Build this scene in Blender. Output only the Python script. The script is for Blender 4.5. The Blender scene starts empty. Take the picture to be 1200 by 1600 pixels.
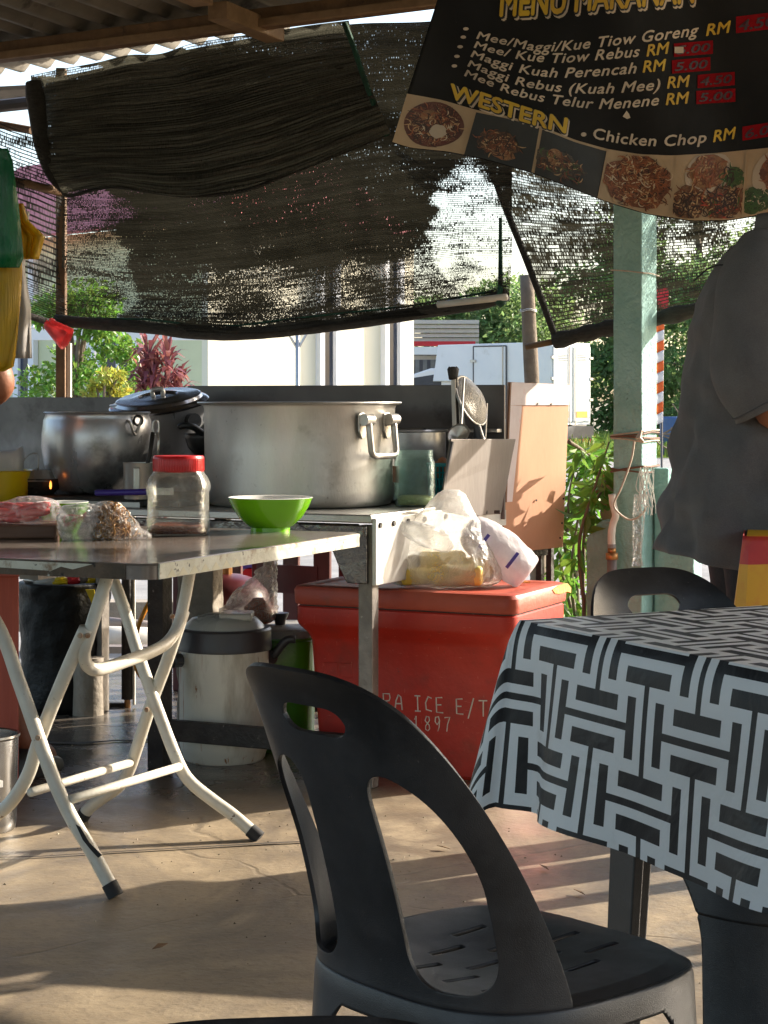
import bpy, bmesh, math, random
import numpy as np
from mathutils import Vector, Matrix, noise as mnoise
R = math.radians
rng = random.Random(7)
sc = bpy.context.scene
COL = sc.collection

# ------------------------------------------------------------------ camera, sky, sun, exposure
H, F, YH = 1.1, 3000.0, 625.0
cam_d = bpy.data.cameras.new('camera')
cam = bpy.data.objects.new('camera', cam_d); COL.objects.link(cam)
cam.location = (0, 0, H); cam.rotation_euler = (R(90), 0, 0)
cam_d.sensor_fit = 'VERTICAL'; cam_d.sensor_height = 36; cam_d.lens = 36*F/1600
cam_d.shift_y = -(800-YH)/1600
cam_d.clip_start = .05; cam_d.clip_end = 1500
sc.camera = cam
AZ, EL = R(28), R(25)
SUN = Vector((math.cos(AZ)*math.cos(EL), math.sin(AZ)*math.cos(EL), math.sin(EL)))
w = bpy.data.worlds.new('World'); sc.world = w; w.use_nodes = True
nt = w.node_tree; bg = nt.nodes['Background']
sky = nt.nodes.new('ShaderNodeTexSky'); sky.sky_type = 'NISHITA'; sky.sun_disc = False
sky.sun_elevation = EL; sky.sun_rotation = math.pi/2-AZ
sky.air_density = 1.0; sky.dust_density = 2.5; sky.ozone_density = 1.0
nt.links.new(sky.outputs[0], bg.inputs[0]); bg.inputs[1].default_value = .15
sd = bpy.data.lights.new('sun', 'SUN'); sd.energy = 4.2; sd.angle = R(.6); sd.color = (1, .91, .78)
so = bpy.data.objects.new('sun', sd); COL.objects.link(so); so.location = (20, 12, 14)
so.rotation_euler = SUN.to_track_quat('Z', 'Y').to_euler()
sc.view_settings.view_transform = 'Standard'; sc.view_settings.look = 'None'
sc.view_settings.gamma = 1; sc.view_settings.use_curve_mapping = False
sc.view_settings.exposure = 1.45
sc.render.engine = 'CYCLES'
sc.cycles.use_denoising = True
sc.cycles.max_bounces = 10; sc.cycles.volume_bounces = 3; sc.cycles.transparent_max_bounces = 24
sc.cycles.diffuse_bounces = 5; sc.cycles.glossy_bounces = 5; sc.cycles.transmission_bounces = 6
sc.cycles.caustics_reflective = False; sc.cycles.caustics_refractive = False

# ------------------------------------------------------------------ helpers
def V(*a): return Vector(a)
def P(px, py, d): return Vector(((px-600)/F*d, d, H-(py-YH)*d/F))
def Zp(px, py, z): return P(px, py, (H-z)*F/(py-YH))
u3 = Vector((.905, -.425, 0)); v3 = Vector((.425, .905, 0)); z3 = Vector((0, 0, 1))
CO = Vector((-.036, 5.42, 0))
def cw(a, b, z): return CO + a*u3 + b*v3 + z*z3
def dplane(px, b):
    t = (px-600)/F; bx, by = CO.x+v3.x*b, CO.y+v3.y*b
    a = (by*t-bx)/(u3.x-u3.y*t)
    return by+u3.y*a
def PB(px, py, b): return P(px, py, dplane(px, b))

ROOT = {}
def thing(name, label, cat, loc=(0, 0, 0), group=None):
    o = bpy.data.objects.new(name, None); COL.objects.link(o)
    o.location = loc; o.empty_display_size = .05
    o['label'] = label; o['category'] = cat
    if group: o['group'] = group
    ROOT[o] = Vector(loc)
    return o
def tag(o, label, cat, group=None):
    o['label'] = label; o['category'] = cat
    if group: o['group'] = group
    return o
def struct(o): o['kind'] = 'structure'; return o
def stuff(o): o['kind'] = 'stuff'; return o

class MB:
    def __init__(s): s.v = []; s.f = []; s.uv = None
    def add(s, vs, fs):
        n = len(s.v); s.v += [Vector(p) for p in vs]; s.f += [tuple(i+n for i in f) for f in fs]; return s
    def box(s, c, size, ax=None):
        X, Y, Zz = ax if ax else (V(1, 0, 0), V(0, 1, 0), z3)
        c = Vector(c); a, b, h = [q/2 for q in size]
        vs = [c+X*(i*a)+Y*(j*b)+Zz*(k*h) for k in (-1, 1) for j in (-1, 1) for i in (-1, 1)]
        return s.add(vs, [(0, 2, 3, 1), (4, 5, 7, 6), (0, 1, 5, 4), (2, 6, 7, 3), (0, 4, 6, 2), (1, 3, 7, 5)])
    def tube(s, pts, r, n=10, cap=True, closed=False, flat=None):
        pts = [Vector(p) for p in pts]; m = len(pts)
        rs = r if isinstance(r, (list, tuple)) else [r]*m
        vs = []; fs = []; prev = None
        for i, p in enumerate(pts):
            if closed: t = pts[(i+1) % m]-pts[i-1]
            else: t = pts[min(i+1, m-1)]-pts[max(i-1, 0)]
            t.normalize()
            if prev is None:
                nrm = t.orthogonal().normalized()
                if flat is not None: nrm = (Vector(flat)-t*t.dot(Vector(flat))).normalized()
            else:
                nrm = prev-t*prev.dot(t)
                if nrm.length < 1e-6: nrm = t.orthogonal()
                nrm.normalize()
            prev = nrm; bn = t.cross(nrm)
            for k in range(n):
                a = 2*math.pi*k/n
                vs.append(p+nrm*(rs[i]*math.cos(a))+bn*(rs[i]*math.sin(a)))
        for i in range(m if closed else m-1):
            j = (i+1) % m
            for k in range(n):
                k2 = (k+1) % n
                fs.append((i*n+k, i*n+k2, j*n+k2, j*n+k))
        if cap and not closed:
            fs.append(tuple(range(n))[::-1]); fs.append(tuple((m-1)*n+k for k in range(n)))
        return s.add(vs, fs)
    def lathe(s, prof, c, n=48, ax=None, sq=None, cap0=True, cap1=False):
        X, Y, Zz = ax if ax else (V(1, 0, 0), V(0, 1, 0), z3)
        c = Vector(c); vs = []; fs = []; m = len(prof)
        for (r, z) in prof:
            for k in range(n):
                a = 2*math.pi*k/n
                q = 1
                if sq:
                    q = 1/((abs(math.cos(a))**sq+abs(math.sin(a))**sq)**(1/sq))
                vs.append(c+X*(r*q*math.cos(a))+Y*(r*q*math.sin(a))+Zz*z)
        for i in range(m-1):
            for k in range(n):
                k2 = (k+1) % n
                fs.append((i*n+k, i*n+k2, (i+1)*n+k2, (i+1)*n+k))
        if cap0: fs.append(tuple(range(n))[::-1])
        if cap1: fs.append(tuple((m-1)*n+k for k in range(n)))
        return s.add(vs, fs)
    def rings(s, rings, cap=True):
        n = len(rings[0]); vs = [p for r in rings for p in r]; fs = []
        for i in range(len(rings)-1):
            for k in range(n):
                k2 = (k+1) % n
                fs.append((i*n+k, i*n+k2, (i+1)*n+k2, (i+1)*n+k))
        if cap:
            fs.append(tuple(range(n))[::-1]); fs.append(tuple((len(rings)-1)*n+k for k in range(n)))
        return s.add(vs, fs)
    def prism(s, pts, depth):
        n = len(pts); d = Vector(depth); pts = [Vector(p) for p in pts]
        vs = pts+[p+d for p in pts]
        fs = [tuple(range(n)), tuple(range(2*n-1, n-1, -1))]+[(i, (i+1) % n+0, (i+1) % n+n, i+n)[::-1] for i in range(n)]
        return s.add(vs, fs)
    def grid(s, g):
        nv, nu = len(g), len(g[0])
        vs = [p for r in g for p in r]
        fs = [(j*nu+i, j*nu+i+1, (j+1)*nu+i+1, (j+1)*nu+i) for j in range(nv-1) for i in range(nu-1)]
        return s.add(vs, fs)
    def build(s, name, m, parent=None, smooth=False, bevel=0, solid=0, loc=None, subsurf=0, uvs=None, cols=None, seg=2, angle=None):
        root = parent
        while root is not None and root.parent is not None: root = root.parent
        off = ROOT.get(root, Vector((0, 0, 0))) if root is not None else (Vector(loc) if loc is not None else Vector((0, 0, 0)))
        me = bpy.data.meshes.new(name)
        me.from_pydata([tuple(p-off) for p in s.v], [], s.f)
        me.validate(clean_customdata=False)
        if uvs is not None:
            ul = me.uv_layers.new(name='UVMap')
            li = np.empty(len(me.loops), dtype=np.int32); me.loops.foreach_get('vertex_index', li)
            ul.data.foreach_set('uv', np.asarray(uvs, dtype=np.float32)[li].ravel())
        if cols is not None:
            ca = me.attributes.new('openness', 'FLOAT', 'POINT'); ca.data.foreach_set('value', np.asarray(cols, dtype=np.float32))
        bm = bmesh.new(); bm.from_mesh(me); bmesh.ops.recalc_face_normals(bm, faces=bm.faces); bm.to_mesh(me); bm.free()
        if smooth: me.polygons.foreach_set('use_smooth', [True]*len(me.polygons))
        o = bpy.data.objects.new(name, me); COL.objects.link(o)
        if m is not None: me.materials.append(m)
        if parent is not None: o.parent = parent
        elif loc is not None: o.location = loc
        if solid:
            md = o.modifiers.new('solid', 'SOLIDIFY'); md.thickness = solid; md.offset = 0
        if bevel:
            md = o.modifiers.new('bevel', 'BEVEL'); md.width = bevel; md.segments = seg; md.limit_method = 'ANGLE'; md.angle_limit = R(35)
        if subsurf:
            md = o.modifiers.new('sub', 'SUBSURF'); md.levels = subsurf; md.render_levels = subsurf
        if smooth and angle is not None:
            try: me.set_sharp_from_angle(angle=R(angle))
            except Exception: pass
        return o

def fbm(p, s=1.0, o=3, seed=0):
    t = 0; a = .5
    for i in range(o):
        t += a*mnoise.noise(Vector(p)*s+Vector((seed*7.1, seed*3.3, seed*5.7))); s *= 2; a *= .5
    return t

def catmull(pts, n):
    pts = [Vector(p) for p in pts]; m = len(pts); out = []
    for i in range(n):
        t = i/(n-1)*(m-1); k = min(int(t), m-2); f = t-k
        p0 = pts[k-1] if k > 0 else pts[0]*2-pts[1]
        p1, p2 = pts[k], pts[k+1]
        p3 = pts[k+2] if k+2 < m else pts[-1]*2-pts[-2]
        out.append(.5*((2*p1)+(p2-p0)*f+(2*p0-5*p1+4*p2-p3)*f*f+(3*p1-p0-3*p2+p3)*f**3))
    return out

def sheet(nu, nv, f, pos):
    """surface over a unit grid kept where f(a,b) > 0, its boundary cut smoothly"""
    F_ = [[f(i/nu, j/nv) for i in range(nu+1)] for j in range(nv+1)]
    vs = []; fs = []; vc = {}; ec = {}
    def gv(i, j):
        if (i, j) not in vc: vc[(i, j)] = len(vs); vs.append(pos(i/nu, j/nv))
        return vc[(i, j)]
    def ge(p, q):
        k = (p, q) if p < q else (q, p)
        if k not in ec:
            (a, b), (c, d) = k; fa, fb = F_[b][a], F_[d][c]; t = fa/(fa-fb); t = min(max(t, .03), .97)
            ec[k] = len(vs); vs.append(pos((a+(c-a)*t)/nu, (b+(d-b)*t)/nv))
        return ec[k]
    for j in range(nv):
        for i in range(nu):
            c = [(i, j), (i+1, j), (i+1, j+1), (i, j+1)]; poly = []
            for k in range(4):
                p, q = c[k], c[(k+1) % 4]
                if F_[p[1]][p[0]] > 0: poly.append(gv(*p))
                if (F_[p[1]][p[0]] > 0) != (F_[q[1]][q[0]] > 0): poly.append(ge(p, q))
            if len(poly) >= 3: fs.append(tuple(poly))
    return vs, fs

# ------------------------------------------------------------------ materials
class N:
    def __init__(s, name):
        s.m = bpy.data.materials.new(name); s.m.use_nodes = True; s.t = s.m.node_tree
        s.t.nodes.clear(); s.out = s.t.nodes.new('ShaderNodeOutputMaterial')
    def n(s, typ, **kw):
        o = s.t.nodes.new('ShaderNode'+typ)
        for k, v in kw.items(): setattr(o, k, v)
        return o
    def l(s, a, b): s.t.links.new(a, b)
    def set(s, sock, v):
        if hasattr(v, 'is_output') or isinstance(v, bpy.types.NodeSocket): s.l(v, sock)
        else: sock.default_value = v
    def math(s, op, a, b=0.0, c=None):
        o = s.n('Math', operation=op); s.set(o.inputs[0], a); s.set(o.inputs[1], b)
        if c is not None: s.set(o.inputs[2], c)
        return o.outputs[0]
    def mix(s, f, a, b):
        o = s.n('Mix', data_type='RGBA'); s.set(o.inputs[0], f); s.set(o.inputs[6], rgba(a)); s.set(o.inputs[7], rgba(b)); return o.outputs[2]
    def coord(s, kind='Object', scale=(1, 1, 1), rot=(0, 0, 0)):
        c = s.n('TexCoord'); m = s.n('Mapping'); s.l(c.outputs[kind], m.inputs[0]); m.inputs['Scale'].default_value = scale; m.inputs['Rotation'].default_value = rot
        return m.outputs[0]
    def noise(s, vec, scale, detail=5, rough=.55, dist=0.0):
        o = s.n('TexNoise'); s.l(vec, o.inputs['Vector']); o.inputs['Scale'].default_value = scale; o.inputs['Detail'].default_value = detail
        o.inputs['Roughness'].default_value = rough; o.inputs['Distortion'].default_value = dist
        return o.outputs[0]
    def ramp(s, f, lo, hi):
        o = s.n('MapRange'); s.l(f, o.inputs[0]); o.inputs[1].default_value = lo; o.inputs[2].default_value = hi; o.inputs[3].default_value = 0; o.inputs[4].default_value = 1
        return o.outputs[0]
    def bump(s, h, strength, dist=.01):
        o = s.n('Bump'); s.l(h, o.inputs['Height']); o.inputs['Strength'].default_value = strength; o.inputs['Distance'].default_value = dist
        return o.outputs[0]
def rgba(c):
    if isinstance(c, (tuple, list)): return (c[0], c[1], c[2], 1)
    return c
def pm(name, c1, c2=None, rough=.5, metal=0, scale=8, bump=0, bscale=60, stretch=(1, 1, 1), spots=None, rvar=.12, spec=.5, coat=0, dist=0.0, trans=0, rot=(0, 0, 0), lo=.35, hi=.65, bstretch=None, island=0):
    k = N(name); c2 = c2 or tuple(x*.8 for x in c1)
    vec = k.coord('Object', stretch, rot)
    n1 = k.noise(vec, scale, 6, .6, dist)
    col = k.mix(k.ramp(n1, lo, hi), c1, c2)
    for sp in (spots or []):
        v2 = k.coord('Object', sp[4] if len(sp) > 4 else (1, 1, 1))
        n2 = k.noise(v2, sp[1], 5, .65)
        col = k.mix(k.ramp(n2, sp[2], sp[3]), col, sp[0])
    b = k.n('BsdfPrincipled')
    if island:
        g = k.n('NewGeometry'); hs = k.n('HueSaturation'); k.l(col, hs.inputs['Color'])
        k.l(k.math('MULTIPLY_ADD', g.outputs['Random Per Island'], island*2, 1-island), hs.inputs['Value'])
        k.l(k.math('MULTIPLY_ADD', g.outputs['Random Per Island'], .05, .475), hs.inputs['Hue'])
        col = hs.outputs[0]
    k.l(col, b.inputs['Base Color'])
    n3 = k.noise(vec, scale*2.7, 4)
    k.l(k.math('MULTIPLY_ADD', n3, rvar*2, rough-rvar), b.inputs['Roughness'])
    b.inputs['Metallic'].default_value = metal; b.inputs['Specular IOR Level'].default_value = spec
    if coat: b.inputs['Coat Weight'].default_value = coat; b.inputs['Coat Roughness'].default_value = .15
    if bump:
        vb = k.coord('Object', bstretch or stretch, rot)
        k.l(k.bump(k.noise(vb, bscale, 5), bump), b.inputs['Normal'])
    res = b.outputs[0]
    if trans:
        tl = k.n('BsdfTranslucent'); k.l(col, tl.inputs[0]); mx = k.n('MixShader'); mx.inputs[0].default_value = trans
        k.l(res, mx.inputs[1]); k.l(tl.outputs[0], mx.inputs[2]); res = mx.outputs[0]
    k.l(res, k.out.inputs[0])
    return k.m

def clear_mat(name, tint=(1, 1, 1), body=(.8, .8, .8), opacity=.25, rough=.12, bumps=.6, bscale=14, var=.3, dirt=None, transl=.5):
    """thin clear or milky plastic film: mostly see-through, glossy, a little white"""
    k = N(name); vec = k.coord('Object')
    n1 = k.noise(vec, bscale, 4, .6, 1.2)
    nb = k.bump(n1, bumps, .02)
    tr = k.n('BsdfTransparent'); tr.inputs[0].default_value = rgba(tint)
    b = k.n('BsdfPrincipled'); b.inputs['Roughness'].default_value = rough; k.l(nb, b.inputs['Normal'])
    col = rgba(body)
    if dirt:
        d = k.ramp(k.noise(vec, dirt[1], 6, .7), dirt[2], dirt[3]); col = k.mix(d, body, dirt[0])
        k.l(col, b.inputs['Base Color'])
    else: b.inputs['Base Color'].default_value = col
    tl = k.n('BsdfTranslucent'); tl.inputs[0].default_value = rgba(body)
    m0 = k.n('MixShader'); m0.inputs[0].default_value = transl; k.l(b.outputs[0], m0.inputs[1]); k.l(tl.outputs[0], m0.inputs[2])
    lw = k.n('LayerWeight'); lw.inputs[0].default_value = .35; k.l(nb, lw.inputs[1])
    fac = k.math('ADD', opacity, k.math('MULTIPLY', lw.outputs[1], .45))
    fac = k.math('ADD', fac, k.math('MULTIPLY', k.math('SUBTRACT', k.noise(vec, bscale*.6, 5, .65), .5), var))
    if dirt: fac = k.math('ADD', fac, k.math('MULTIPLY', d, .35))
    fac = k.math('MINIMUM', k.math('MAXIMUM', fac, .02), .98)
    gl = k.n('BsdfGlossy'); gl.inputs['Roughness'].default_value = rough; gl.inputs[0].default_value = (1, 1, 1, 1); k.l(nb, gl.inputs['Normal'])
    m1 = k.n('MixShader'); k.l(fac, m1.inputs[0]); k.l(tr.outputs[0], m1.inputs[1]); k.l(m0.outputs[0], m1.inputs[2])
    m2 = k.n('MixShader'); k.l(k.math('MULTIPLY', lw.outputs[0], .35), m2.inputs[0]); k.l(m1.outputs[0], m2.inputs[1]); k.l(gl.outputs[0], m2.inputs[2])
    k.l(m2.outputs[0], k.out.inputs[0])
    return k.m

def net_mat(name, c1=(.022, .02, .017), c2=(.06, .055, .042), row=.0062, tr=.45, bump=.5):
    """knitted shade net: real see-through gaps between the threads, row by row along its UV"""
    k = N(name); tc = k.n('TexCoord'); sp = k.n('SeparateXYZ'); k.l(tc.outputs['UV'], sp.inputs[0])
    U, W_ = sp.outputs[0], sp.outputs[1]
    cmb0 = k.n('CombineXYZ'); k.l(U, cmb0.inputs[0]); k.l(W_, cmb0.inputs[1])
    wob = k.math('MULTIPLY', k.math('SUBTRACT', k.noise(cmb0.outputs[0], 3, 3), .5), .03)
    W2 = k.math('ADD', W_, wob)
    ri = k.math('FLOOR', k.math('DIVIDE', W2, row)); fr = k.math('FRACT', k.math('DIVIDE', W2, row))
    cmb = k.n('CombineXYZ'); k.l(k.math('MULTIPLY', U, 130), cmb.inputs[0]); k.l(k.math('MULTIPLY', ri, 3.17), cmb.inputs[1])
    cmr = k.n('CombineXYZ'); k.l(k.math('MULTIPLY', U, 5.0), cmr.inputs[0]); k.l(k.math('MULTIPLY', ri, .53), cmr.inputs[1])
    hole = k.math('ADD', k.math('MULTIPLY', k.noise(cmb.outputs[0], 1.6, 3, .6), .62), k.math('MULTIPLY', k.noise(cmr.outputs[0], 1.0, 4, .7), .38))
    cmb2 = k.n('CombineXYZ'); k.l(U, cmb2.inputs[0]); k.l(W_, cmb2.inputs[1])
    big = k.noise(cmb2.outputs[0], 7, 5, .6)
    at = k.n('Attribute', attribute_name='openness')
    op = k.math('ADD', at.outputs['Fac'], k.math('MULTIPLY', k.math('SUBTRACT', big, .5), k.math('MULTIPLY', at.outputs['Fac'], .8)))
    hit = k.ramp(k.math('SUBTRACT', hole, k.math('SUBTRACT', .665, k.math('MULTIPLY', op, .27))), -.03, .07)
    edge = k.math('MULTIPLY', k.math('GREATER_THAN', fr, .22), k.math('LESS_THAN', fr, .9))
    hole_f = k.math('MULTIPLY', hit, edge)
    cmb3 = k.n('CombineXYZ'); k.l(k.math('MULTIPLY', U, 2.0), cmb3.inputs[0]); k.l(k.math('MULTIPLY', W2, 55.0), cmb3.inputs[1])
    streak = k.noise(cmb3.outputs[0], 1.0, 4, .7)
    cmb4 = k.n('CombineXYZ'); k.l(k.math('MULTIPLY', U, 300.0), cmb4.inputs[0]); k.l(k.math('MULTIPLY', ri, 1.7), cmb4.inputs[1])
    fine = k.noise(cmb4.outputs[0], 1.0, 2, .5)
    col = k.mix(k.ramp(k.math('ADD', streak, k.math('MULTIPLY', k.math('SUBTRACT', fine, .5), .35)), .35, .75), c1, c2)
    b = k.n('BsdfPrincipled'); k.l(col, b.inputs['Base Color']); b.inputs['Roughness'].default_value = .75; b.inputs['Specular IOR Level'].default_value = .25
    hgt = k.math('ADD', k.math('SINE', k.math('MULTIPLY', fr, 6.283)), k.math('MULTIPLY', streak, 3))
    k.l(k.bump(hgt, bump, .004), b.inputs['Normal'])
    tl = k.n('BsdfTranslucent'); k.l(k.mix(.5, col, (.09, .085, .055)), tl.inputs[0])
    mx = k.n('MixShader'); mx.inputs[0].default_value = tr; k.l(b.outputs[0], mx.inputs[1]); k.l(tl.outputs[0], mx.inputs[2])
    tp = k.n('BsdfTransparent'); m2 = k.n('MixShader'); k.l(hole_f, m2.inputs[0]); k.l(mx.outputs[0], m2.inputs[1]); k.l(tp.outputs[0], m2.inputs[2])
    k.l(m2.outputs[0], k.out.inputs[0])
    return k.m

def key_cloth_mat():
    """printed plastic tablecloth: interlocking I and H figures, black on pale grey"""
    k = N('key_pattern_cloth'); tc = k.n('TexCoord'); sp = k.n('SeparateXYZ'); k.l(tc.outputs['UV'], sp.inputs[0])
    c, PY = .125, .215
    def fig(du, dv):
        x = k.math('ABSOLUTE', k.math('SUBTRACT', k.math('FLOORED_MODULO', k.math('ADD', sp.outputs[0], du+c), 2*c), c))
        y = k.math('ABSOLUTE', k.math('SUBTRACT', k.math('FLOORED_MODULO', k.math('ADD', sp.outputs[1], dv+PY/2), PY), PY/2))
        y2 = k.math('SUBTRACT', PY/2, y)
        lt = lambda a, b_: k.math('LESS_THAN', a, b_)
        rect = lambda xa, xr, ya, yr: k.math('MULTIPLY', lt(k.math('ABSOLUTE', k.math('SUBTRACT', x, xa)), xr), lt(k.math('ABSOLUTE', k.math('SUBTRACT', ya[0], ya[1])), yr))
        r = rect(0, .055, (y, .076), .0115)
        r = k.math('MAXIMUM', r, rect(0, .006, (y, 0), .076))
        r = k.math('MAXIMUM', r, rect(.09, .0105, (y2, 0), .045))
        return k.math('MAXIMUM', r, rect(0, .09, (y2, 0), .0055))
    f = k.math('MAXIMUM', fig(.0, .02), fig(c, .02+PY/2))
    ob = k.coord('Object'); n1 = k.noise(ob, 9, 5)
    light = k.mix(n1, (.70, .72, .74), (.80, .82, .84))
    col = k.mix(f, light, (.012, .0115, .013))
    b = k.n('BsdfPrincipled'); k.l(col, b.inputs['Base Color'])
    k.l(k.math('MULTIPLY_ADD', n1, .2, .30), b.inputs['Roughness']); b.inputs['Specular IOR Level'].default_value = .2
    hh = k.math('ADD', k.math('MULTIPLY', k.noise(ob, 260, 2), .05), k.math('MULTIPLY', k.noise(ob, 7, 3, .5, 1.0), 1.6)); k.l(k.bump(hh, .35, .012), b.inputs['Normal'])
    st = k.ramp(k.noise(ob, 5, 6, .7), .58, .75); col = k.mix(k.math('MULTIPLY', st, .3), col, (.22, .19, .15)); k.l(col, b.inputs['Base Color'])
    geo = k.n('NewGeometry'); b2 = k.n('BsdfPrincipled'); b2.inputs['Base Color'].default_value = (.16, .16, .17, 1); b2.inputs['Roughness'].default_value = .7
    k.l(b.outputs[0], k.out.inputs[0])
    return k.m

M = {}
M['concrete'] = None
def floor_mat():
    k = N('worn_concrete'); v = k.coord('Object'); vs = k.coord('Object', (1, .55, 1), (0, 0, R(25)))
    a = k.noise(vs, 1.1, 8, .62, .6); b_ = k.noise(v, 5.0, 8, .65, .4); c_ = k.noise(v, 60, 4, .6); d_ = k.noise(vs, 2.4, 6, .7, 1.5)
    col = k.mix(k.ramp(a, .38, .62), (.33, .255, .165), (.175, .14, .105))
    col = k.mix(k.math('MULTIPLY', k.ramp(b_, .48, .7), .65), col, (.47, .37, .24))
    col = k.mix(k.math('MULTIPLY', k.ramp(d_, .46, .66), .68), col, (.12, .10, .082))
    col = k.mix(k.math('MULTIPLY', k.ramp(c_, .54, .72), .5), col, (.13, .10, .075)); gr = k.noise(v, 230, 2, .5); col = k.mix(k.math('MULTIPLY', k.ramp(gr, .66, .72), .7), col, (.07, .055, .045)); col = k.mix(k.math('MULTIPLY', k.ramp(gr, .30, .24), .5), col, (.5, .42, .3))
    pos = k.n('SeparateXYZ'); k.l(v, pos.inputs[0])
    wet = k.math('MULTIPLY', k.ramp(pos.outputs[1], 5.0, 5.7), k.ramp(pos.outputs[0], .2, -.5))
    col = k.mix(k.math('MULTIPLY', wet, .72), col, (.075, .072, .07))
    vo = k.n('TexVoronoi', feature='DISTANCE_TO_EDGE'); vm = k.n('Mapping'); k.l(v, vm.inputs[0])
    dn = k.n('TexNoise'); k.l(v, dn.inputs['Vector']); dn.inputs['Scale'].default_value = 3.5; dn.inputs['Detail'].default_value = 6
    av = k.n('Mix', data_type='VECTOR'); av.inputs[0].default_value = .12; k.l(v, av.inputs[4]); k.l(dn.outputs['Color'], av.inputs[5])
    k.l(av.outputs[1], vo.inputs['Vector']); vo.inputs['Scale'].default_value = .8
    crack = k.math('MULTIPLY', k.ramp(vo.outputs['Distance'], .006, .001), k.ramp(b_, .42, .55))
    col = k.mix(k.math('MULTIPLY', crack, .4), col, (.07, .055, .04))
    b = k.n('BsdfPrincipled'); k.l(col, b.inputs['Base Color'])
    r = k.math('MULTIPLY_ADD', k.ramp(b_, .3, .7), .32, .27); r = k.math('SUBTRACT', r, k.math('MULTIPLY', wet, .22))
    k.l(r, b.inputs['Roughness']); b.inputs['Specular IOR Level'].default_value = .5
    h = k.math('ADD', k.math('MULTIPLY', b_, 1.6), k.math('ADD', k.math('MULTIPLY', c_, .5), k.math('MULTIPLY', crack, -.6)))
    k.l(k.bump(h, .35, .008), b.inputs['Normal']); k.l(b.outputs[0], k.out.inputs[0])
    return k.m
M['concrete'] = floor_mat()
M['asphalt'] = pm('asphalt_road', (.30, .29, .28), (.20, .195, .19), rough=.9, scale=3, bump=.5, bscale=90, spots=[((.36, .34, .3), 40, .6, .75)])
M['dirt'] = pm('earth_ground', (.30, .25, .18), (.2, .17, .12), rough=.95, scale=1.5, bump=.5, bscale=30, spots=[((.09, .14, .04), 2.5, .55, .65)])
M['grass'] = pm('verge_grass', (.14, .22, .03), (.22, .28, .06), rough=.7, scale=3, island=.35, trans=.3)
M['wood'] = pm('brown_timber', (.20, .11, .05), (.12, .065, .03), rough=.75, scale=14, stretch=(1, 1, 1), bump=.35, bscale=50, spots=[((.05, .03, .018), 22, .6, .72)])
M['woodlight'] = pm('pale_timber', (.30, .19, .10), (.2, .12, .06), rough=.75, scale=12, bump=.3, bscale=60)
M['sheet'] = pm('aged_roof_sheet', (.24, .22, .185), (.15, .135, .11), rough=.7, scale=4, bump=.15, bscale=30, spots=[((.06, .05, .04), 7, .58, .7)], rvar=.1)
M['net'] = net_mat('black_shade_net', (.009, .0085, .008), (.085, .079, .066), tr=.07, bump=.8)
M['net_flap'] = net_mat('black_shade_net_fold', (.034, .033, .029), (.27, .26, .21), row=.011, tr=.25, bump=.6)
M['net_right'] = net_mat('black_shade_net_ribbed', (.012, .011, .010), (.060, .054, .043), row=.0105, tr=.14, bump=.9)
M['net_side'] = net_mat('loose_shade_net', (.02, .018, .016), (.05, .045, .04), row=.016, tr=.3)
M['roll'] = pm('rolled_net', (.03, .027, .023), (.055, .05, .04), rough=.85, scale=30, stretch=(1, 1, 4), bump=.8, bscale=120)
M['greenhem'] = pm('green_hem', (.015, .08, .045), (.01, .04, .025), rough=.8, scale=40, bump=.4, bscale=150)
M['teal'] = pm('teal_render', (.30, .50, .46), (.23, .41, .37), rough=.85, scale=10, bump=1.0, bscale=55, spots=[((.12, .2, .17), 26, .66, .74), ((.38, .27, .19), 9, .70, .74)])
M['steel'] = pm('brushed_aluminium', (.50, .48, .45), (.40, .385, .36), rough=.42, metal=1, scale=6, bump=.06, bscale=160, stretch=(1, 1, .25), spots=[((.22, .20, .18), 9, .58, .8)], rvar=.1)
M['potdull'] = pm('dull_aluminium', (.64, .62, .58), (.50, .48, .44), rough=.42, metal=.75, scale=5, stretch=(1, 1, .3), bump=.06, bscale=160, spots=[((.24, .22, .19), 70, .63, .78), ((.66, .64, .61), 4, .55, .8), ((.22, .20, .17), 3.5, .58, .75)], rvar=.08)
M['potdark'] = pm('sooty_steel', (.64, .64, .66), (.44, .435, .43), rough=.3, metal=.65, scale=5, bump=.05, bscale=60, stretch=(1, 1, .35), spots=[((.05, .045, .04), 5, .5, .72)], rvar=.12)
M['backsplash'] = pm('smoky_steel_sheet', (.17, .155, .145), (.11, .10, .095), rough=.45, metal=.55, scale=3, bump=.05, bscale=50, spots=[((.06, .05, .045), 5, .58, .75), ((.3, .2, .15), 14, .68, .78)], rvar=.1)
M['sidepanel'] = pm('worn_aluminium_panel', (.66, .65, .62), (.55, .54, .52), rough=.5, metal=.6, scale=5, bump=.08, bscale=40, spots=[((.35, .33, .3), 12, .62, .78)])
M['apron'] = pm('dented_shiny_sheet', (.16, .15, .145), (.09, .085, .08), rough=.2, metal=1, scale=6, bump=.9, bscale=12)
M['darksteel'] = pm('grimy_dark_steel', (.055, .048, .042), (.03, .026, .023), rough=.6, metal=.3, scale=18, bump=.4, bscale=70, spots=[((.22, .2, .17), 38, .64, .72)])
M['greysteel'] = pm('grey_steel_leg', (.22, .20, .18), (.14, .125, .11), rough=.5, metal=.6, scale=14, bump=.2, bscale=60, spots=[((.35, .33, .3), 40, .63, .72)])
M['black'] = pm('black_plastic', (.011, .012, .0145), (.007, .008, .0095), rough=.35, scale=9, bump=.16, bscale=700, spots=[((.042, .043, .047), 5, .46, .78), ((.028, .028, .03), 22, .5, .75), ((.085, .082, .078), 150, .67, .73), ((.06, .058, .055), 30, .68, .78, (1, 1, .3))], rvar=.14, spec=.55)
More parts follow.
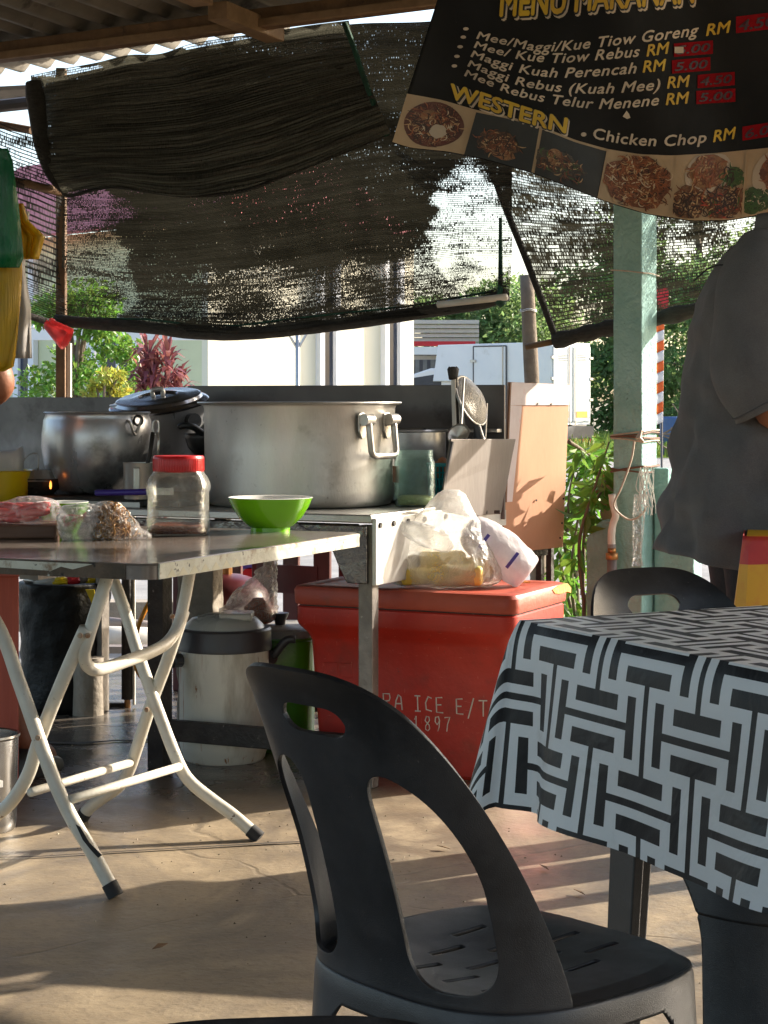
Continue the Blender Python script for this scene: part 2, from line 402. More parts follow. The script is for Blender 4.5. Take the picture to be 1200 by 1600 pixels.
M['cream_pipe'] = pm('chipped_cream_paint', (.62, .59, .50), (.52, .48, .40), rough=.35, scale=9, bump=.15, bscale=60, spots=[((.10, .05, .03), 42, .665, .69), ((.36, .22, .10), 13, .66, .76), ((.30, .27, .2), 70, .68, .72)])
M['rubber'] = pm('black_rubber', (.02, .02, .02), rough=.8, scale=20)
M['tabletop'] = pm('wet_laminate', (.20, .165, .14), (.13, .105, .09), rough=.13, scale=6, bump=.04, bscale=20, spots=[((.42, .38, .36), 4, .62, .8), ((.07, .055, .05), 10, .6, .72)], rvar=.06, spec=.6)
M['edge_white'] = pm('stained_edge_band', (.60, .60, .52), (.48, .47, .38), rough=.4, scale=18, spots=[((.24, .16, .09), 22, .54, .68), ((.03, .03, .03), 50, .64, .67)], bump=.2, bscale=60)
M['edge_bare'] = pm('bare_chipboard_edge', (.14, .10, .07), (.07, .055, .04), rough=.85, scale=16, bump=.8, bscale=60, spots=[((.5, .5, .45), 22, .64, .68), ((.02, .02, .02), 25, .6, .66)])
M['red'] = pm('faded_red_plastic', (.52, .028, .013), (.40, .022, .011), rough=.45, scale=5, bump=.12, bscale=45, spots=[((.30, .03, .018), 7, .58, .78), ((.11, .03, .02), 10, .68, .82), ((.60, .17, .11), 26, .66, .72, (1, 1, 9)), ((.60, .20, .13), 24, .67, .72, (7, 7, 1)), ((.16, .03, .018), 4, .56, .78), ((.08, .03, .02), 55, .68, .74)], rvar=.16)
M['redlid'] = pm('weathered_red_lid', (.46, .075, .038), (.36, .055, .028), rough=.5, scale=6, bump=.2, bscale=50, spots=[((.2, .07, .045), 9, .58, .75), ((.55, .22, .13), 30, .72, .8)])
M['foam'] = pm('yellow_foam', (.72, .44, .12), (.6, .3, .1), rough=.9, scale=30, bump=.8, bscale=60)
M['chalk'] = pm('white_marker_paint', (.72, .70, .62), rough=.7, scale=30)
M['cooler'] = pm('stained_cream_plastic', (.76, .72, .61), (.68, .64, .54), rough=.42, scale=4, bump=.08, bscale=30, spots=[((.36, .30, .20), 5, .50, .75, (2, 2, .5)), ((.42, .17, .04), 5, .60, .66, (7, 7, .45)), ((.30, .12, .03), 30, .66, .7, (1, 1, .3))])
M['coollid'] = pm('pale_lid_plastic', (.50, .49, .44), rough=.28, scale=6)
M['collar'] = pm('charcoal_plastic', (.05, .047, .05), rough=.4, scale=14, bump=.06, bscale=60)
M['greenplastic'] = pm('dusty_green_plastic', (.06, .22, .008), (.04, .14, .006), rough=.3, scale=6, spots=[((.09, .1, .06), 14, .6, .75)], coat=.2)
M['lime'] = pm('lime_melamine', (.17, .48, .01), (.15, .44, .01), rough=.16, scale=6, spec=.6, rvar=.04)
M['limein'] = pm('white_melamine', (.78, .78, .74), rough=.2, scale=6)
M['redcap'] = pm('red_cap_plastic', (.55, .012, .014), (.46, .01, .012), rough=.3, scale=20, rvar=.06)
M['jar'] = clear_mat('dusty_clear_jar', (.95, .95, .93), (.50, .48, .44), .03, .08, .4, 30, .12, dirt=((.24, .18, .12), 34, .58, .76), transl=.3)
M['jar2'] = clear_mat('aqua_clear_jar', (.88, .97, .94), (.66, .80, .74), .06, .10, .4, 30, .12)
M['paste'] = pm('dried_chilli_paste', (.20, .05, .02), (.12, .03, .015), rough=.5, scale=60, bump=.8, bscale=150)
M['bagclear'] = clear_mat('clear_food_bag', (1, 1, 1), (.75, .73, .72), .03, .07, 1.0, 24, .22)
M['bagmilky'] = clear_mat('milky_carrier_bag', (1, 1, .99), (.93, .93, .91), .30, .18, 1.0, 16, .6, transl=.5)
M['bagprint'] = pm('printed_white_bag', (.80, .78, .78), (.66, .62, .66), rough=.35, scale=16, bump=.9, bscale=16, trans=.35)
M['blueprint'] = pm('blue_print', (.10, .08, .42), rough=.4)
M['yellowpack'] = pm('yellow_packets', (.82, .52, .03), (.80, .66, .22), rough=.4, scale=9, bump=.6, bscale=22, spots=[((.05, .16, .10), 12, .64, .68), ((.25, .12, .05), 17, .66, .70)])
M['redfood'] = pm('red_sausages', (.62, .02, .03), (.75, .15, .12), rough=.3, scale=20, bump=.4, bscale=50)
M['band'] = pm('brown_rubber_bands', (.44, .22, .05), (.30, .14, .03), rough=.4, scale=30)
M['teak'] = pm('old_chopping_board', (.15, .07, .04), (.09, .045, .025), rough=.6, scale=12, stretch=(.3, 1, 1), bump=.3, bscale=40)
M['yellow'] = pm('yellow_plastic', (.82, .60, .01), (.72, .5, .01), rough=.3, scale=8, rvar=.05)
M['green_bag'] = pm('green_film', (.004, .20, .06), (.003, .13, .04), rough=.28, scale=7, bump=.7, bscale=12, stretch=(4, 4, .6), trans=.35)
M['yellow_bag'] = pm('yellow_film', (.72, .50, .01), (.60, .38, .01), rough=.32, scale=7, bump=.8, bscale=14, stretch=(5, 5, .4), trans=.45)
M['grey_bag'] = pm('frosted_film', (.50, .48, .46), rough=.4, scale=6, bump=.5, bscale=12, trans=.4)
M['paper'] = pm('white_paper', (.75, .74, .72), rough=.6, scale=8, bump=.3, bscale=16)
M['purple'] = pm('purple_plastic', (.05, .03, .28), rough=.35)
M['teakbrown'] = pm('brown_handle', (.25, .12, .06), rough=.5)
M['board'] = pm('tan_hardboard', (.62, .33, .19), (.54, .28, .16), rough=.6, scale=5, stretch=(1, 1, .4), bump=.05, bscale=60, spots=[((.35, .2, .12), 60, .72, .76)])
M['paperband'] = pm('faded_white_label', (.76, .68, .66), (.68, .58, .56), rough=.6, scale=10, bump=.2, bscale=20, spots=[((.75, .22, .2), 16, .61, .68, (1, 1, .5)), ((.3, .25, .24), 50, .70, .74)])
M['holder'] = pm('scuffed_zinc_sheet', (.19, .165, .145), (.145, .125, .11), rough=.6, metal=.15, scale=7, stretch=(1, 1, .25), bump=.15, bscale=60, spots=[((.17, .14, .125), 12, .6, .75)])
M['basket'] = pm('teal_basket', (.02, .36, .42), rough=.4)
M['egg'] = pm('brown_eggs', (.60, .25, .12), rough=.5, scale=6)
M['noodle'] = pm('yellow_noodles', (.68, .55, .22), (.5, .38, .12), rough=.5, scale=50, bump=.8, bscale=120)
M['shirt'] = pm('charcoal_cotton', (.155, .15, .155), (.12, .116, .12), rough=.85, scale=5, bump=.4, bscale=420, spec=.2, bstretch=(1, 1, .6))
def cloth_mat(name, c1, c2, crease=.6, scale=5.5):
    k = N(name); v = k.coord('Object', (1, 1, .7)); ds = k.n('TexNoise'); k.l(v, ds.inputs['Vector']); ds.inputs['Scale'].default_value = 2.5; ds.inputs['Detail'].default_value = 2
    av = k.n('Mix', data_type='VECTOR'); av.inputs[0].default_value = .25; k.l(v, av.inputs[4]); k.l(ds.outputs['Color'], av.inputs[5])
    rn = k.n('TexNoise'); rn.noise_type = 'RIDGED_MULTIFRACTAL'; k.l(av.outputs[1], rn.inputs['Vector']); rn.inputs['Scale'].default_value = scale; rn.inputs['Detail'].default_value = 2.2; rn.inputs['Roughness'].default_value = .4
    n_ = k.noise(v, 9, 5); col = k.mix(k.ramp(n_, .35, .65), c1, c2)
    wv = k.noise(k.coord('Object', (1, 1, 3.5)), 330, 2, .5); col = k.mix(k.math('MULTIPLY', k.ramp(wv, .45, .7), .35), col, tuple(min(1, x*1.7) for x in c1))
    b = k.n('BsdfPrincipled'); k.l(col, b.inputs['Base Color']); b.inputs['Roughness'].default_value = .8; b.inputs['Specular IOR Level'].default_value = .2; b.inputs['Sheen Weight'].default_value = .15
    h = k.math('ADD', k.math('MULTIPLY', rn.outputs[0], 1.0), k.math('MULTIPLY', wv, .04))
    k.l(k.bump(h, 1.0, .07), b.inputs['Normal']); k.l(b.outputs[0], k.out.inputs[0]); return k.m
M['shirt'] = cloth_mat('charcoal_cotton_cloth', (.16, .155, .16), (.115, .11, .115))
M['trouser'] = pm('dark_denim', (.014, .014, .018), (.02, .02, .025), rough=.85, scale=30, bump=.2, bscale=300)
M['skin'] = pm('brown_skin', (.34, .13, .065), (.27, .10, .05), rough=.5, scale=20, bump=.15, bscale=120)
M['hair'] = pm('black_hair', (.012, .01, .01), rough=.5, scale=60, bump=.8, bscale=160)
M['redwood'] = pm('red_painted_wood', (.42, .09, .055), (.33, .065, .04), rough=.6, scale=12, stretch=(2, 2, .12), bump=.3, bscale=40, bstretch=(3, 3, .1), spots=[((.2, .05, .035), 16, .64, .74)])
M['bin'] = pm('black_bin_liner', (.004, .004, .004), (.007, .007, .006), spec=.25, rough=.5, scale=10, bump=1.0, bscale=16)
M['slab'] = pm('rough_concrete_block', (.36, .31, .25), (.25, .215, .17), rough=.9, scale=8, bump=.8, bscale=40, spots=[((.14, .12, .1), 14, .6, .75)])
M['maroon'] = pm('maroon_plastic', (.10, .012, .016), (.07, .01, .012), rough=.4, scale=8)
M['gasgreen'] = pm('dark_green_steel', (.01, .045, .038), rough=.45, scale=8, bump=.1)
M['orange'] = pm('orange_hose', (.75, .28, .02), rough=.4)
M['pvc'] = pm('white_pipe', (.72, .68, .60), (.6, .55, .46), rough=.4, scale=12)
M['pvcgrey'] = pm('grey_pipe', (.26, .22, .20), (.2, .165, .15), rough=.5, scale=14)
M['brass'] = pm('brass_fitting', (.45, .22, .08), rough=.4, metal=.7, scale=20)
M['rail'] = pm('weathered_rail', (.50, .28, .15), (.36, .2, .11), rough=.8, scale=9, bump=.5, bscale=40, spots=[((.1, .06, .03), 12, .64, .72)])
M['string'] = pm('raffia_string', (.52, .42, .32), rough=.6, scale=60)
M['brownstring'] = pm('brown_twine', (.16, .08, .05), rough=.8, scale=60)
M['shred'] = pm('white_raffia', (.80, .80, .76), rough=.4, trans=.3)
M['flagorange'] = pm('orange_flag', (.75, .20, .04), rough=.6, trans=.3)
M['flagwhite'] = pm('white_flag', (.75, .75, .75), rough=.6, trans=.3)
M['flagred'] = pm('red_sign', (.55, .01, .02), rough=.5)
M['leafbright'] = pm('bright_leaves', (.12, .26, .03), (.20, .32, .05), rough=.4, scale=30, island=.35, trans=.45)
M['leafmid'] = pm('mid_green_leaves', (.17, .26, .09), (.26, .36, .13), rough=.5, scale=3, island=.4, trans=.6)
M['leafdark'] = pm('dark_green_leaves', (.12, .21, .07), (.20, .29, .10), rough=.5, scale=2, island=.4, trans=.6)
M['leafyel'] = pm('yellow_green_leaves', (.32, .38, .06), (.45, .38, .05), rough=.5, scale=12, island=.3, trans=.4)
M['leafred'] = pm('wine_red_leaves', (.34, .11, .10), (.20, .06, .07), rough=.4, scale=8, island=.4, trans=.35)
M['bark'] = pm('grey_bark', (.22, .17, .12), (.13, .1, .07), rough=.9, scale=10, bump=.6, bscale=30)
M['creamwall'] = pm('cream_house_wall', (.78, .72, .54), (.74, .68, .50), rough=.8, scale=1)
M['creamwall_shade'] = pm('cream_wall_shade', (.66, .66, .40), (.60, .60, .36), rough=.8, scale=1)  # house cream made greener and darker: the unlit side's shade put into the colour
M['white'] = pm('white_paint', (.78, .78, .77), (.72, .72, .72), rough=.5, scale=2)
M['truckwhite'] = pm('truck_white', (.74, .77, .80), (.68, .72, .76), rough=.45, scale=1.5, spots=[((.55, .56, .56), 3, .62, .8)])
M['glass'] = pm('dark_window_glass', (.03, .035, .05), (.05, .06, .085), rough=.1, scale=1)
M['pink'] = pm('pink_roof_tiles', (.60, .19, .19), (.50, .15, .15), rough=.7, scale=4)
M['darkgrey'] = pm('dark_grey_metal', (.08, .08, .09), rough=.5)
M['seal'] = pm('grey_rubber_seal', (.20, .21, .22), rough=.7)
M['amber'] = pm('amber_reflector', (.75, .42, .05), rough=.4)
M['clothred'] = None

# ------------------------------------------------------------------ setting: ground, floor, road
def quad(name, pts, m): return MB().add(pts, [(0, 1, 2, 3)]).build(name, m)
struct(quad('ground', [(-400, -60, -.12), (400, -60, -.12), (400, 700, -.12), (-400, 700, -.12)], M['dirt']))
struct(quad('road', [(-60, 9.2, -.112), (60, 7.6, -.112), (60, 40, -.112), (-60, 40, -.112)], M['asphalt']))
fl = MB().prism([(-7, -5, -.3), (7, -5, -.3), (7, 6.2, -.3), (3.3, 6.9, -.3), (-2.6, 8.3, -.3), (-7, 8.3, -.3)], (0, 0, .3)).build('floor', M['concrete']); struct(fl)
# fine saw joints in the slab; front strip also draws a leg's shadow
jm = pm('joint_dirt_shadow', (.05, .038, .028), rough=.95)
def joint(px):
    g = []
    for (x, y, wd) in px:
        c = Zp(x, y, .004); g.append([c+V(0, wd, 0), c-V(0, wd, 0)])
    return struct(MB().grid(g).build('floor_joint', jm))
joint([(-60, 1341, .006), (60, 1338, .004), (190, 1330, .006), (300, 1324, .005), (420, 1317, .008), (520, 1313, .003)])
joint([(70, 1160, .012), (130, 1161, .018), (180, 1157, .012), (235, 1156, .016), (330, 1152, .01)])

grit = MB()
for k in range(260):
    x, y = rng.uniform(-1.1, 1.1), rng.uniform(2.2, 6.6)
    if rng.random() < .5: x, y = rng.gauss(-.2, .35), rng.gauss(4.7, .35)
    r_ = rng.uniform(.0012, .0042); c_ = V(x, y, r_*.4); a_ = rng.uniform(0, 6.28)
    grit.add([c_+V(r_*math.cos(a_+q*2.1)*rng.uniform(.6, 1.3), r_*math.sin(a_+q*2.1), -r_*.4) for q in range(3)]+[c_+z3*r_*.5], [(0, 1, 3), (1, 2, 3), (2, 0, 3), (0, 2, 1)])
gb = stuff(grit.build('floor_crumbs', pm('floor_crumbs', (.12, .09, .06), (.4, .34, .25), rough=.9, scale=2, lo=.45, hi=.55))); gb['label'] = 'small grit and crumbs scattered on the concrete floor'
for k, (x, y) in enumerate([(693, 1325), (938, 1310), (905, 1395), (250, 1480), (545, 1345), (850, 1356)]):
    p_ = Zp(x, y, .006); a_ = rng.uniform(0, 3); d_ = V(math.cos(a_), math.sin(a_), 0)*.02; n_ = V(-d_.y, d_.x, 0)*.35
    lf = thing('dry_leaf', ['curled yellow leaf scrap on the floor seen through the front chair back', 'curled dark leaf scrap under the tablecloth corner', 'brown leaf scrap by the front chair seat', 'brown leaf scrap on the floor at the lower left', 'small brown leaf scrap left of the front chair splat', 'dry leaf scrap between chair and patterned table'][k], 'leaf', p_, 'dry leaf scraps on the floor')
    MB().add([p_-d_, p_+n_+z3*.006, p_+d_+z3*.004, p_-n_+z3*.002], [(0, 1, 2, 3)]).build('blade', M['wood'] if k else M['woodlight'], lf, solid=.001)
# ------------------------------------------------------------------ roof and its timbers
roof = bpy.data.objects.new('roof', None); COL.objects.link(roof); roof['kind'] = 'structure'; ROOT[roof] = V(0, 0, 0)
def roofz(a, b): return 2.4625+.059*(a+.698)-.02*min(b-1.3, 0)
sw = .72
for i in range(-6, 9):
    a0 = i*sw-.25; lift = .012*(i % 2); b_end = 1.3+(.06 if i % 3 == 0 else 0.0)-(0.03 if i % 4 == 1 else 0)
    g = []
    nb = 14
    for j in range(nb+1):
        b = b_end-j/nb*10.5
        g.append([cw(a0+q/44*(sw+.06), b, roofz(a0+q/44*sw, b)+lift+.022*math.sin((a0+q/44*(sw+.06))*2*math.pi/.118)+.022) for q in range(45)])
    s_ = MB().grid(g).build('roof_sheet', M['sheet'], roof, smooth=True, solid=.006)
bmw = MB()
bm_ = thing('roof_beam', 'long brown timber beam under the corrugated roof along the net', 'beam', cw(-.5, .85, 2.4))
def beam(mb, a0, a1, b, z0, z1, wd=.05, h=.068):
    A, B = cw(a0, b, z0), cw(a1, b, z1); t = (B-A).normalized(); s_ = v3; up = t.cross(s_)*-1
    if up.z < 0: up = -up
    mb.box((A+B)/2+up*h/2, ((B-A).length, wd, h), (t, s_, up))
beam(bmw, -4.2, 4.6, .85, 2.332-.028*2.3, 2.332+.028*6.5)
bmw.build('beam', M['wood'], bm_, bevel=.004)
slat = MB(); beam(slat, -4.2, 4.6, .815, 2.332-.028*2.3, 2.332+.028*6.5, .022, .028); slat.build('batten', M['woodlight'], bm_, bevel=.003)
def rafter(px, py, d, length, label, wd=.075, h=.06):
    e = P(px, py, d); r = thing('rafter', label, 'rafter', e, 'rafters ending under the roof edge')
    t = (v3+V(0, 0, -.02)).normalized(); c = e-t*length/2
    side = t.cross(z3).normalized(); up = side.cross(t)
    MB().box(c, (wd, length, h), (side, t, up)).build('rafter_timber', M['woodlight'], r, bevel=.004)
rafter(430, 53, 6.68, .40, 'stub end of a brown rafter poking past the beam, nearest the menu banner')
rafter(318, -4, 6.25, 1.2, 'brown rafter end at the picture top, left of the other rafter stub')
aw = thing('neighbour_awning', 'pale awning strip with dark rail beyond the upper left end of the net', 'awning', P(20, 165, 7.7))
MB().prism([P(-60, 138, 7.7), P(56, 132, 7.7), P(50, 158, 7.9), P(-60, 166, 7.9)], V(0, .01, -.015)).build('awning_sheet', M['sheet'], aw)
MB().tube([P(-60, 172, 7.6), P(52, 160, 7.6)], .026, 8).build('rail', M['darkgrey'], aw)
MB().tube([P(-60, 184, 7.8), P(50, 204, 7.5)], .016, 8).build('brace', M['wood'], aw)
# unseen sheet added at the right roof edge to cut the low sun
tq = thing('sunblocker', 'grey tarpaulin added out of view along the right roof edge', 'sunblocker', cw(3.2, 1.3, 2.4))
MB().grid([[cw(1.9+i*.15, 1.3+.03*math.sin(i*1.3+j), 2.78-j*.116) for i in range(34)] for j in range(8)]).build('sheet', pm('grey_sunblocker', (.18, .19, .2), rough=.7), tq, smooth=True, solid=.003)
# ------------------------------------------------------------------ shade nets
def net_sheet(rows, nu, nv, width, height, ripple, openf, amp=.02, dens=1.0):
    cols = [catmull([Vector(p) for p in r], nu) for r in rows]
    g = []; uv = []; op = []
    for j in range(nv):
        t = j/(nv-1)*(len(rows)-1)
        row = []
        for i in range(nu):
            c = catmull([cols[k][i] for k in range(len(rows))], 2) if False else None
            k = min(int(t), len(rows)-2); f = t-k
            p = cols[k][i].lerp(cols[k+1][i], f)
            px, py, d = p
            d += ripple(i/(nu-1), j/(nv-1))
            row.append(P(px, py, d)); uv.append((i/(nu-1)*width, j/(nv-1)*height)); op.append(max(0, min(1, openf(px, py))))
        g.append(row)
    return MB().grid(g), uv, op
def blobs(base, bl):
    def f(px, py):
        v = base; px0, py0 = px, py
        px = px+60*fbm((px0*.009, py0*.02, 7), 1, 4); py = py+40*fbm((px0*.012, py0*.02, 17), 1, 4)
        for (cx, cy, rx, ry, val) in bl:
            q = ((px-cx)/rx)**2+((py-cy)/ry)**2
            if q < 1.6: v = max(v, val*min(1, max(0, (1.3-q)/.45)))
        v *= 1+.9*fbm((px*.016, py*.03, 0), 1, 4)
        return v
    return f
nA = thing('shade_net', 'wide black shade net hung behind the stove with torn see-through patches', 'netting', PB(430, 500, 1.26))
D = lambda px, b=1.26: dplane(px, b)
rowsA = [[(x, y, D(x)) for x, y in r] for r in (
    [(96, 120), (250, 86), (400, 58), (545, 38), (660, 34), (800, 24)],
    [(96, 250), (250, 230), (400, 205), (545, 180), (660, 165), (800, 150)],
    [(98, 330), (250, 330), (400, 310), (545, 280), (660, 265), (800, 268)],
    [(96, 440), (250, 452), (400, 440), (545, 420), (660, 405), (800, 400)],
    [(94, 506), (250, 516), (400, 520), (545, 503), (680, 490), (796, 462)])]
opA = blobs(.15, [(735, 365, 62, 105, .80), (700, 430, 110, 50, .56), (560, 455, 150, 34, .44), (400, 450, 170, 38, .38), (240, 480, 130, 32, .36), (118, 420, 85, 110, .74), (130, 320, 60, 45, .62), (430, 500, 320, 14, .3), (170, 330, 60, 24, .5), (330, 300, 60, 20, .2)])
def ripA(a, b): return .05*math.sin(b*9+a*3)+.03*math.sin(b*19-a*5)+.06*fbm((a*4, b*3, 2), 1.5, 3)+(.006*math.sin(b*62+5*math.sin(a*3))+.004*math.sin(b*97+4*math.sin(a*4+1)))*(.4+.9*abs(fbm((a*3, b*5, 9), 1, 2)))
mb, uv, op = net_sheet(rowsA, 150, 190, 1.75, 1.15, ripA, opA)
mb.build('net_cloth', M['net'], nA, smooth=True, uvs=uv, cols=op)
pts = [PB(x, y, 1.25) for x, y in [(88, 500), (150, 506), (230, 512), (300, 520), (380, 522), (430, 517), (520, 508), (600, 497), (690, 483), (750, 474), (792, 460)]]
rl = catmull(pts, 40)
MB().tube(rl, [.024+.006*fbm((p.x*9, p.y, 0), 1, 2) for p in rl], 12).build('bottom_roll', M['roll'], nA, smooth=True)
MB().tube([PB(x, y, 1.245) for x, y in [(130, 497), (230, 499), (300, 507), (370, 509), (440, 500), (520, 491), (640, 478), (770, 455)]], .004, 6).build('green_cord', M['greenhem'], nA, smooth=True)
MB().tube([PB(782, y, 1.235) for y in (340, 400, 450, 472)]+[PB(786, 478, 1.24)], [.006, .007, .009, .02, .012], 8).build('green_tie', M['greenhem'], nA, smooth=True)
MB().tube([PB(684, 476, 1.225), PB(792, 464, 1.225)], .012, 12).build('hem_pipe', M['pvc'], nA, smooth=True)
fl_ = thing('net_flap', 'second layer of black shade net sagging in ridges across the upper half', 'netting', PB(330, 300, 1.2))
rowsF = [[(x, y, D(x, 1.2)) for x, y in r] for r in (
    [(48, 118), (100, 107), (150, 98), (200, 86), (250, 84), (300, 68), (360, 58), (420, 50), (480, 40), (545, 32)],
    [(52, 180), (150, 168), (300, 150), (430, 118), (560, 90)],
    [(62, 235), (150, 232), (300, 225), (440, 185), (580, 140)],
    [(98, 302), (180, 292), (300, 306), (450, 272), (610, 208)])]
def ripF(a, b):
    s = b*70+7*math.sin(a*3.2)*.6
    return (.008*math.sin(s*.75)+.006*math.sin(s*1.31+1.2)+.003*math.sin(s*2.1))*(.35+b)+.05*fbm((a*3, b*4, 5), 1.4, 3)+.05*math.sin(b*5)
mb, uv, op = net_sheet(rowsF, 130, 200, 1.3, .65, ripF, blobs(.12, [(520, 70, 40, 20, .4), (300, 72, 260, 16, .75), (100, 112, 80, 14, .8)]))
mb.build('flap_cloth', M['net_flap'], fl_, smooth=True, uvs=uv, cols=op)
MB().tube(catmull([PB(x, y, 1.18) for x, y in [(538, 36), (552, 72), (568, 120), (588, 172), (604, 212)]], 20), .010, 8).build('green_hem', M['greenhem'], fl_, smooth=True)
MB().tube(catmull([PB(x, y, 1.19) for x, y in [(98, 302), (110, 306), (140, 298), (180, 292), (240, 300), (300, 306), (380, 298), (450, 272), (530, 240), (608, 208)]], 40), .007, 6).build('lower_hem', M['roll'], fl_, smooth=True)
# bunched left end of the flap
bq = catmull([PB(x, y, 1.19) for x, y in [(52, 128), (58, 170), (64, 220), (80, 270), (104, 304)]], 14)
MB().tube(bq, [.03, .035, .038, .036, .034, .032, .03, .03, .028, .026, .024, .02, .016, .01], 9).build('bunched_edge', M['roll'], fl_, smooth=True)
nC = thing('ribbed_net', 'ribbed black shade net panel stretched behind the teal column', 'netting', PB(950, 500, 1.5))
rowsC = [[(x, y, D(x, 1.5)) for x, y in r] for r in (
    [(740, 190), (900, 190), (1060, 190), (1250, 190)],
    [(772, 262), (900, 285), (1060, 290), (1250, 285)],
    [(812, 380), (930, 378), (1060, 368), (1250, 340)],
    [(864, 522), (960, 505), (1080, 476), (1250, 440)])]
def ripC(a, b): return .010*math.sin(b*95+4*a)+.03*math.sin(b*6+a*5)
mb, uv, op = net_sheet(rowsC, 90, 170, 1.25, .75, ripC, blobs(.50, [(900, 470, 110, 70, .66), (1075, 430, 110, 70, .7), (1190, 390, 62, 90, .95), (800, 340, 40, 60, .45)]))
mb.build('net_cloth', M['net_right'], nC, smooth=True, uvs=uv, cols=op)
MB().tube(catmull([PB(x, y, 1.46) for x, y in [(742, 180), (765, 255), (790, 325), (824, 410), (866, 522)]], 24), .012, 8).build('edge_rope', M['roll'], nC, smooth=True)
rc = catmull([PB(x, y, 1.47) for x, y in [(866, 533), (920, 520), (960, 511), (1030, 497), (1100, 482), (1260, 452)]], 24)
MB().tube(rc, [.028+.004*math.sin(i*1.7) for i in range(24)], 12).build('bottom_roll', M['roll'], nC, smooth=True)
MB().tube([PB(822, 542, 1.47), PB(880, 531, 1.47)], [.011, .012], 10).build('wooden_batten', M['wood'], nC, smooth=True)
nD = thing('side_net', 'loose open shade net at the left end above the hanging carrier bags', 'netting', P(50, 350, 7.3))
rowsD = [[(-60, 165, 7.0), (20, 200, 7.2), (100, 225, 7.4)], [(-60, 260, 7.0), (20, 285, 7.2), (102, 320, 7.4)], [(-60, 400, 7.0), (20, 428, 7.2), (100, 455, 7.4)], [(-60, 450, 7.0), (20, 480, 7.2), (98, 512, 7.4)]]
mb, uv, op = net_sheet(rowsD, 40, 70, .42, .75, lambda a, b: .02*math.sin(b*8+a*4), blobs(.86, [(60, 470, 80, 30, .5)]))
for i, p in enumerate(op): op[i] = p if True else p
mb.build('net_cloth', M['net_side'], nD, smooth=True, uvs=uv, cols=op)
MB().tube([P(-40, 268, 7.1), P(95, 300, 7.35)], .018, 8).build('batten', M['wood'], nD, smooth=True)
MB().tube([P(-40, 470, 7.1), P(40, 492, 7.2), P(98, 510, 7.35)], .013, 8).build('bottom_hem', M['roll'], nD, smooth=True)
# red plastic sheet scrap caught at the net corner
rd = thing('red_scrap', 'pinkish red plastic scrap rolled at the lower left net corner', 'plastic scrap', P(92, 520, 7.25))
g = []
for j in range(9):
    t = j/8; c = P(75+t*32, 505+t*25, 7.22); r_ = .018+.022*t
    g.append([c+V(r_*math.cos(a*.62)*.6, -.03+r_*math.sin(a*.62), r_*math.cos(a*.62+.4)) for a in range(9)])
redscrap = pm('red_translucent_film', (.75, .12, .12), (.85, .2, .2), rough=.4, trans=.5, scale=20)
MB().grid(g).build('film', redscrap, rd, smooth=True, solid=.002)
MB().tube([P(82, 500, 7.25), P(78, 512, 7.23), P(84, 522, 7.22)], [.012, .02, .012], 8).build('knot', redscrap, rd, smooth=True)
# posts
ps = thing('stall_post', 'narrow brown wooden corner post below the red scrap', 'post', P(96, 625, 7.42)*1)
c = P(96, 625, 7.42); MB().box((c.x, c.y, 1.19), (.036, .05, 2.38), None).build('post_timber', M['wood'], ps, bevel=.003)
MB().box((c.x+.027, c.y+.02, .66), (.016, .03, 1.32), None).build('white_strip', M['pvc'], ps, bevel=.002)
lp = thing('leaning_pole', 'leaning grey-brown wooden pole with string tied near its top', 'pole', P(848, 900, 8.6))
A, B = P(823, 430, 8.6), P(846, 1010, 8.6); B.z = -.12
MB().tube(catmull([A, A.lerp(B, .4)+V(.006, 0, 0), B], 12), [.031, .032, .033, .034, .034, .035, .036, .037, .038, .039, .04, .04], 12).build('pole_wood', M['bark'], lp, smooth=True)
for k in range(2): MB().tube([P(825.5+k*.4, 484+k*2.2, 8.6)+V(.037*math.cos(a), .037*math.sin(a), .004*math.sin(3*a)) for a in [i*.45 for i in range(14)]], .0018, 5, closed=True).build('string', M['shred'], lp)

# ------------------------------------------------------------------ teal column, parapet, rail, pipe
near = P(1003, 700, 6.4); near.z = 0
col_ = thing('column', 'square teal plastered column with a sunlit right face and string tied round it', 'column', near)
c = near-u3*.05+v3*.084
def roughbox(c, size, ax, n=(5, 7, 60), amp=.003, seed=1):
    mb = MB(); X, Y, Zz = ax; a, b, h = [q/2 for q in size]
    ring = [(-a, -b), (a, -b), (a, b), (-a, b)]; pts = []
    m = 6
    for k in range(4):
        p, q = ring[k], ring[(k+1) % 4]
        for i in range(m): pts.append((p[0]+(q[0]-p[0])*i/m, p[1]+(q[1]-p[1])*i/m))
    rows = []
    for j in range(n[2]+1):
        z = -h+2*h*j/n[2]; r = []
        for (x, y) in pts:
            p = c+X*x+Y*y+Zz*z; d = fbm(p*22, 1, 2, seed)*amp
            r.append(p+(X*x+Y*y).normalized()*d)
        rows.append(r)
    return mb.rings(rows)
roughbox(V(c.x, c.y, 1.3), (.10, .168, 2.6), (u3, v3, z3), amp=.004).build('shaft', M['teal'], col_, bevel=.004)
def ringloop(z, tilt, r, m, wob=.004, name='string', parent=col_):
    pts = []
    for (x, y) in [(-.056, -.09), (0, -.092), (.056, -.09), (.057, 0), (.056, .09), (0, .092), (-.056, .09), (-.057, 0)]:
        pts.append(c+u3*x+v3*y+z3*(z+tilt*x*8+rng.uniform(-wob, wob)))
    MB().tube(pts, r, 6, closed=True).build(name, m, parent)
cz = lambda y: H-(y-YH)*6.4/F
st = thing('twine', 'brown twine and frayed white raffia wound round the teal column', 'string', c+z3*.9)
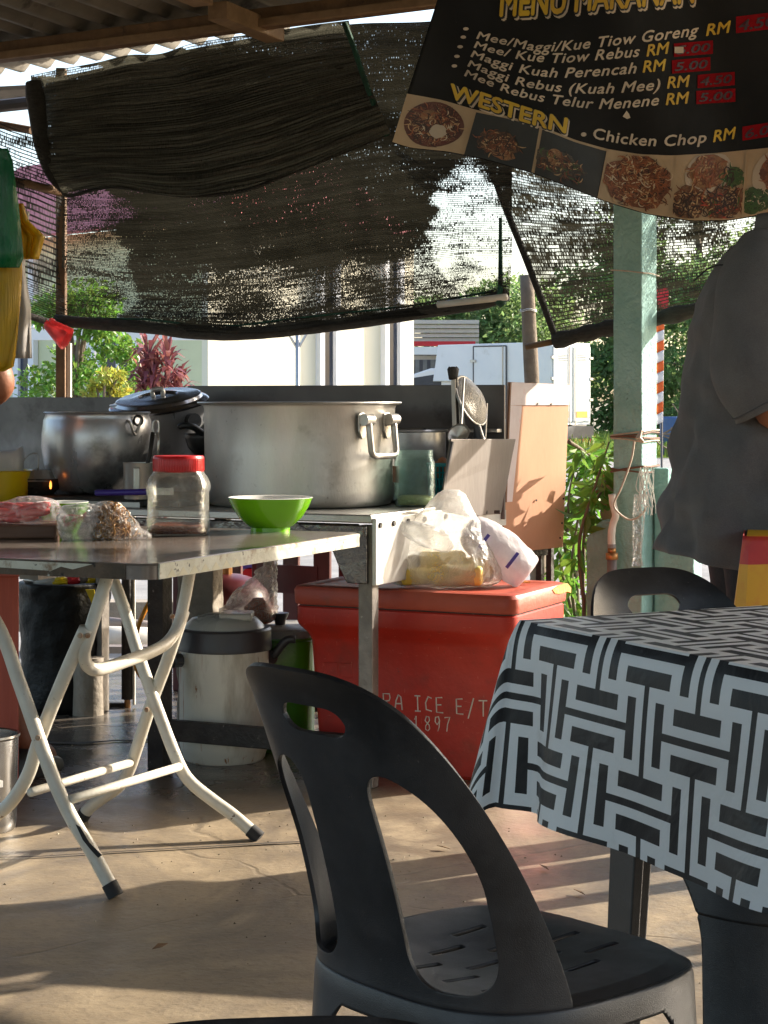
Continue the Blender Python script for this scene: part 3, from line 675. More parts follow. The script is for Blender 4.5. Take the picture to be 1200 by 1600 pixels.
for z, m, r in [(cz(683), M['brownstring'], .004), (cz(687), M['string'], .003), (cz(680), M['brownstring'], .003), (cz(677), M['string'], .003), (cz(733), M['brownstring'], .004), (cz(735), M['brownstring'], .003), (cz(423), M['string'], .0025)]:
    pts = []
    ringloop(z, .03*rng.uniform(-1, 1), r, m, .003, 'loop', st)
fr = lambda x, y: P(x, y, 6.385-.13*(max(0, x-1003)/24*-.05+0))
MB().tube(catmull([fr(990, 690)+V(0, -.02, 0), fr(984, 720)+V(0, -.03, 0), fr(968, 762)+V(0, -.04, 0), fr(957, 786)+V(0, -.04, 0), fr(964, 800)+V(0, -.04, 0), fr(982, 811)+V(0, -.04, 0), fr(1000, 803)+V(0, -.04, 0), fr(1009, 790)+V(0, -.03, 0)], 30), .0035, 5).build('hanging_loop', M['string'], st)
MB().tube([fr(1001, 672)+V(0, -.02, 0), fr(996, 684)+V(0, -.025, 0), fr(1004, 690)+V(0, -.025, 0)], [.004, .012, .003], 6).build('knot', M['string'], st)
for k in range(26):
    x0 = rng.uniform(1000, 1022); y0 = rng.uniform(728, 740)
    p = [P(x0, y0, 6.33+rng.uniform(-.03, .03))]
    for q in range(4): p.append(p[-1]+V(rng.uniform(-.012, .014), rng.uniform(-.01, .006), rng.uniform(-.045, -.012)))
    MB().tube(catmull(p, 8), .0016, 4).build('shred', M['shred'], st)
# plastic sleeve hanging on the column face
sl = thing('clear_sleeve', 'small cloudy plastic sleeve hanging on the front of the teal column', 'plastic sleeve', P(995, 830, 6.36))
MB().rings([[P(x0, y, 6.36)+V(.5*w_*math.cos(a), -.008+.006*math.sin(a), 0) for a in [k*math.pi/4 for k in range(8)]] for (x0, y, w_) in [(1000, 772, .04), (998, 800, .042), (996, 840, .035), (995, 868, .028), (996, 884, .04)]]).build('film', M['bagclear'], sl, smooth=True)

pw = thing('parapet_wall', 'low teal plastered wall beside and behind the column', 'wall', PB(1000, 800, 1.36))
def wallseg(px0, px1, y, b, th, name, rag=False):
    A, B = PB(px0, y, b), PB(px1, y, b); L = (B-A).length; top = (A.z+B.z)/2
    t = (B-A); t.z = 0; t.normalize(); n = V(-t.y, t.x, 0)
    nn = 26; ol = []
    for i in range(nn+1):
        x = L*i/nn; e = min(x, L-x) if not rag else x
        zt = top+.012*fbm((x*14, 1, 2), 1, 3)-(.07*max(0, 1-e/.07)**2 if rag else 0)
        ol.append(V(A.x, A.y, 0)+t*x+z3*zt)
    pts = [V(A.x, A.y, -.1)]+ol+[V(B.x, B.y, -.1)]
    MB().prism(pts, n*th).build(name, M['teal'], pw, bevel=.006)
wallseg(916, 962, 812, 1.33, .1, 'left_stub', True)
wallseg(1022, 1084, 760, 1.38, .1, 'right_wall')
# timber rail running behind the column
rail = thing('timber_rail', 'peach-brown weathered timber rail running behind the teal column', 'rail', PB(990, 755, 1.52))
A, B = PB(927, 755, 1.46), PB(1120, 757, 1.46); t = (B-A).normalized(); n = V(-t.y, t.x, 0); L = (B-A).length
pts = [A+t*x+z3*z for x, z in [(.0, -.035), (.01, .035), (.02, .044), (L, .05), (L, -.09), (.15, -.09), (.085, -.045), (.07, -.012), (.055, -.02), (.04, -.045)]]
MB().prism(pts, n*.07).build('rail_timber', M['rail'], rail, bevel=.006)
A2 = PB(941, 790, 1.44); MB().prism([A2+t*x+z3*z for x, z in [(-.005, .06), (.03, .07), (.05, -.05), (.0, -.06), (-.01, -.03)]], n*.05).build('bracket', M['rail'], rail, bevel=.005)
pt = PB(1034, 752, 1.40); MB().box(pt, (.06, .05, .09), (u3, v3, z3)).build('pale_block', M['teal'], rail, bevel=.004)
pp = thing('water_pipe', 'upright grey water pipe with brass joint and pale hose beside the column', 'pipe', PB(957, 880, 1.22))
q = lambda x, y: PB(x, y, 1.22)
lo = q(956, 900); lo.z = 0
MB().tube([lo, q(956, 872)], .0165, 12).build('grey_pipe', M['pvcgrey'], pp, smooth=True)
MB().tube([q(956, 874), q(956, 864)], .021, 12).build('coupling', M['brass'], pp, smooth=True)
MB().tube([q(956, 864), q(956, 856)], .014, 12).build('brass_nut', M['brass'], pp, smooth=True)
MB().tube(catmull([q(956, 858), q(955.5, 835), q(958, 818), q(962, 805), q(958, 788), q(956, 772)], 20), [.0135]*6+[.0125]*14, 10).build('hose', M['pvc'], pp, smooth=True)
for k in range(4): MB().tube([q(956, 851+k*1.6)+V(.0145*math.cos(a*.7), .0145*math.sin(a*.7), 0) for a in range(9)], .0012, 4, closed=True).build('hose_ridge', M['pvcgrey'], pp)

# ------------------------------------------------------------------ foliage helpers
nprng = np.random.default_rng(11)
def leaves(centers, radii, n, size, aspect=.5, droop=.2, base=0):
    """n leaf-sized bent faces spread through ellipsoid clumps"""
    C_ = np.asarray(centers); R_ = np.asarray(radii)
    k = nprng.integers(0, len(C_), n)
    d = nprng.normal(size=(n, 3)); d /= np.linalg.norm(d, axis=1)[:, None]
    rr = nprng.uniform(.12, 1.05, n)**.6
    p = C_[k]+d*R_[k]*rr[:, None]
    ax = nprng.normal(size=(n, 3))+d*.6; ax[:, 2] -= droop; ax /= np.linalg.norm(ax, axis=1)[:, None]
    sd_ = np.cross(ax, nprng.normal(size=(n, 3))); sd_ /= np.linalg.norm(sd_, axis=1)[:, None]
    s_ = size*nprng.uniform(.6, 1.3, n)[:, None]
    nn = np.cross(ax, sd_)
    v0 = p; v1 = p+ax*s_*.5+sd_*s_*aspect*.5+nn*s_*.08; v2 = p+ax*s_; v3_ = p+ax*s_*.5-sd_*s_*aspect*.5+nn*s_*.08
    vs = np.stack([v0, v1, v2, v3_], 1).reshape(-1, 3)
    return vs
def leafmesh(name, vs, m, parent, kind=None):
    off = np.asarray(ROOT[parent]); n = len(vs)//4
    me = bpy.data.meshes.new(name)
    me.from_pydata((vs-off).tolist(), [], np.arange(n*4).reshape(-1, 4).tolist())
    o = bpy.data.objects.new(name, me); me.materials.append(m); COL.objects.link(o); o.parent = parent
    if kind: o['kind'] = kind
    return o
def tree(name, label, cat, base, h, spread, nclump, nleaf, lsize, m, group=None, low=.3, seed=0):
    r = random.Random(seed); t = thing(name, label, cat, base, group); base = Vector(base)
    tr = MB(); top = base+V(r.uniform(-.1, .1)*h, 0, h*.75)
    tr.tube(catmull([base-V(0, 0, .15), base.lerp(top, .5)+V(r.uniform(-.04, .04)*h, 0, 0), top], 10), [h*.03*(1-.08*i) for i in range(10)], 8)
    tr.build('trunk', M['bark'], t, smooth=True)
    cs = []; rs = []
    for i in range(nclump):
        a = r.uniform(0, 6.28); q = r.uniform(0, 1)**.6
        z = r.uniform(low, .95)
        sp = spread*(1-.55*abs(z-.55)/.45)
        p = base+V(math.cos(a)*q*sp, math.sin(a)*q*sp, z*h)
        cs.append(tuple(p)); s_ = spread*r.uniform(.22, .42); rs.append((s_, s_, s_*.7))
        if i < 9: MB().tube(catmull([base.lerp(top, min(.95, z*.8)), base.lerp(top, z*.9).lerp(p, .5)+V(0, 0, .05*h), p], 7), [h*.012*(1-.11*j) for j in range(7)], 5).build('limb', M['bark'], t, smooth=True)
    leafmesh('crown', leaves(cs, rs, nleaf, lsize), m, t)
    return t

# ------------------------------------------------------------------ house across the road
hc = V((325-600)/F*30, 30, 0)                              # its near corner
hr, hl = V(.707, .707, 0), V(-.707, .707, 0)
hs = thing('house', 'cream house with pink roof and two tall dark slot windows', 'house', hc)
def walls(name, A, dirn, L, z0, z1, m, par, th=.15, inward=None):
    n = inward
    return MB().prism([A+z3*z0, A+dirn*L+z3*z0, A+dirn*L+z3*z1, A+z3*z1], n*th).build(name, m, par)
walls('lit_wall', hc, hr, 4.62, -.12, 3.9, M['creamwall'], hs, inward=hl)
walls('shaded_wall', hc+hl*.152, hl, 7.5, -.12, 3.9, M['creamwall_shade'], hs, inward=hr)
def onwall(px):   # distance along the lit wall at a pixel column
    t = (px-600)/F; return (t*hc.y-hc.x)/(hr.x-t*hr.y)
for (x0, x1, lab) in [(500, 518, 'slot'), (601, 618, 'slot')]:
    s0, s1 = onwall(x0), onwall(x1); cc = hc+hr*((s0+s1)/2)
    wd = s1-s0
    wn = MB().box(cc-hl*.01+z3*1.75, (wd, .05, 3.6), (hr, hl, z3)).build('window', M['glass'], hs)
    for sgn in (-1, 1): MB().box(cc+hr*sgn*(wd/2+.05)-hl*.05+z3*1.75, (.1, .14, 3.7), (hr, hl, z3)).build('frame', M['white'], wn)
    MB().box(cc-hl*.04+z3*1.0, (wd, .05, .06), (hr, hl, z3)).build('glazing_bar', M['white'], wn)
def onl(px):
    t = (px-600)/F; A = hc+hl*.0; return (t*A.y-A.x)/(hl.x-t*hl.y)
s0, s1 = onl(222), onl(160); cc = hc+hl*((s0+s1)/2); wd = abs(s1-s0)
wn = MB().box(cc-hr*.01+z3*1.55, (wd, .05, 1.8), (hl, hr, z3)).build('window', M['glass'], hs)
for k in range(3): MB().box(cc+hl*(-wd/2+wd*k/2)-hr*.05+z3*1.55, (.09, .09, 1.9), (hl, hr, z3)).build('frame', M['white'], wn)
MB().box(cc-hr*.05+z3*2.1, (wd, .08, .07), (hl, hr, z3)).build('frame', M['white'], wn)
for px in (32, 56):
    s_ = onl(px); MB().box(hc+hl*s_-hr*.06+z3*1.9, (.16, .1, 3.9), (hl, hr, z3)).build('pilaster', M['white'], hs)
MB().box(hc+hl*onl(45)-hr*.03+z3*1.6, (.35, .05, 2.6), (hl, hr, z3)).build('window', M['glass'], hs)
# pink tiled roof: sloping planes with tile courses
def roof_slope(A, d, L, up, n, name):
    mb = MB()
    for k in range(9):
        p = A+up*(k*.34)+n*(.02*k*0)
        mb.box(p+d*L/2+up*.17+n*.03, (L, .36, .05), (d, (up+n*.06).normalized(), n))
    return mb.build(name, M['pink'], hs)
upL = (hr*.75+z3*.5).normalized(); nL = (z3*.75-hr*.5).normalized()
roof_slope(hc-hr*.5+hl*-.5+z3*3.85, hl, 8.6, upL, nL, 'roof')
upR = (hl*.75+z3*.5).normalized(); nR = (z3*.75-hl*.5).normalized()
roof_slope(hc-hl*.5-hr*.5+z3*3.86, hr, 4.7, upR, nR, 'roof')
# porch at its right with ribbed soffit and red fascia
por = thing('porch', 'shaded porch with ribbed cream soffit and red fascia behind the white lorry', 'porch', (2.0, 56, 0))
D_ = 56
soff = pm('cream_soffit', (.55, .50, .44), (.5, .45, .4), rough=.7)
for k in range(9):
    MB().box(P(696, 503+k*7, D_-.3+k*.08), (1.95, .08, .11)).build('soffit_board', soff, por)
MB().box(P(694, 537, D_-.5), (1.8, .1, .14)).build('red_fascia', M['flagred'], por)
MB().box(P(692, 548, D_-.55), (1.75, .12, .22)).build('white_beam', M['white'], por)
MB().box(V(P(696, 600, D_+2).x, D_+2, 1.2), (3.2, .1, 3.0)).build('back_wall', M['darkgrey'], por)
for px in (652, 664, 676): MB().box(V(P(px, 600, D_+1).x, D_+1, 1.2), (.12, .12, 2.9)).build('louvre_post', M['seal'], por)

# thin white carport poles in front of the house
cp = thing('carport', 'light carport frame on thin white poles in front of the house', 'carport', P(210, 620, 22))
for px in (143, 211, 465):
    d = 21.5 if px < 300 else 24
    b_ = P(px, 620, d); b_.z = -.12
    t_ = P(px, 508, d)
    wdt = .055 if px < 300 else .028
    pl = MB().tube([b_, t_], wdt, 10).build('pole', M['white'] if px < 300 else M['steel'], cp, smooth=True)
    for s_ in (-1, 1):
        MB().tube([P(px, 546, d), P(px+s_*22, 508, d)], wdt*.6, 6).build('brace', M['white'] if px < 300 else M['steel'], pl)
MB().box(P(150, 523, 21.5), (2.9, .12, .12)).build('beam', M['white'], cp)
for k in range(6): MB().box(P(40+k*42, 512, 21.8), (.28, .6, .03)).build('roof_panel', M['white'], cp)

# ------------------------------------------------------------------ box van
tk = thing('box_van', 'white box-bodied delivery lorry parked across the road', 'van', (3.93, 45, -.1))
td, tr_ = V(-.8, .6, 0), V(.6, .8, 0)                       # along its side to the front, along its rear
K0 = V(3.93, 45, 0); zb, zt = H-(668-YH)*45/F+.05, H+(YH-534)*45/F
L = 3.42
box_pts = [K0+z3*zb, K0+td*(L-.55)+z3*zb, K0+td*(L-.55)+z3*(zb+1.05), K0+td*L+z3*(zb+1.05), K0+td*(L-.15)+z3*(zt-.02), K0+z3*zt]
MB().prism(box_pts, tr_*1.75).build('cargo_box', M['truckwhite'], tk, bevel=.015)
def onside(px):
    t = (px-600)/F; return (t*K0.y-K0.x)/(td.x-t*td.y)
s0, s1 = onside(792), onside(741)
zd0, zd1 = zb+.15, H+(YH-540)*45.5/F
dr = MB().box(K0+td*((s0+s1)/2)-tr_*.02+z3*(zd0+zd1)/2, (abs(s1-s0), .03, zd1-zd0), (td, tr_, z3)).build('side_door', M['truckwhite'], tk, bevel=.006)
for s_ in (s0, s1): MB().box(K0+td*s_-tr_*.03+z3*(zd0+zd1)/2, (.028, .03, zd1-zd0), (td, tr_, z3)).build('door_seal', M['darkgrey'], dr)
MB().box(K0+td*((s0+s1)/2)-tr_*.03+z3*zd1, (abs(s1-s0), .03, .03), (td, tr_, z3)).build('door_seal', M['darkgrey'], dr)
MB().tube([K0+td*(s0+.09)-tr_*.05+z3*zd0, K0+td*(s0+.09)-tr_*.05+z3*zd1], .012, 6).build('lock_bar', M['steel'], dr)
MB().box(K0+td*s1-tr_*.05+z3*(zd1-.35), (.16, .04, .06), (td, tr_, z3)).build('hinge', M['steel'], dr)
for k, (a0, a1) in enumerate([(.04, .84), (.9, 1.71)]):
    rdr = MB().box(K0+tr_*((a0+a1)/2)-td*.02+z3*(zb+zt)/2, (a1-a0, .03, zt-zb-.16), (tr_, td, z3)).build('rear_door', M['white'], tk, bevel=.006)
    MB().tube([K0+tr_*(a1-.12 if k == 0 else a0+.06)-td*.06+z3*zb, K0+tr_*(a1-.12 if k == 0 else a0+.06)-td*.06+z3*(zt-.1)], .016, 6).build('lock_bar', M['steel'], rdr)
    for zz in (.3, .8, 1.3): MB().box(K0+tr_*(1.74 if k else .0)-td*.03+z3*(zb+zz+.3), (.14, .05, .06), (tr_, td, z3)).build('hinge', M['steel'], rdr)
    MB().box(K0+tr_*((a0+a1)/2)-td*.04+z3*(zb+.25), (.5, .01, .15), (tr_, td, z3)).build('reflector', M['amber'], rdr)
    for q in range(4): MB().box(K0+tr_*((a0+a1)/2)-td*.04+z3*(zt-.3-q*.04), (.4, .015, .015), (tr_, td, z3)).build('vent_slot', M['seal'], rdr)
MB().box(K0+tr_*.87+td*.3+z3*(zb-.18), (1.6, .9, .3), (tr_, td, z3)).build('chassis', M['darkgrey'], tk)
bp = MB().box(K0+tr_*.87-td*.1+z3*(zb-.36), (1.75, .06, .16), (tr_, td, z3)).build('rear_bumper', M['amber'], tk)
for k in range(5): MB().box(K0+tr_*(.2+k*.33)-td*.135+z3*(zb-.36), (.14, .01, .15), ((tr_+z3*.0).normalized(), td, z3)).build('red_stripe', M['flagred'], bp)
for a in (.12, 1.6): MB().box(K0+tr_*a-td*.06+z3*(zb-.16), (.18, .06, .2), (tr_, td, z3)).build('tail_light', M['flagred'], tk)
for s_ in (.6, 4.3):
    for a in (.05, 1.5):
        wl = MB().tube([K0+td*s_+tr_*(a)+z3*.2, K0+td*s_+tr_*(a+.2)+z3*.2], .31, 20).build('wheel', M['rubber'], tk)
        MB().tube([K0+td*s_+tr_*(a-.01)+z3*.2, K0+td*s_+tr_*(a+.02)+z3*.2], .17, 14).build('rim', M['steel'], wl)
cabp = [K0+td*(L-.5)+z3*.25, K0+td*(L+1.3)+z3*.25, K0+td*(L+1.3)+z3*.95, K0+td*(L+.75)+z3*1.72, K0+td*(L+.15)+z3*1.88, K0+td*(L-.5)+z3*1.88]
cab = MB().prism([p+tr_*.08 for p in cabp], tr_*1.55).build('cab', M['white'], tk, bevel=.05)
MB().prism([p+tr_*.07 for p in (K0+td*(L-.2)+z3*1.1, K0+td*(L+.95)+z3*1.1, K0+td*(L+.62)+z3*1.65, K0+td*(L-.2)+z3*1.75)], tr_*.02).build('side_window', M['glass'], cab)
MB().box(K0+td*(L+.9)-tr_*.12+z3*1.2, (.12, .2, .25), (td, tr_, z3)).build('wing_mirror', M['darkgrey'], cab)

# ------------------------------------------------------------------ trees and verge
tspec = [(-3.0, 66, 8, 3.2), (1.6, 62, 4.5, 2.2), (4.4, 62, 4.9, 2.6), (7.6, 57, 6.2, 2.7), (10.2, 60, 9, 3.5), (13.5, 58, 8, 3.2), (17, 60, 9, 3.6), (21, 62, 9, 3.6), (8.7, 51, 4.6, 1.9), (11.6, 50, 4.0, 1.7)]
tl = ['tall loose tree rising behind the cream house', 'pale feathery tree rising left behind the white lorry', 'broad tree over the middle of the white lorry', 'dark dense tree just right of the lorry tail doors', 'tall tree behind the teal column', 'leafy tree right of the teal column', 'far tree behind the standing man', 'rightmost far tree beyond the road', 'low bushy tree at the lorry tail end', 'bush beyond the road between column and man']
for i, (x, y, h, s_) in enumerate(tspec):
    tree('tree', tl[i], 'tree', (x, y, -.1), h, s_, 36, 15000, .17 if i > 7 else .21, [M['leafmid'], M['leafmid'], M['leafmid'], M['leafdark'], M['leafmid'], M['leafmid'], M['leafdark'], M['leafmid'], M['leafdark'], M['leafmid']][i], 'trees beyond the road', .0 if i in (3, 4, 5, 8, 9) else .2, seed=i+3)
tree('tree', 'small feathery green tree in front of the house behind the brown post', 'tree', V(P(120, 620, 19).x, 19, -.12), 2.35, .75, 26, 7000, .075, M['leafbright'], None, .35, seed=40)
tree('shrub', 'little yellow-leaved shrub between the two white carport poles', 'shrub', V(P(165, 620, 17).x, 17, -.12), 1.65, .22, 14, 1100, .06, M['leafyel'], None, .45, seed=41)
# wine-red cordyline: rosettes of strap leaves
cd = thing('cordyline', 'wine-red cordyline with spiky strap leaves beside the right carport pole', 'plant', V(P(250, 620, 18).x, 18, -.12))
vs = []; cb = V(P(250, 620, 18).x, 18, -.12)
for (px, py) in [(262, 560), (240, 575), (225, 590), (275, 590), (250, 605), (232, 550)]:
    top = P(px, py, 18+rng.uniform(-.2, .2)); MB().tube(catmull([cb+V(rng.uniform(-.1, .1), 0, 0), cb.lerp(top, .5)+V(rng.uniform(-.05, .05), 0, 0), top], 8), .015, 6).build('stem', M['leafred'], cd, smooth=True)
    for k in range(46):
        a = rng.uniform(0, 6.28); e = rng.uniform(.0, 1.3); L = rng.uniform(.2, .36)
        d = V(math.cos(a)*math.cos(e), math.sin(a)*math.cos(e), math.sin(e)); sd_ = d.cross(z3).normalized()*.026
        o0 = top-z3*rng.uniform(0, .22); m1 = o0+d*L*.55+z3*.03; tp = o0+d*L-z3*(.10*(1-e/1.6))
        vs += [o0, m1+sd_, tp, m1-sd_]
leafmesh('foliage', np.array([tuple(p) for p in vs]), M['leafred'], cd)
# verge of rough grass
gv = []
for k in range(9000):
    x = rng.uniform(3, 22); y = rng.uniform(40.5, 56); a = rng.uniform(0, 6.28); h = rng.uniform(.12, .42); wd = .05
    b_ = V(x, y, -.12); s_ = V(math.cos(a), math.sin(a), 0)*wd; tp = b_+V(rng.uniform(-.15, .15), rng.uniform(-.15, .15), h)
    gv += [b_-s_, b_+s_, tp+s_*.2, tp-s_*.2]
gme = bpy.data.meshes.new('grass'); gme.from_pydata([tuple(p) for p in gv], [], [(4*i, 4*i+1, 4*i+2, 4*i+3) for i in range(len(gv)//4)])
go = bpy.data.objects.new('grass', gme); gme.materials.append(M['grass']); COL.objects.link(go); stuff(go)
go['label'] = 'rough green verge beyond the road'
struct(quad('verge', [(2, 40, -.108), (60, 40, -.108), (60, 58, -.108), (2, 58, -.108)], M['grass']))
# branchy plant between tan board and column
pl = thing('leafy_shrub', 'sunlit shrub with long bright leaves between the tan board and the teal column', 'shrub', V(.72, 7.1, -.1))
vs = []
br = [[(905, 1010), (893, 900), (905, 800), (922, 705)], [(905, 1010), (900, 880), (888, 790), (900, 720)], [(905, 1010), (925, 890), (945, 820), (952, 740)], [(900, 900), (880, 830), (915, 720), (960, 770)], [(905, 1000), (880, 900), (876, 860), (884, 800)], [(886, 830), (900, 790), (930, 785), (958, 775)], [(895, 870), (915, 845), (930, 835), (950, 833)], [(888, 690), (905, 700), (925, 712), (958, 718)]]
br += [[(915, 960), (905, 850), (930, 760), (952, 690)], [(910, 930), (915, 820), (938, 770), (950, 740)]]
for bi_, b_ in enumerate(br):
    dd = rng.uniform(6.7, 7.15) if bi_ < 8 else 6.62; pts = catmull([P(x, y, dd+rng.uniform(-.1, .1)) for x, y in b_], 16)
    if b_[0][1] > 950: pts[0].z = -.1
    MB().tube(pts, [.008*(1-.045*i) for i in range(16)], 6).build('branch', M['bark'], pl, smooth=True)
    for i in range(4, 16):
        for k in range(4):
            d = V(rng.uniform(-1, 1), rng.uniform(-.8, .8), rng.uniform(-1.0, .35)).normalized(); L = rng.uniform(.05, .10)
            sd_ = d.cross(V(rng.uniform(-1, 1), rng.uniform(-1, 1), rng.uniform(-.3, 1))).normalized()*L*.17
            o0 = pts[i]+d*.012; nn = d.cross(sd_).normalized()*L*.08
            vs += [o0, o0+d*L*.45+sd_+nn, o0+d*L, o0+d*L*.45-sd_+nn]
leafmesh('foliage', np.array([tuple(p) for p in vs]), M['leafbright'], pl)
# low weeds at its foot
wd_ = thing('weeds', 'low bright weeds growing at the wall foot behind the red ice box', 'weeds', V(.7, 7.0, -.12))
leafmesh('foliage', leaves([(.62, 6.85, .1), (.72, 6.95, .25), (.66, 7.3, .2), (.8, 7.2, .1), (.55, 6.9, .05)], [(.12, .12, .2)]*5, 700, .085, .4), M['leafbright'], wd_, 'stuff')
# orange and white striped flag and red sign beyond the column
fg = thing('striped_flag', 'orange and white feather flag seen just right of the teal column', 'flag', P(1034, 690, 30))
for k in range(10):
    y0 = 505+k*16; g = [[P(1022, y0+q*16/3, 30), P(1030, y0+q*16/3-3, 30.05), P(1037.5-.2*k, y0+q*16/3-6, 30)] for q in range(4)]
    MB().grid(g).build('stripe', M['flagorange'] if k % 2 == 0 else M['flagwhite'], fg, smooth=True, solid=.01)
MB().tube([V(P(1023, 600, 30.1).x, 30.1, -.12), P(1023, 480, 30.1)], .02, 6).build('pole', M['white'], fg)
rs_ = thing('red_sign', 'small red sign board behind the ribbed net right of the column', 'sign', P(1034, 466, 32))
MB().box(P(1034, 466, 32), (.22, .05, .34)).build('board', M['flagred'], rs_); MB().tube([P(1034, 484, 32), V(P(1034, 484, 32).x, 32, -.12)], .02, 6).build('post', M['darkgrey'], rs_)
# scrap heap beyond road: dry branches, blue drum
dp = thing('dry_branches', 'tangle of dry grey branches on the verge behind the man', 'branches', V(5.9, 40.3, -.1))
for k in range(26):
    b_ = V(rng.uniform(5.6, 7.6), rng.uniform(40, 41), rng.uniform(0, .5)); e = b_+V(rng.uniform(-.8, .8), rng.uniform(-.4, .4), rng.uniform(-.1, .9))
    MB().tube([b_, b_.lerp(e, .5)+V(rng.uniform(-.1, .1), 0, rng.uniform(-.1, .1)), e], [.03, .02, .01], 5).build('branch', M['bark'], dp)
bd = thing('blue_drum', 'blue plastic drum standing on the verge behind the man', 'drum', (6.25, 41.5, -.1))
MB().lathe([(.27, -.1), (.29, .0), (.29, .3), (.31, .33), (.29, .36), (.29, .68), (.26, .74), (.0, .74)], (6.25, 41.5, 0), 20).build('drum_body', pm('blue_drum_plastic', (.05, .11, .25), rough=.5), bd, smooth=True)

# ------------------------------------------------------------------ cooking counter
ct = thing('cooking_counter', 'long metal-topped cooking counter with thin legs carrying the pots', 'counter', cw(-.6, .4, 0))
TZ = .775
AX = (u3, v3, z3)
MB().box(cw(-1.15, .475, TZ-.012), (2.3, .95, .024), AX).build('counter_top', M['steel'], ct, bevel=.004)
MB().box(cw(-1.14, .004, TZ-.06), (2.2, .012, .068), AX).build('front_apron', M['apron'], ct, bevel=.004)
g_ = [cw(-.012, -.006, TZ-.03), cw(-.012, -.006, TZ-.195), cw(-.075, -.006, TZ-.195), cw(-.10, -.006, TZ-.15), cw(-.125, -.006, TZ-.095), cw(-.17, -.006, TZ-.06), cw(-.24, -.006, TZ-.03)]
MB().prism(g_, v3*.012).build('corner_gusset', M['apron'], ct, bevel=.003)
side = MB().box(cw(.006, .475, TZ-.105), (.014, .94, .19), AX).build('side_panel', M['sidepanel'], ct, bevel=.003)
for b in (.03, .12, .22, .34, .5, .66, .82):
    MB().tube([cw(.011, b, TZ-.03), cw(.018, b, TZ-.03)], .008, 10).build('screw', M['darksteel'], side)
def leg(a, b, s_=.044, m='greysteel'):
    return MB().box(cw(a, b, (TZ-.03)/2), (s_, s_, TZ-.03), AX).build('leg', M[m], ct, bevel=.003)
leg(-.022, .028); leg(-.715, .028, .055, 'darksteel'); leg(-2.2, .028); leg(-.03, .9); leg(-1.0, .9, .045, 'darksteel'); leg(-2.2, .9)
MB().box(cw(-.37, .028, .115), (.64, .03, .062), AX).build('front_brace', M['darksteel'], ct, bevel=.004)
bs = MB().box(cw(-.572, .955, .93), (1.20, .012, .44), AX).build('backsplash', M['backsplash'], ct, bevel=.002)
MB().box(cw(-1.83, .962, .91), (1.31, .012, .40), AX).build('backsplash', M['backsplash'], ct, bevel=.002)
MB().box(cw(-.16, .93, 1.0), (.36, .05, .012), AX).build('shelf_lip', M['steel'], ct, bevel=.002)
# zinc guard that closes the right end of the counter
gd = thing('utensil_guard', 'scuffed grey zinc guard plate at the counter end in front of the utensils', 'guard plate', cw(.03, .75, TZ))
gp = [P(705, 686, 5.86), P(806, 686, 6.30), P(800, 716, 6.29), P(784, 802, 6.27), P(748, 806, 6.08), P(690, 800, 5.84), P(694, 760, 5.84)]
MB().prism(gp, u3*-.006).build('plate', M['holder'], gd, bevel=.0015)
MB().tube([P(707, 690, 5.86), P(702, 715, 5.855), P(694, 758, 5.85), P(688, 796, 5.84)], .005, 6).build('wire_edge', M['darkgrey'], gd)
MB().box(P(765, 812, 6.2), (.26, .012, .05), ((v3*1).normalized(), u3, z3)).build('lower_strip', M['sidepanel'], gd)
for px in (752, 773): MB().tube([P(px, 800, 6.15), P(px, 800, 6.15)+u3*.02], .006, 8).build('screw', M['darksteel'], gd)
# tan board with its own stand
tb = thing('tan_board', 'tall tan hardboard panel with faded white label band along its top', 'board', P(838, 735, 6.4))
A, B = P(785, 865, 6.33), P(880, 855, 6.60); A1, B1 = P(797, 597, 6.33), P(890, 601, 6.60)
nb_ = (B-A).cross(A1-A).normalized()
if nb_.y > 0: nb_ = -nb_
MB().prism([A, B, B1, A1], -nb_*.012).build('panel', M['board'], tb, bevel=.002)
def onb(s_, t): return A.lerp(B, s_).lerp(A1.lerp(B1, s_), t)+nb_*.002
MB().prism([onb(.0, .865), onb(1, .875), onb(1, .998), onb(.0, .998)], nb_*.001).build('label_band', M['paperband'], tb)
MB().prism([onb(.0, .30), onb(.11, .30), onb(.20, .864), onb(.0, .864)], nb_*.001).build('label_strip', M['paperband'], tb)
MB().tube([onb(0, .3), onb(-.01, .6), onb(-.012, 1.0)], .006, 6).build('edge_strip', M['teakbrown'], tb)
for k, (s_, t) in enumerate([(.96, .3), (.93, .06), (.5, .30), (.95, .15), (.45, .877), (.68, .877)]): MB().tube([onb(s_, t), onb(s_, t)+nb_*.003], .0035, 8).build('nail', M['darksteel'], tb)
for (s_, y0) in ((.80, 862), (.97, 862)):
    a_ = onb(s_, .0)-nb_*.05; MB().box(V(a_.x, a_.y, (a_.z+.01)/2), (.02, .03, a_.z+.01), AX).build('stand_leg', M['darksteel'], tb, bevel=.002)
MB().box((onb(.1, .0)+onb(.97, .0))/2-nb_*.05-z3*.012, (.24, .03, .03), ((B-A).normalized(), nb_, z3)).build('stand_bar', M['darksteel'], tb)

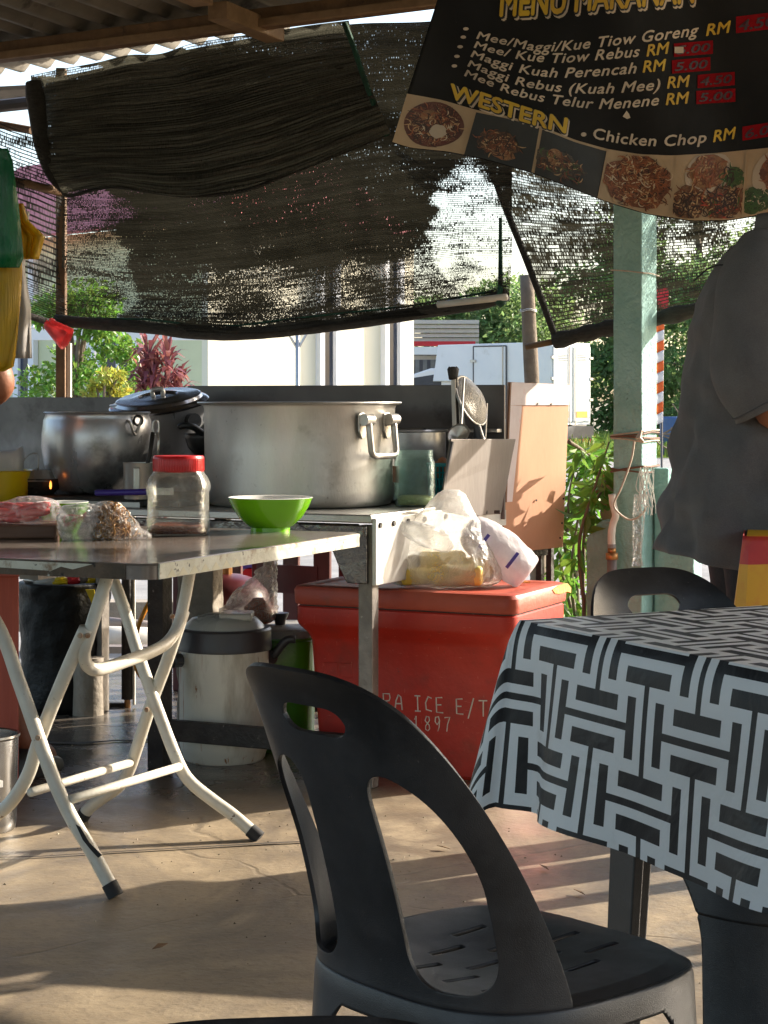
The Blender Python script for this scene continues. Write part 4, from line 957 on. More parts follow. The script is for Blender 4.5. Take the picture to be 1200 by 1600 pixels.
# ------------------------------------------------------------------ gas stove, pots and pans
stv = thing('gas_stove', 'low black gas stove under the round-bellied pot', 'stove', cw(-1.12, .33, TZ))
MB().box(cw(-1.1, .32, TZ+.012), (.85, .5, .022), AX).build('stove_body', M['darksteel'], stv, bevel=.004)
MB().lathe([(.02, .02), (.06, .022), (.065, .03), (.05, .034), (.0, .034)], cw(-1.137, .33, TZ), 24).build('burner', M['darkgrey'], stv)
for k in range(4):
    a = k*math.pi/2+.5; MB().box(cw(-1.137, .33, TZ+.03)+V(math.cos(a)*.09, math.sin(a)*.09, 0), (.1, .01, .016), (V(math.cos(a), math.sin(a), 0), V(-math.sin(a), math.cos(a), 0), z3)).build('pot_support', M['darkgrey'], stv)
MB().box(cw(-.97, .06, TZ+.005), (.34, .02, .02), AX).build('front_rail', M['steel'], stv)
fm = N('gas_flame'); e = fm.n('Emission'); e.inputs[0].default_value = (1, .25, .04, 1); e.inputs[1].default_value = 1.6; fm.l(e.outputs[0], fm.out.inputs[0])
fp = P(79, 757, 6.06)
MB().lathe([(.002, -.014), (.004, -.006), (.0035, .004), (.0005, .012)], fp, 8).build('flame', fm.m, stv, smooth=True)

def pot_profile(outer, wall=.003):
    inner = [(max(.001, r-wall), z+ (wall if i == 0 else 0)) for i, (r, z) in enumerate(outer)]
    return outer+inner[::-1]
def rivet_handle(par, c, r, z, ang, half, drop, m, stand=.035, rr=.008):
    n = V(math.cos(ang), math.sin(ang), 0); t = V(-n.y, n.x, 0)
    for s_ in (-1, 1):
        MB().prism([c+n*(r-.003)+t*(s_*half)+t*x+z3*(z+zz) for x, zz in [(-.022, .022), (.0, .026), (.022, .014), (.022, -.022), (.008, -.05), (-.008, -.055), (-.022, -.03)]], n*.007).build('handle_lug', m, par, bevel=.002)
        MB().tube([c+n*(r+.004)+t*(s_*half-.018)+z3*(z+.006), c+n*(r+stand)+t*(s_*half-.018)+z3*(z+.006)], .0, 4) if False else None
        MB().tube([c+n*(r+.018)+t*(s_*half-.02)+z3*(z+.004), c+n*(r+.018)+t*(s_*half+.02)+z3*(z+.004)], .018, 14).build('hinge_eye', m, par, smooth=True, angle=40)
    pts = [(-half, .0), (-half, -.02), (-half, -drop+.014), (-half+.006, -drop+.004), (-half+.018, -drop), (half-.018, -drop), (half-.006, -drop+.004), (half, -drop+.014), (half, -.02), (half, .0)]
    MB().tube([c+n*(r+.022+.012*max(0, -zz/drop))+t*x+z3*(z+zz) for x, zz in pts], rr, 10).build('bail_handle', m, par, smooth=True)
bigc = V(-.262, 5.965, TZ)
bpot = thing('stock_pot', 'very large wide dull aluminium stock pot in the middle of the counter', 'pot', bigc, 'cooking pots on the counter')
prof = [(.05, .001), (.262, .001), (.282, .006), (.291, .022), (.293, .05), (.295, .18), (.297, .300), (.301, .309), (.314, .312), (.318, .316), (.316, .3195), (.300, .319), (.293, .310), (.290, .18), (.288, .03), (.05, .012)]
MB().lathe(prof, bigc, 96, cap0=True, cap1=True).build('pot_body', M['potdull'], bpot, smooth=True, angle=50)
rivet_handle(bpot, bigc, .295, .262, math.atan2(-.60, .80), .062, .105, M['potdull'], rr=.010)
rivet_handle(bpot, bigc, .295, .262, math.atan2(.60, -.80), .062, .105, M['potdull'], rr=.010)
lc = V(P(152, 700, 6.2).x, 6.2, .80)
lpot = thing('belly_pot', 'round-bellied shiny soot-stained pot on the lit burner', 'pot', lc, 'cooking pots on the counter')
prof = [(.03, .0), (.10, .002), (.128, .012), (.155, .05), (.172, .10), (.179, .15), (.178, .19), (.172, .235), (.166, .250), (.168, .256), (.172, .26), (.168, .262), (.162, .256), (.168, .23), (.174, .15), (.15, .05), (.10, .01), (.03, .008)]
MB().lathe(prof, lc, 72, cap1=True).build('pot_body', M['potdark'], lpot, smooth=True, angle=60)
n = V(.75, -.66, 0).normalized(); t = V(-n.y, n.x, 0)
MB().tube(catmull([lc+n*.17+t*-.02+z3*.235, lc+n*.19+t*-.025+z3*.225, lc+n*.188+t*-.005+z3*.19, lc+n*.186+t*.008+z3*.205, lc+n*.19+t*.02+z3*.24, lc+n*.175+t*.012+z3*.252], 24), .0045, 6).build('handle_hook', M['potdull'], lpot, smooth=True)
MB().tube([lc+n*(.185)+t*.012+z3*.235+V(.014*math.cos(a), 0, .016*math.sin(a)) for a in [i*.63 for i in range(10)]], .004, 6, closed=True).build('handle_ring', M['darksteel'], lpot, smooth=True)
kc_ = V(P(249, 700, 6.55).x, 6.55, TZ)
kpot = thing('lidded_pot', 'tall dark steel pot behind the others with its shiny lid lying tilted on top', 'pot', kc_, 'cooking pots on the counter')
MB().lathe([(.03, .0), (.155, .002), (.165, .012), (.166, .30), (.170, .306), (.166, .31), (.162, .30), (.158, .012), (.03, .01)], kc_, 64, cap1=True).build('pot_body', M['potdark'], kpot, smooth=True, angle=50)
MB().tube([kc_+V(.12, -.12, .255), kc_+V(.135, -.14, .255)], .026, 16).build('knob', M['black'], kpot)
ldm = pm('polished_lid', (.34, .34, .36), (.26, .26, .28), rough=.2, metal=1, scale=5, rvar=.06)
lX = V(1, .0, .11).normalized(); lZ = V(-.105, -.21, 1).normalized(); lY = lZ.cross(lX).normalized(); lX = lY.cross(lZ)
lidc = V(P(248, 621, 6.5).x, 6.5, H+(YH-627)*6.5/F)
ld = MB().lathe([(.0, -.002), (.155, -.012), (.168, -.014), (.170, -.006), (.163, .0), (.15, .004), (.145, .014), (.135, .018), (.10, .016), (.088, .020), (.07, .022), (.066, .016), (.0, .018)], lidc, 72, ax=(lX, lY, lZ), cap0=False).build('lid', ldm, kpot, smooth=True, angle=40)
MB().tube(catmull([lidc+lX*-.016+lZ*.014, lidc+lX*-.016+lZ*.04, lidc+lX*.016+lZ*.04, lidc+lX*.016+lZ*.014], 12), .008, 8).build('lid_handle', M['potdull'], ld, smooth=True)
mc = cw(-.27, .735, TZ)
mp = thing('steel_pot', 'darker steel pot half hidden behind the plastic jar and utensils', 'pot', mc, 'cooking pots on the counter')
MB().lathe([(.03, .0), (.155, .002), (.168, .012), (.169, .222), (.176, .226), (.174, .231), (.165, .225), (.16, .012), (.03, .01)], mc, 64, cap1=True).build('pot_body', M['potdark'], mp, smooth=True, angle=50)
# small pail-like mug in front with a spoon handle
gc = V(P(217, 765, 5.83).x, 5.83, TZ+.024)
mg = thing('steel_mug', 'straight steel mug standing in front of the round-bellied pot', 'mug', gc)
MB().lathe([(.01, 0), (.044, .001), (.046, .006), (.047, .108), (.049, .111), (.045, .111), (.043, .006), (.01, .004)], gc, 40, cap1=True).build('mug_body', M['potdull'], mg, smooth=True, angle=50)
MB().box(gc+V(.0, -.05, .055), (.020, .012, .085)).build('strap_handle', M['potdull'], mg, bevel=.004)
tg = thing('ladle', 'dark steel ladle with loop end leaning in the steel mug', 'ladle', gc+z3*.05)
MB().tube([gc+V(.0, .0, .02), P(234, 712, 5.84), P(239, 676, 5.86)], [.006, .006, .007], 8).build('shaft', M['darksteel'], tg, smooth=True)
MB().tube([P(243.5, 668, 5.86)+V(.010*math.cos(a), 0, .022*math.sin(a)) for a in [i*.52 for i in range(12)]], .0035, 6, closed=True).build('loop', M['potdull'], tg, smooth=True)
MB().tube([P(246, 712, 5.85), P(248, 690, 5.85), P(246, 676, 5.86)], .005, 6).build('second_shaft', M['potdull'], tg, smooth=True)
kn = thing('purple_knife', 'knife with purple handle lying along the stove front', 'knife', P(190, 770, 5.74))
MB().tube([P(148, 770, 5.76), P(152, 770, 5.76), P(228, 768.5, 5.72), P(231, 768.5, 5.72)], [.007, .0095, .0095, .008], 10).build('handle', M['purple'], kn, smooth=True)
MB().box(P(250, 768, 5.7), (.08, .003, .02)).build('blade', M['steel'], kn)
bl = thing('black_ladle', 'black plastic ladle hooked at the left of the large stock pot', 'ladle', P(305, 690, 6.2))
MB().tube(catmull([P(279, 669, 6.1), P(283, 666, 6.1), P(293, 665, 6.1), P(305, 669, 6.12), P(322, 682, 6.16)], 16), [.006, .009, .010, .010, .010]+[.011]*11, 8).build('handle', M['black'], bl, smooth=True)
MB().lathe([(.0, -.07), (.022, -.062), (.042, -.04), (.052, -.01), (.053, .006), (.050, .006), (.04, -.035), (.0, -.06)], P(314, 680, 6.19), 24).build('ladle_bowl', M['black'], bl, smooth=True)
# small wok with wire handle, yellow tub, paper cup
wc = V(P(58, 740, 6.15).x, 6.15, TZ+.07)
wk = thing('small_wok', 'small blackened wok lined with foil and a wire handle', 'wok', wc)
MB().lathe([(.0, -.06), (.04, -.055), (.08, -.025), (.095, .0), (.10, .006), (.094, .004), (.07, -.02), (.0, -.04)], wc, 32).build('wok_bowl', M['darksteel'], wk, smooth=True)
MB().lathe([(.0, .01), (.03, .016), (.05, .03), (.062, .038), (.07, .02), (.08, .002)], wc+V(.0, -.02, -.005), 17, cap0=False).build('foil', M['steel'], wk)
MB().tube(catmull([wc+V(-.05, -.05, .0), wc+V(-.035, -.05, .06), wc+V(-.01, -.05, .085), wc+V(.012, -.05, .08), wc+V(.012, -.05, .03)], 18), .0025, 6).build('wire_handle', M['steel'], wk, smooth=True)
yc = V(P(-5, 785, 6.08).x, 6.08, TZ+.022)
yt = thing('yellow_tub', 'yellow plastic tub at the left end of the counter', 'tub', yc)
MB().lathe([(.01, -.02), (.09, -.02), (.112, .078), (.116, .08), (.112, .082), (.106, .078), (.086, .0), (.01, .0)], yc, 40, cap1=True).build('tub_body', M['yellow'], yt, smooth=True, angle=50)
MB().box(yc+V(-.04, -.1, .02), (.05, .012, .05)).build('sticker', M['paper'], yt)
pc = thing('plastic_jug', 'frosted white plastic jug standing in the yellow tub', 'jug', yc+z3*.02)
MB().rings([[yc+V(-.0, .0, z)+V(w_*math.copysign(abs(math.cos(a))**.5, math.cos(a)), .05*math.copysign(abs(math.sin(a))**.5, math.sin(a)), .01*math.sin(a*2+1)*(z > .1)) for a in [k*math.pi/8 for k in range(16)]] for z, w_ in ((.002, .07), (.06, .08), (.12, .084), (.148, .078))], cap=False).build('jug_body', M['paper'], pc, smooth=True, solid=.003)
dk = thing('dark_ladle', 'black ladle head at the left picture edge above the steam', 'ladle', P(-2, 695, 5.9))
MB().lathe([(.0, -.05), (.03, -.04), (.045, -.01), (.048, .0), (.04, -.01), (.0, -.035)], P(-8, 690, 5.9), 20, ax=(V(.3, 0, 1).normalized(), V(0, 1, 0), V(1, 0, -.3).normalized())).build('ladle_bowl', M['black'], dk, smooth=True)
MB().tube([P(-8, 680, 5.9), P(-60, 620, 5.85)], .006, 6).build('handle', M['darksteel'], dk)
# steam over the wok
sm = N('steam'); vol = sm.n('VolumePrincipled'); vv = sm.coord('Object', (1, 1, .6)); nn_ = sm.noise(vv, 22, 4, .6, .8)
gd_ = sm.n('TexCoord'); sp_ = sm.n('VectorMath', operation='LENGTH'); mpn = sm.n('Mapping'); sm.l(gd_.outputs['Object'], mpn.inputs[0]); mpn.inputs['Scale'].default_value = (7.5, 9, 8.5); sm.l(mpn.outputs[0], sp_.inputs[0])
fall = sm.ramp(sp_.outputs['Value'], 1.0, .2); sm.l(sm.math('MULTIPLY', fall, sm.math('MULTIPLY', sm.ramp(nn_, .40, .70), 11.0)), vol.inputs['Density'])
vol.inputs['Color'].default_value = (1, 1, 1, 1); sm.l(vol.outputs[0], sm.out.inputs['Volume'])
sc_ = P(34, 712, 6.12)
so_ = MB().lathe([(.001, -.13), (.09, -.09), (.13, 0), (.09, .09), (.001, .13)], sc_, 16, cap1=True).build('steam', sm.m, None, loc=sc_); stuff(so_); so_['label'] = 'thin white steam rising over the small wok'

# aqua jar, basket, eggs, utensils behind the guard
jc = cw(-.07, .455, TZ)
j2 = thing('plastic_jar', 'squat clear aqua plastic jar with some yellow noodles at its bottom', 'jar', jc)
MB().lathe([(.01, .002), (.058, .002), (.062, .008), (.0615, .06), (.063, .065), (.0615, .07), (.062, .13), (.059, .143), (.056, .147), (.057, .150), (.055, .154), (.057, .158), (.055, .162), (.056, .172), (.054, .172), (.053, .15), (.059, .13), (.058, .01), (.01, .005)], jc, 32, sq=5, cap1=True).build('jar_body', M['jar2'], j2, smooth=True, angle=50)
MB().lathe([(.01, .006), (.053, .007), (.054, .028), (.04, .034), (.0, .032)], jc, 24, sq=5).build('contents', M['noodle'], j2, smooth=True)
MB().box(jc-v3*.0625-u3*.035+z3*.10, (.02, .002, .05), AX).build('sticker', M['teakbrown'], j2)
bc = cw(-.045, .61, TZ)
bk = thing('teal_basket', 'small teal slatted plastic basket holding brown eggs', 'basket', bc)
bk_ = MB().lathe([(.045, .118), (.049, .118), (.05, .128), (.045, .13)], bc, 24, sq=5, cap0=False).build('rim', M['basket'], bk)
MB().lathe([(.005, .0), (.038, .001), (.04, .01), (.036, .012), (.005, .01)], bc, 20, sq=5).build('base', M['basket'], bk)
sq5 = lambda a: 1/((abs(math.cos(a))**5+abs(math.sin(a))**5)**.2)
for k in range(28):
    a = k/28*6.283; d = V(math.cos(a), math.sin(a), 0)*sq5(a)
    MB().tube([bc+d*.039+z3*.005, bc+d*.046+z3*.12], .0026, 5).build('slat', M['basket'], bk)
for zz in (.03, .055, .08, .1):
    MB().tube([bc+V(math.cos(k*.2618), math.sin(k*.2618), 0)*sq5(k*.2618)*(.040+.006*zz/.12)+z3*zz for k in range(24)], .0022, 5, closed=True).build('hoop', M['basket'], bk)
for k, (x, y, zz) in enumerate([(0, 0, .118), (.022, .012, .112), (-.02, -.012, .105), (.018, -.02, .10)]):
    eg = thing('egg', ['topmost brown egg in the teal basket', 'brown egg at the right in the teal basket', 'brown egg at the left in the teal basket', 'lower brown egg at the basket front'][k], 'egg', bc+V(x, y, zz), 'eggs in the teal basket')
    MB().lathe([(.0, -.026), (.014, -.022), (.021, -.006), (.020, .008), (.012, .024), (.0, .03)], bc+V(x, y, zz), 16, cap0=False).build('shell', M['egg'], eg, smooth=True)
ut = thing('tongs', 'tall narrow steel serving tongs standing behind the zinc guard', 'tongs', P(715, 690, 6.1))
for k, (x0, x1, w_) in enumerate([(709, 712, .014), (716, 713, .016), (722, 716, .012)]):
    b0, b1 = P(x0+2, 720, 6.1), P(x1-4, 580, 6.08); d = (b1-b0).normalized()
    MB().box((b0+b1)/2+V(0, .01*k, 0), (w_, .006, (b1-b0).length), (d.cross(V(0, 1, 0)).normalized(), V(0, 1, 0), d)).build('arm', M['darksteel'] if k == 1 else M['steel'], ut, bevel=.002)
MB().rings([[P(708, y, 6.07)+V(w_*math.cos(a)*.5, .012*math.sin(a), .004*math.sin(a*3)) for a in [k*math.pi/5 for k in range(10)]] for (y, w_) in ((592, .028), (583, .034), (577, .038), (574, .03))]).build('bent_head', M['darksteel'], ut, smooth=True)
sr = thing('strainer', 'round steel mesh strainer standing on edge behind the zinc guard', 'strainer', P(735, 640, 6.15))
scn = P(736, 626, 6.15); sX = V(-.36, .35, .86).normalized(); sN = V(.80, -.45, .40).normalized(); sX = (sX-sN*sX.dot(sN)).normalized(); sY = sN.cross(sX)
MB().tube([scn+sX*.085*math.cos(k*.2618)+sY*.085*math.sin(k*.2618) for k in range(24)], .0045, 6, closed=True).build('hoop', M['steel'], sr, smooth=True)
meshm = pm('fine_wire_mesh', (.5, .47, .42), (.32, .3, .26), rough=.4, metal=.8, scale=200, bump=.8, bscale=300)
MB().lathe([(.0, -.035), (.04, -.028), (.07, -.012), (.084, .0)], scn, 24, ax=(sX, sY, -sN), cap0=False).build('mesh_bowl', meshm, sr, smooth=True, solid=.0015)
MB().tube([scn-sX*.085, scn-sX*.14], .005, 6).build('handle', M['steel'], sr)
sp2 = thing('spatula', 'flat black spatula standing upright behind the zinc guard', 'spatula', P(748, 680, 6.12))
MB().prism([P(736, 725, 6.20), P(752, 725, 6.20), P(758, 632, 6.21), P(750, 629, 6.21), P(746, 632, 6.21), P(741, 662, 6.20)], (0, .004, 0)).build('blade', M['black'], sp2, bevel=.001)
MB().tube([P(760.5, 630, 6.22), P(757, 705, 6.22)], .004, 6).build('steel_rod', M['steel'], sp2)
sn = thing('ladle', 'small steel ladle bowl showing just above the zinc guard', 'ladle', P(716, 680, 5.98))
MB().lathe([(.0, -.03), (.02, -.026), (.034, -.008), (.036, .0), (.03, -.006), (.0, -.022)], P(716, 678, 5.98), 20, ax=(V(1, 0, .2).normalized(), V(.0, .5, .85).normalized(), V(.1, -.85, .5).normalized())).build('ladle_bowl', M['potdull'], sn, smooth=True)
MB().tube([P(719, 690, 6.0), P(725, 590, 6.06)], .004, 6).build('shaft', M['steel'], sn)
MB().prism([P(728, 724, 6.05), P(735, 724, 6.05), P(724, 640, 6.09), P(720, 640, 6.09)], (0, .003, 0)).build('second_handle', M['steel'], sn)

# ------------------------------------------------------------------ red ice box and the bags on it
K = V(.37, 5.41, 0); e1, e2 = V(-.905, .425, 0), V(.425, .905, 0); BL, BW = .72, .46
def rr_ring(x0, x1, y0, y1, r, z, n=5):
    pts = []
    for cx, cy, a0 in ((x1-r, y1-r, 0), (x0+r, y1-r, 90), (x0+r, y0+r, 180), (x1-r, y0+r, 270)):
        for k in range(n+1):
            a = R(a0+90*k/n); pts.append(K+e1*(cx+r*math.cos(a))+e2*(cy+r*math.sin(a))+z3*z)
    return pts
ib = thing('ice_box', 'big scuffed red plastic ice box with faded lid and white hand lettering', 'ice box', K+e1*BL/2+e2*BW/2)
def inset(i, z, r=.04): return rr_ring(i, BL-i, i, BW-i, max(.008, r-i*.3), z)
MB().rings([inset(.075, .0), inset(.065, .012), inset(.048, .30), inset(.043, .385), inset(.034, .405), inset(.012, .43), inset(.008, .44), inset(.008, .484), inset(.012, .488)]).build('body', M['red'], ib, smooth=True, angle=35)
MB().rings([inset(.014, .491), inset(.004, .494), inset(.002, .50), inset(.0, .535), inset(.006, .546), inset(.02, .550), inset(.05, .549), inset(.055, .546)]).build('lid', M['redlid'], ib, smooth=True, angle=35)
MB().rings([inset(.013, .4875), inset(.013, .492)]).build('seam', M['darksteel'], ib)
MB().prism([K+e1*-.002+e2*y+z3*z for y, z in [(.30, .538), (.36, .545), (.43, .547), (.462, .53), (.46, .515), (.43, .522), (.37, .520), (.32, .526)]], e1*.012).build('broken_foam', M['foam'], ib)
MB().rings([[K+e1*(.10+.02*math.cos(a))+e2*(.33+.006*math.sin(a))+z3*(.552+zz) for a in [k*.785 for k in range(8)]] for zz in (0, .006)]).build('lid_chip', M['foam'], ib)
STK = {'R': [[(0, 0), (0, 1), (.55, 1), (.6, .75), (.5, .55), (0, .52)], [(.25, .52), (.6, 0)]], 'A': [[(0, 0), (.12, .6), (.35, 1), (.55, .85), (.65, .0)], [(.08, .4), (.62, .42)]], 'I': [[(0, 1), (.5, 1)], [(.25, 1), (.25, 0)], [(0, 0), (.5, .0)]], 'C': [[(.6, .9), (.3, 1), (.05, .6), (.1, .15), (.6, .05)]], 'E': [[(.55, 1), (0, .97), (0, .02), (.6, 0)], [(0, .5), (.45, .52)]], '/': [[(0, -.25), (.55, 1.1)]], 'T': [[(0, .98), (.75, 1)], [(.4, 1), (.36, -.05)]], '1': [[(0, .75), (.15, 1), (.15, 0)]], '8': [[(.3, .5), (.05, .7), (.2, 1), (.45, .95), (.5, .72), (.1, .35), (.08, .1), (.3, 0), (.5, .15), (.45, .4), (.3, .5)]], '9': [[(.5, .7), (.25, .45), (.05, .65), (.1, .95), (.4, 1), (.5, .75), (.45, .3), (.3, 0)]], '7': [[(0, .95), (.55, 1), (.3, .5), (.2, 0)]]}
def face(px, py):        # point on the front face of the box
    i = .048
    o0 = K+e2*(i-.001); t = (px-600)/F; s_ = (t*o0.y-o0.x)/(e1.x-t*e1.y); p = o0+e1*s_
    p.z = H-(py-YH)*p.y/F; z = p.z; i2 = .075-(z/.385)*.032
    return p-e2*(.048-i2)*-1*1.0+e2*0 if False else V(p.x, p.y, p.z)+e2*(i2-.048)
def scrawl(word, x0, y0, wd, ht, slope, name):
    par = None; mb = MB(); x = x0
    for ch in word:
        if ch == ' ': x += wd*1.0; continue
        for stroke in STK[ch]:
            pts = [face(x+q[0]*wd*1.25, y0+(x+q[0]*wd-x0)*slope-q[1]*ht)-e2*.0035 for q in stroke]
            mb.tube(pts, .0021, 5)
        mb.build(name, M['chalk'], ib); mb = MB()
        x += wd*1.28 if ch != 'I' else wd*1.15
scrawl('RA ICE E/T', 598, 1108, 13.8, 24, .07, 'letter')
scrawl('1897', 646, 1142, 12.2, 23, .04, 'letter')
for (x, y, w_, h_) in [(505, 1035, 22, 58), (532, 1037, 18, 22), (560, 1030, 12, 20), (566, 1060, 12, 22)]:
    mb = MB(); q_ = [face(x, y), face(x+w_, y), face(x+w_, y+h_), face(x, y+h_)]
    mb.tube(q_, .0025, 4, closed=True); mb.build('embossed_mark', M['red'], ib)

def crumple(p, s, amp, seed): 
    q = Vector(p)*s
    n_ = abs(mnoise.noise(q+Vector((seed, 0, 0))))+.5*abs(mnoise.noise(q*2.1+Vector((0, seed, 0))))+.3*abs(mnoise.noise(q*4.3+Vector((0, 0, seed))))
    return (n_-.35)*amp
def bag(name, parent, c, stations, m, amp=.03, s=14, seed=1, n=56, ax=(V(1, 0, 0), V(0, 1, 0), z3), sub=4, solid=0):
    """stations: (height, half width, half depth, shift x, shift y)"""
    X, Y, Zz = ax; st_ = catmull([Vector((a[1], a[2], a[0])) for a in stations], len(stations)*sub); sh = catmull([Vector((a[3], a[4], 0)) for a in stations], len(stations)*sub)
    rows = []
    for q, h_ in zip(st_, sh):
        r = []
        for k in range(n):
            a = 2*math.pi*k/n
            p0 = X*(q.x*math.cos(a)+h_.x)+Y*(q.y*math.sin(a)+h_.y)+Zz*max(0, q.z)
            d = crumple(p0, s, amp, seed)
            dirn = (X*math.cos(a)*q.x+Y*math.sin(a)*q.y)
            if dirn.length > 1e-5: dirn.normalize()
            fade = min(1, q.z/.03+.25)
            r.append(c+p0+dirn*d*fade)
        rows.append(r)
    return MB().rings(rows).build(name, m, parent, smooth=True, solid=solid)
lidz = .552
g0 = P(697, 926, 5.62); g0.z = lidz; g0.y = 5.68
bg1 = thing('carrier_bag', 'bulging milky plastic carrier bag full of yellow packets on the ice box lid', 'bag', g0)
bag('film', bg1, g0, [(0, .14, .075, 0, 0), (.012, .162, .095, 0, 0), (.05, .166, .10, 0, 0), (.10, .148, .09, -.004, 0), (.15, .118, .075, -.002, 0), (.20, .085, .055, .004, 0), (.245, .055, .04, .010, 0), (.27, .040, .026, .014, 0), (.282, .022, .012, .014, 0)], M['bagmilky'], .020, 8, 3, 90, sub=7)
bag('knotted_ear', bg1, g0+V(-.138, -.06, .165), [(0, .012, .01, 0, 0), (.02, .012, .01, -.002, 0), (.03, .007, .006, -.004, 0), (.045, .016, .012, -.006, 0)], M['bagmilky'], .01, 40, 5, 16)
bag('fold', bg1, g0+V(-.055, -.095, .105), [(0, .01, .006, .05, 0), (.02, .05, .02, .03, .0), (.05, .07, .028, .0, 0), (.075, .055, .02, -.03, 0), (.09, .02, .008, -.06, 0)], M['bagmilky'], .014, 16, 8, 40)
for k, (x, y, zz, sx, sy, sz, an) in enumerate([(-.08, -.02, .03, .12, .09, .05, .3), (.05, -.03, .035, .13, .10, .06, -.2), (-.01, .03, .07, .14, .07, .06, .1), (.095, .02, .045, .07, .09, .07, .5), (-.115, .03, .03, .05, .06, .05, 0), (.01, -.05, .022, .11, .05, .04, .05)]):
    X = V(math.cos(an), math.sin(an), 0)
    MB().box(g0+V(x, y, zz), (sx, sy, sz), (X, V(-X.y, X.x, 0), z3)).build('yellow_packet', M['yellowpack'], bg1, bevel=.014, smooth=True, seg=3)
g1 = K+e1*.12+e2*.27; g1.z = lidz
bg2 = thing('printed_bag', 'slumped white printed bag with purple stripe behind the carrier bag', 'bag', g1)
tx = V(-.80, .10, .62).normalized(); ty = V(.15, .98, -.1).normalized(); ty = (ty-tx*ty.dot(tx)).normalized(); tX = ty.cross(tx).normalized()
bag('film', bg2, g1+V(.055, 0, .03), [(0, .03, .03, 0, 0), (.008, .055, .055, 0, 0), (.05, .062, .065, 0, 0), (.12, .066, .068, 0, 0), (.18, .062, .062, 0, 0), (.22, .045, .045, 0, 0), (.235, .02, .02, 0, 0)], M['bagprint'], .010, 14, 12, 60, ax=(tX, ty, tx), sub=5)
for h_, a_ in ((.06, -.6), (.16, -.75)):
    MB().grid([[g1+V(.055, 0, .03)+tx*(h_+dz)+tX*(.071*math.cos(a_*1.0+q*.16-1.3))+ty*(.074*math.sin(a_+q*.16-1.3)) for q in range(6)] for dz in (0, .010)]).build('stripe', M['blueprint'], bg2, solid=.002)

# ------------------------------------------------------------------ folding table
TT = .755
C1 = V(-.490, 4.03, 0); Lx = V(.409, .912, 0); Wx = V(-.912, .409, 0); TL, TW = 1.063, .75
def tw(l, w_, z): return C1+Lx*l+Wx*w_+z3*z
ft = thing('folding_table', 'worn folding table with chipped cream steel legs and wet brown laminate top', 'table', tw(.53, .37, 0))
def rrect(l0, l1, w0, w1, r, z, n=6):
    pts = []
    for cl, cw_, a0 in ((l1-r, w1-r, 0), (l0+r, w1-r, 90), (l0+r, w0+r, 180), (l1-r, w0+r, 270)):
        for k in range(n+1):
            a = R(a0+90*k/n); pts.append(tw(cl+r*math.cos(a), cw_+r*math.sin(a), z))
    return pts
MB().rings([rrect(.0, TL, .0, TW, .035, TT-.034), rrect(0, TL, 0, TW, .035, TT-.005), rrect(.004, TL-.004, .004, TW-.004, .033, TT)]).build('table_top', M['tabletop'], ft, smooth=True, angle=35)
# edge bands: pale laminate on the long side, mostly broken away on the short side
tri = 22
mb = MB()
L0, L1 = .03, TL-.03
MB().box(tw((L0+L1)/2, -.0022, TT-.0175), (L1-L0, .004, .033), (Lx, Wx, z3)).build('edge_band', M['edge_white'], ft)
MB().box(tw(.5*(L0+L1), -.0035, TT-.006), (L1-L0, .004, .008), (Lx, Wx, z3)).build('edge_lip', M['edge_white'], ft)
for k in range(7):
    l = .06+k*.048; hgt = .018
    MB().prism([tw(l, -.0046, TT-.033), tw(l+.042, -.0046, TT-.033), tw(l+.021, -.0046, TT-.033+hgt)], Wx*.001).build('triangle_print', pm('faded_yellow_print', (.62, .58, .42), rough=.4) if k == 0 else bpy.data.materials['faded_yellow_print'], ft)
bare = rrect(-.0022, .3, -.0, TW+.0, .035, TT-.033)
MB().box(tw(-.0022, .39, TT-.0175), (.004, .66, .0325), (Lx, Wx, z3)).build('bare_edge', M['edge_bare'], ft)
MB().prism([tw(-.0048, .14, TT-.004), tw(-.0048, .19, TT-.017), tw(-.0048, .22, TT-.012), tw(-.0048, .245, TT-.022), tw(-.0048, .44, TT-.018), tw(-.0048, .46, TT-.003)], Lx*.003).build('torn_edge_band', M['edge_white'], ft)
MB().box(tw(TL/2, TW/2, TT-.045), (TL-.2, .05, .02), (Lx, Wx, z3)).build('cross_rail', M['greysteel'], ft)
RT = .0160
def pxtube(pts, d0, d1, n, name, r=RT, ends=True, par=ft):
    y0, y1 = pts[0][1], pts[-1][1]
    pp_ = []
    for (x, y) in pts:
        f = (y-y0)/(y1-y0); pp_.append(P(x, y, d0+(d1-d0)*f))
    pp_ = catmull(pp_, n)
    return MB().tube(pp_, r, 14).build(name, M['cream_pipe'], par, smooth=True), pp_
la, pa = pxtube([(-58, 890), (0, 985), (30, 1066), (60, 1152), (86, 1223), (112, 1278), (146, 1335), (180, 1398)], 4.42, 4.24, 48, 'leg')
lc_, pcc = pxtube([(166, 880), (192, 945), (216, 1022), (246, 1108), (278, 1190), (298, 1222), (332, 1250), (366, 1275), (404, 1308)], 5.0, 4.80, 54, 'leg')
lb, pb_ = pxtube([(134, 982), (108, 1040), (82, 1102), (60, 1160), (44, 1210), (18, 1252), (-20, 1285), (-115, 1362)], 4.29, 4.52, 48, 'leg')
ld_, pd_ = pxtube([(287, 955), (262, 1030), (236, 1100), (214, 1168), (202, 1202), (186, 1228), (156, 1250), (138, 1264), (125, 1282)], 4.86, 5.01, 48, 'leg')
for (lg, p_) in ((la, pa), (lc_, pcc), (lb, pb_), (ld_, pd_)):
    e_ = p_[-1]; d = (p_[-1]-p_[-3]).normalized()
    MB().tube([e_-d*.028, e_+d*.004], RT+.002, 14).build('rubber_foot', M['rubber'], lg, smooth=True, angle=40)
up = []
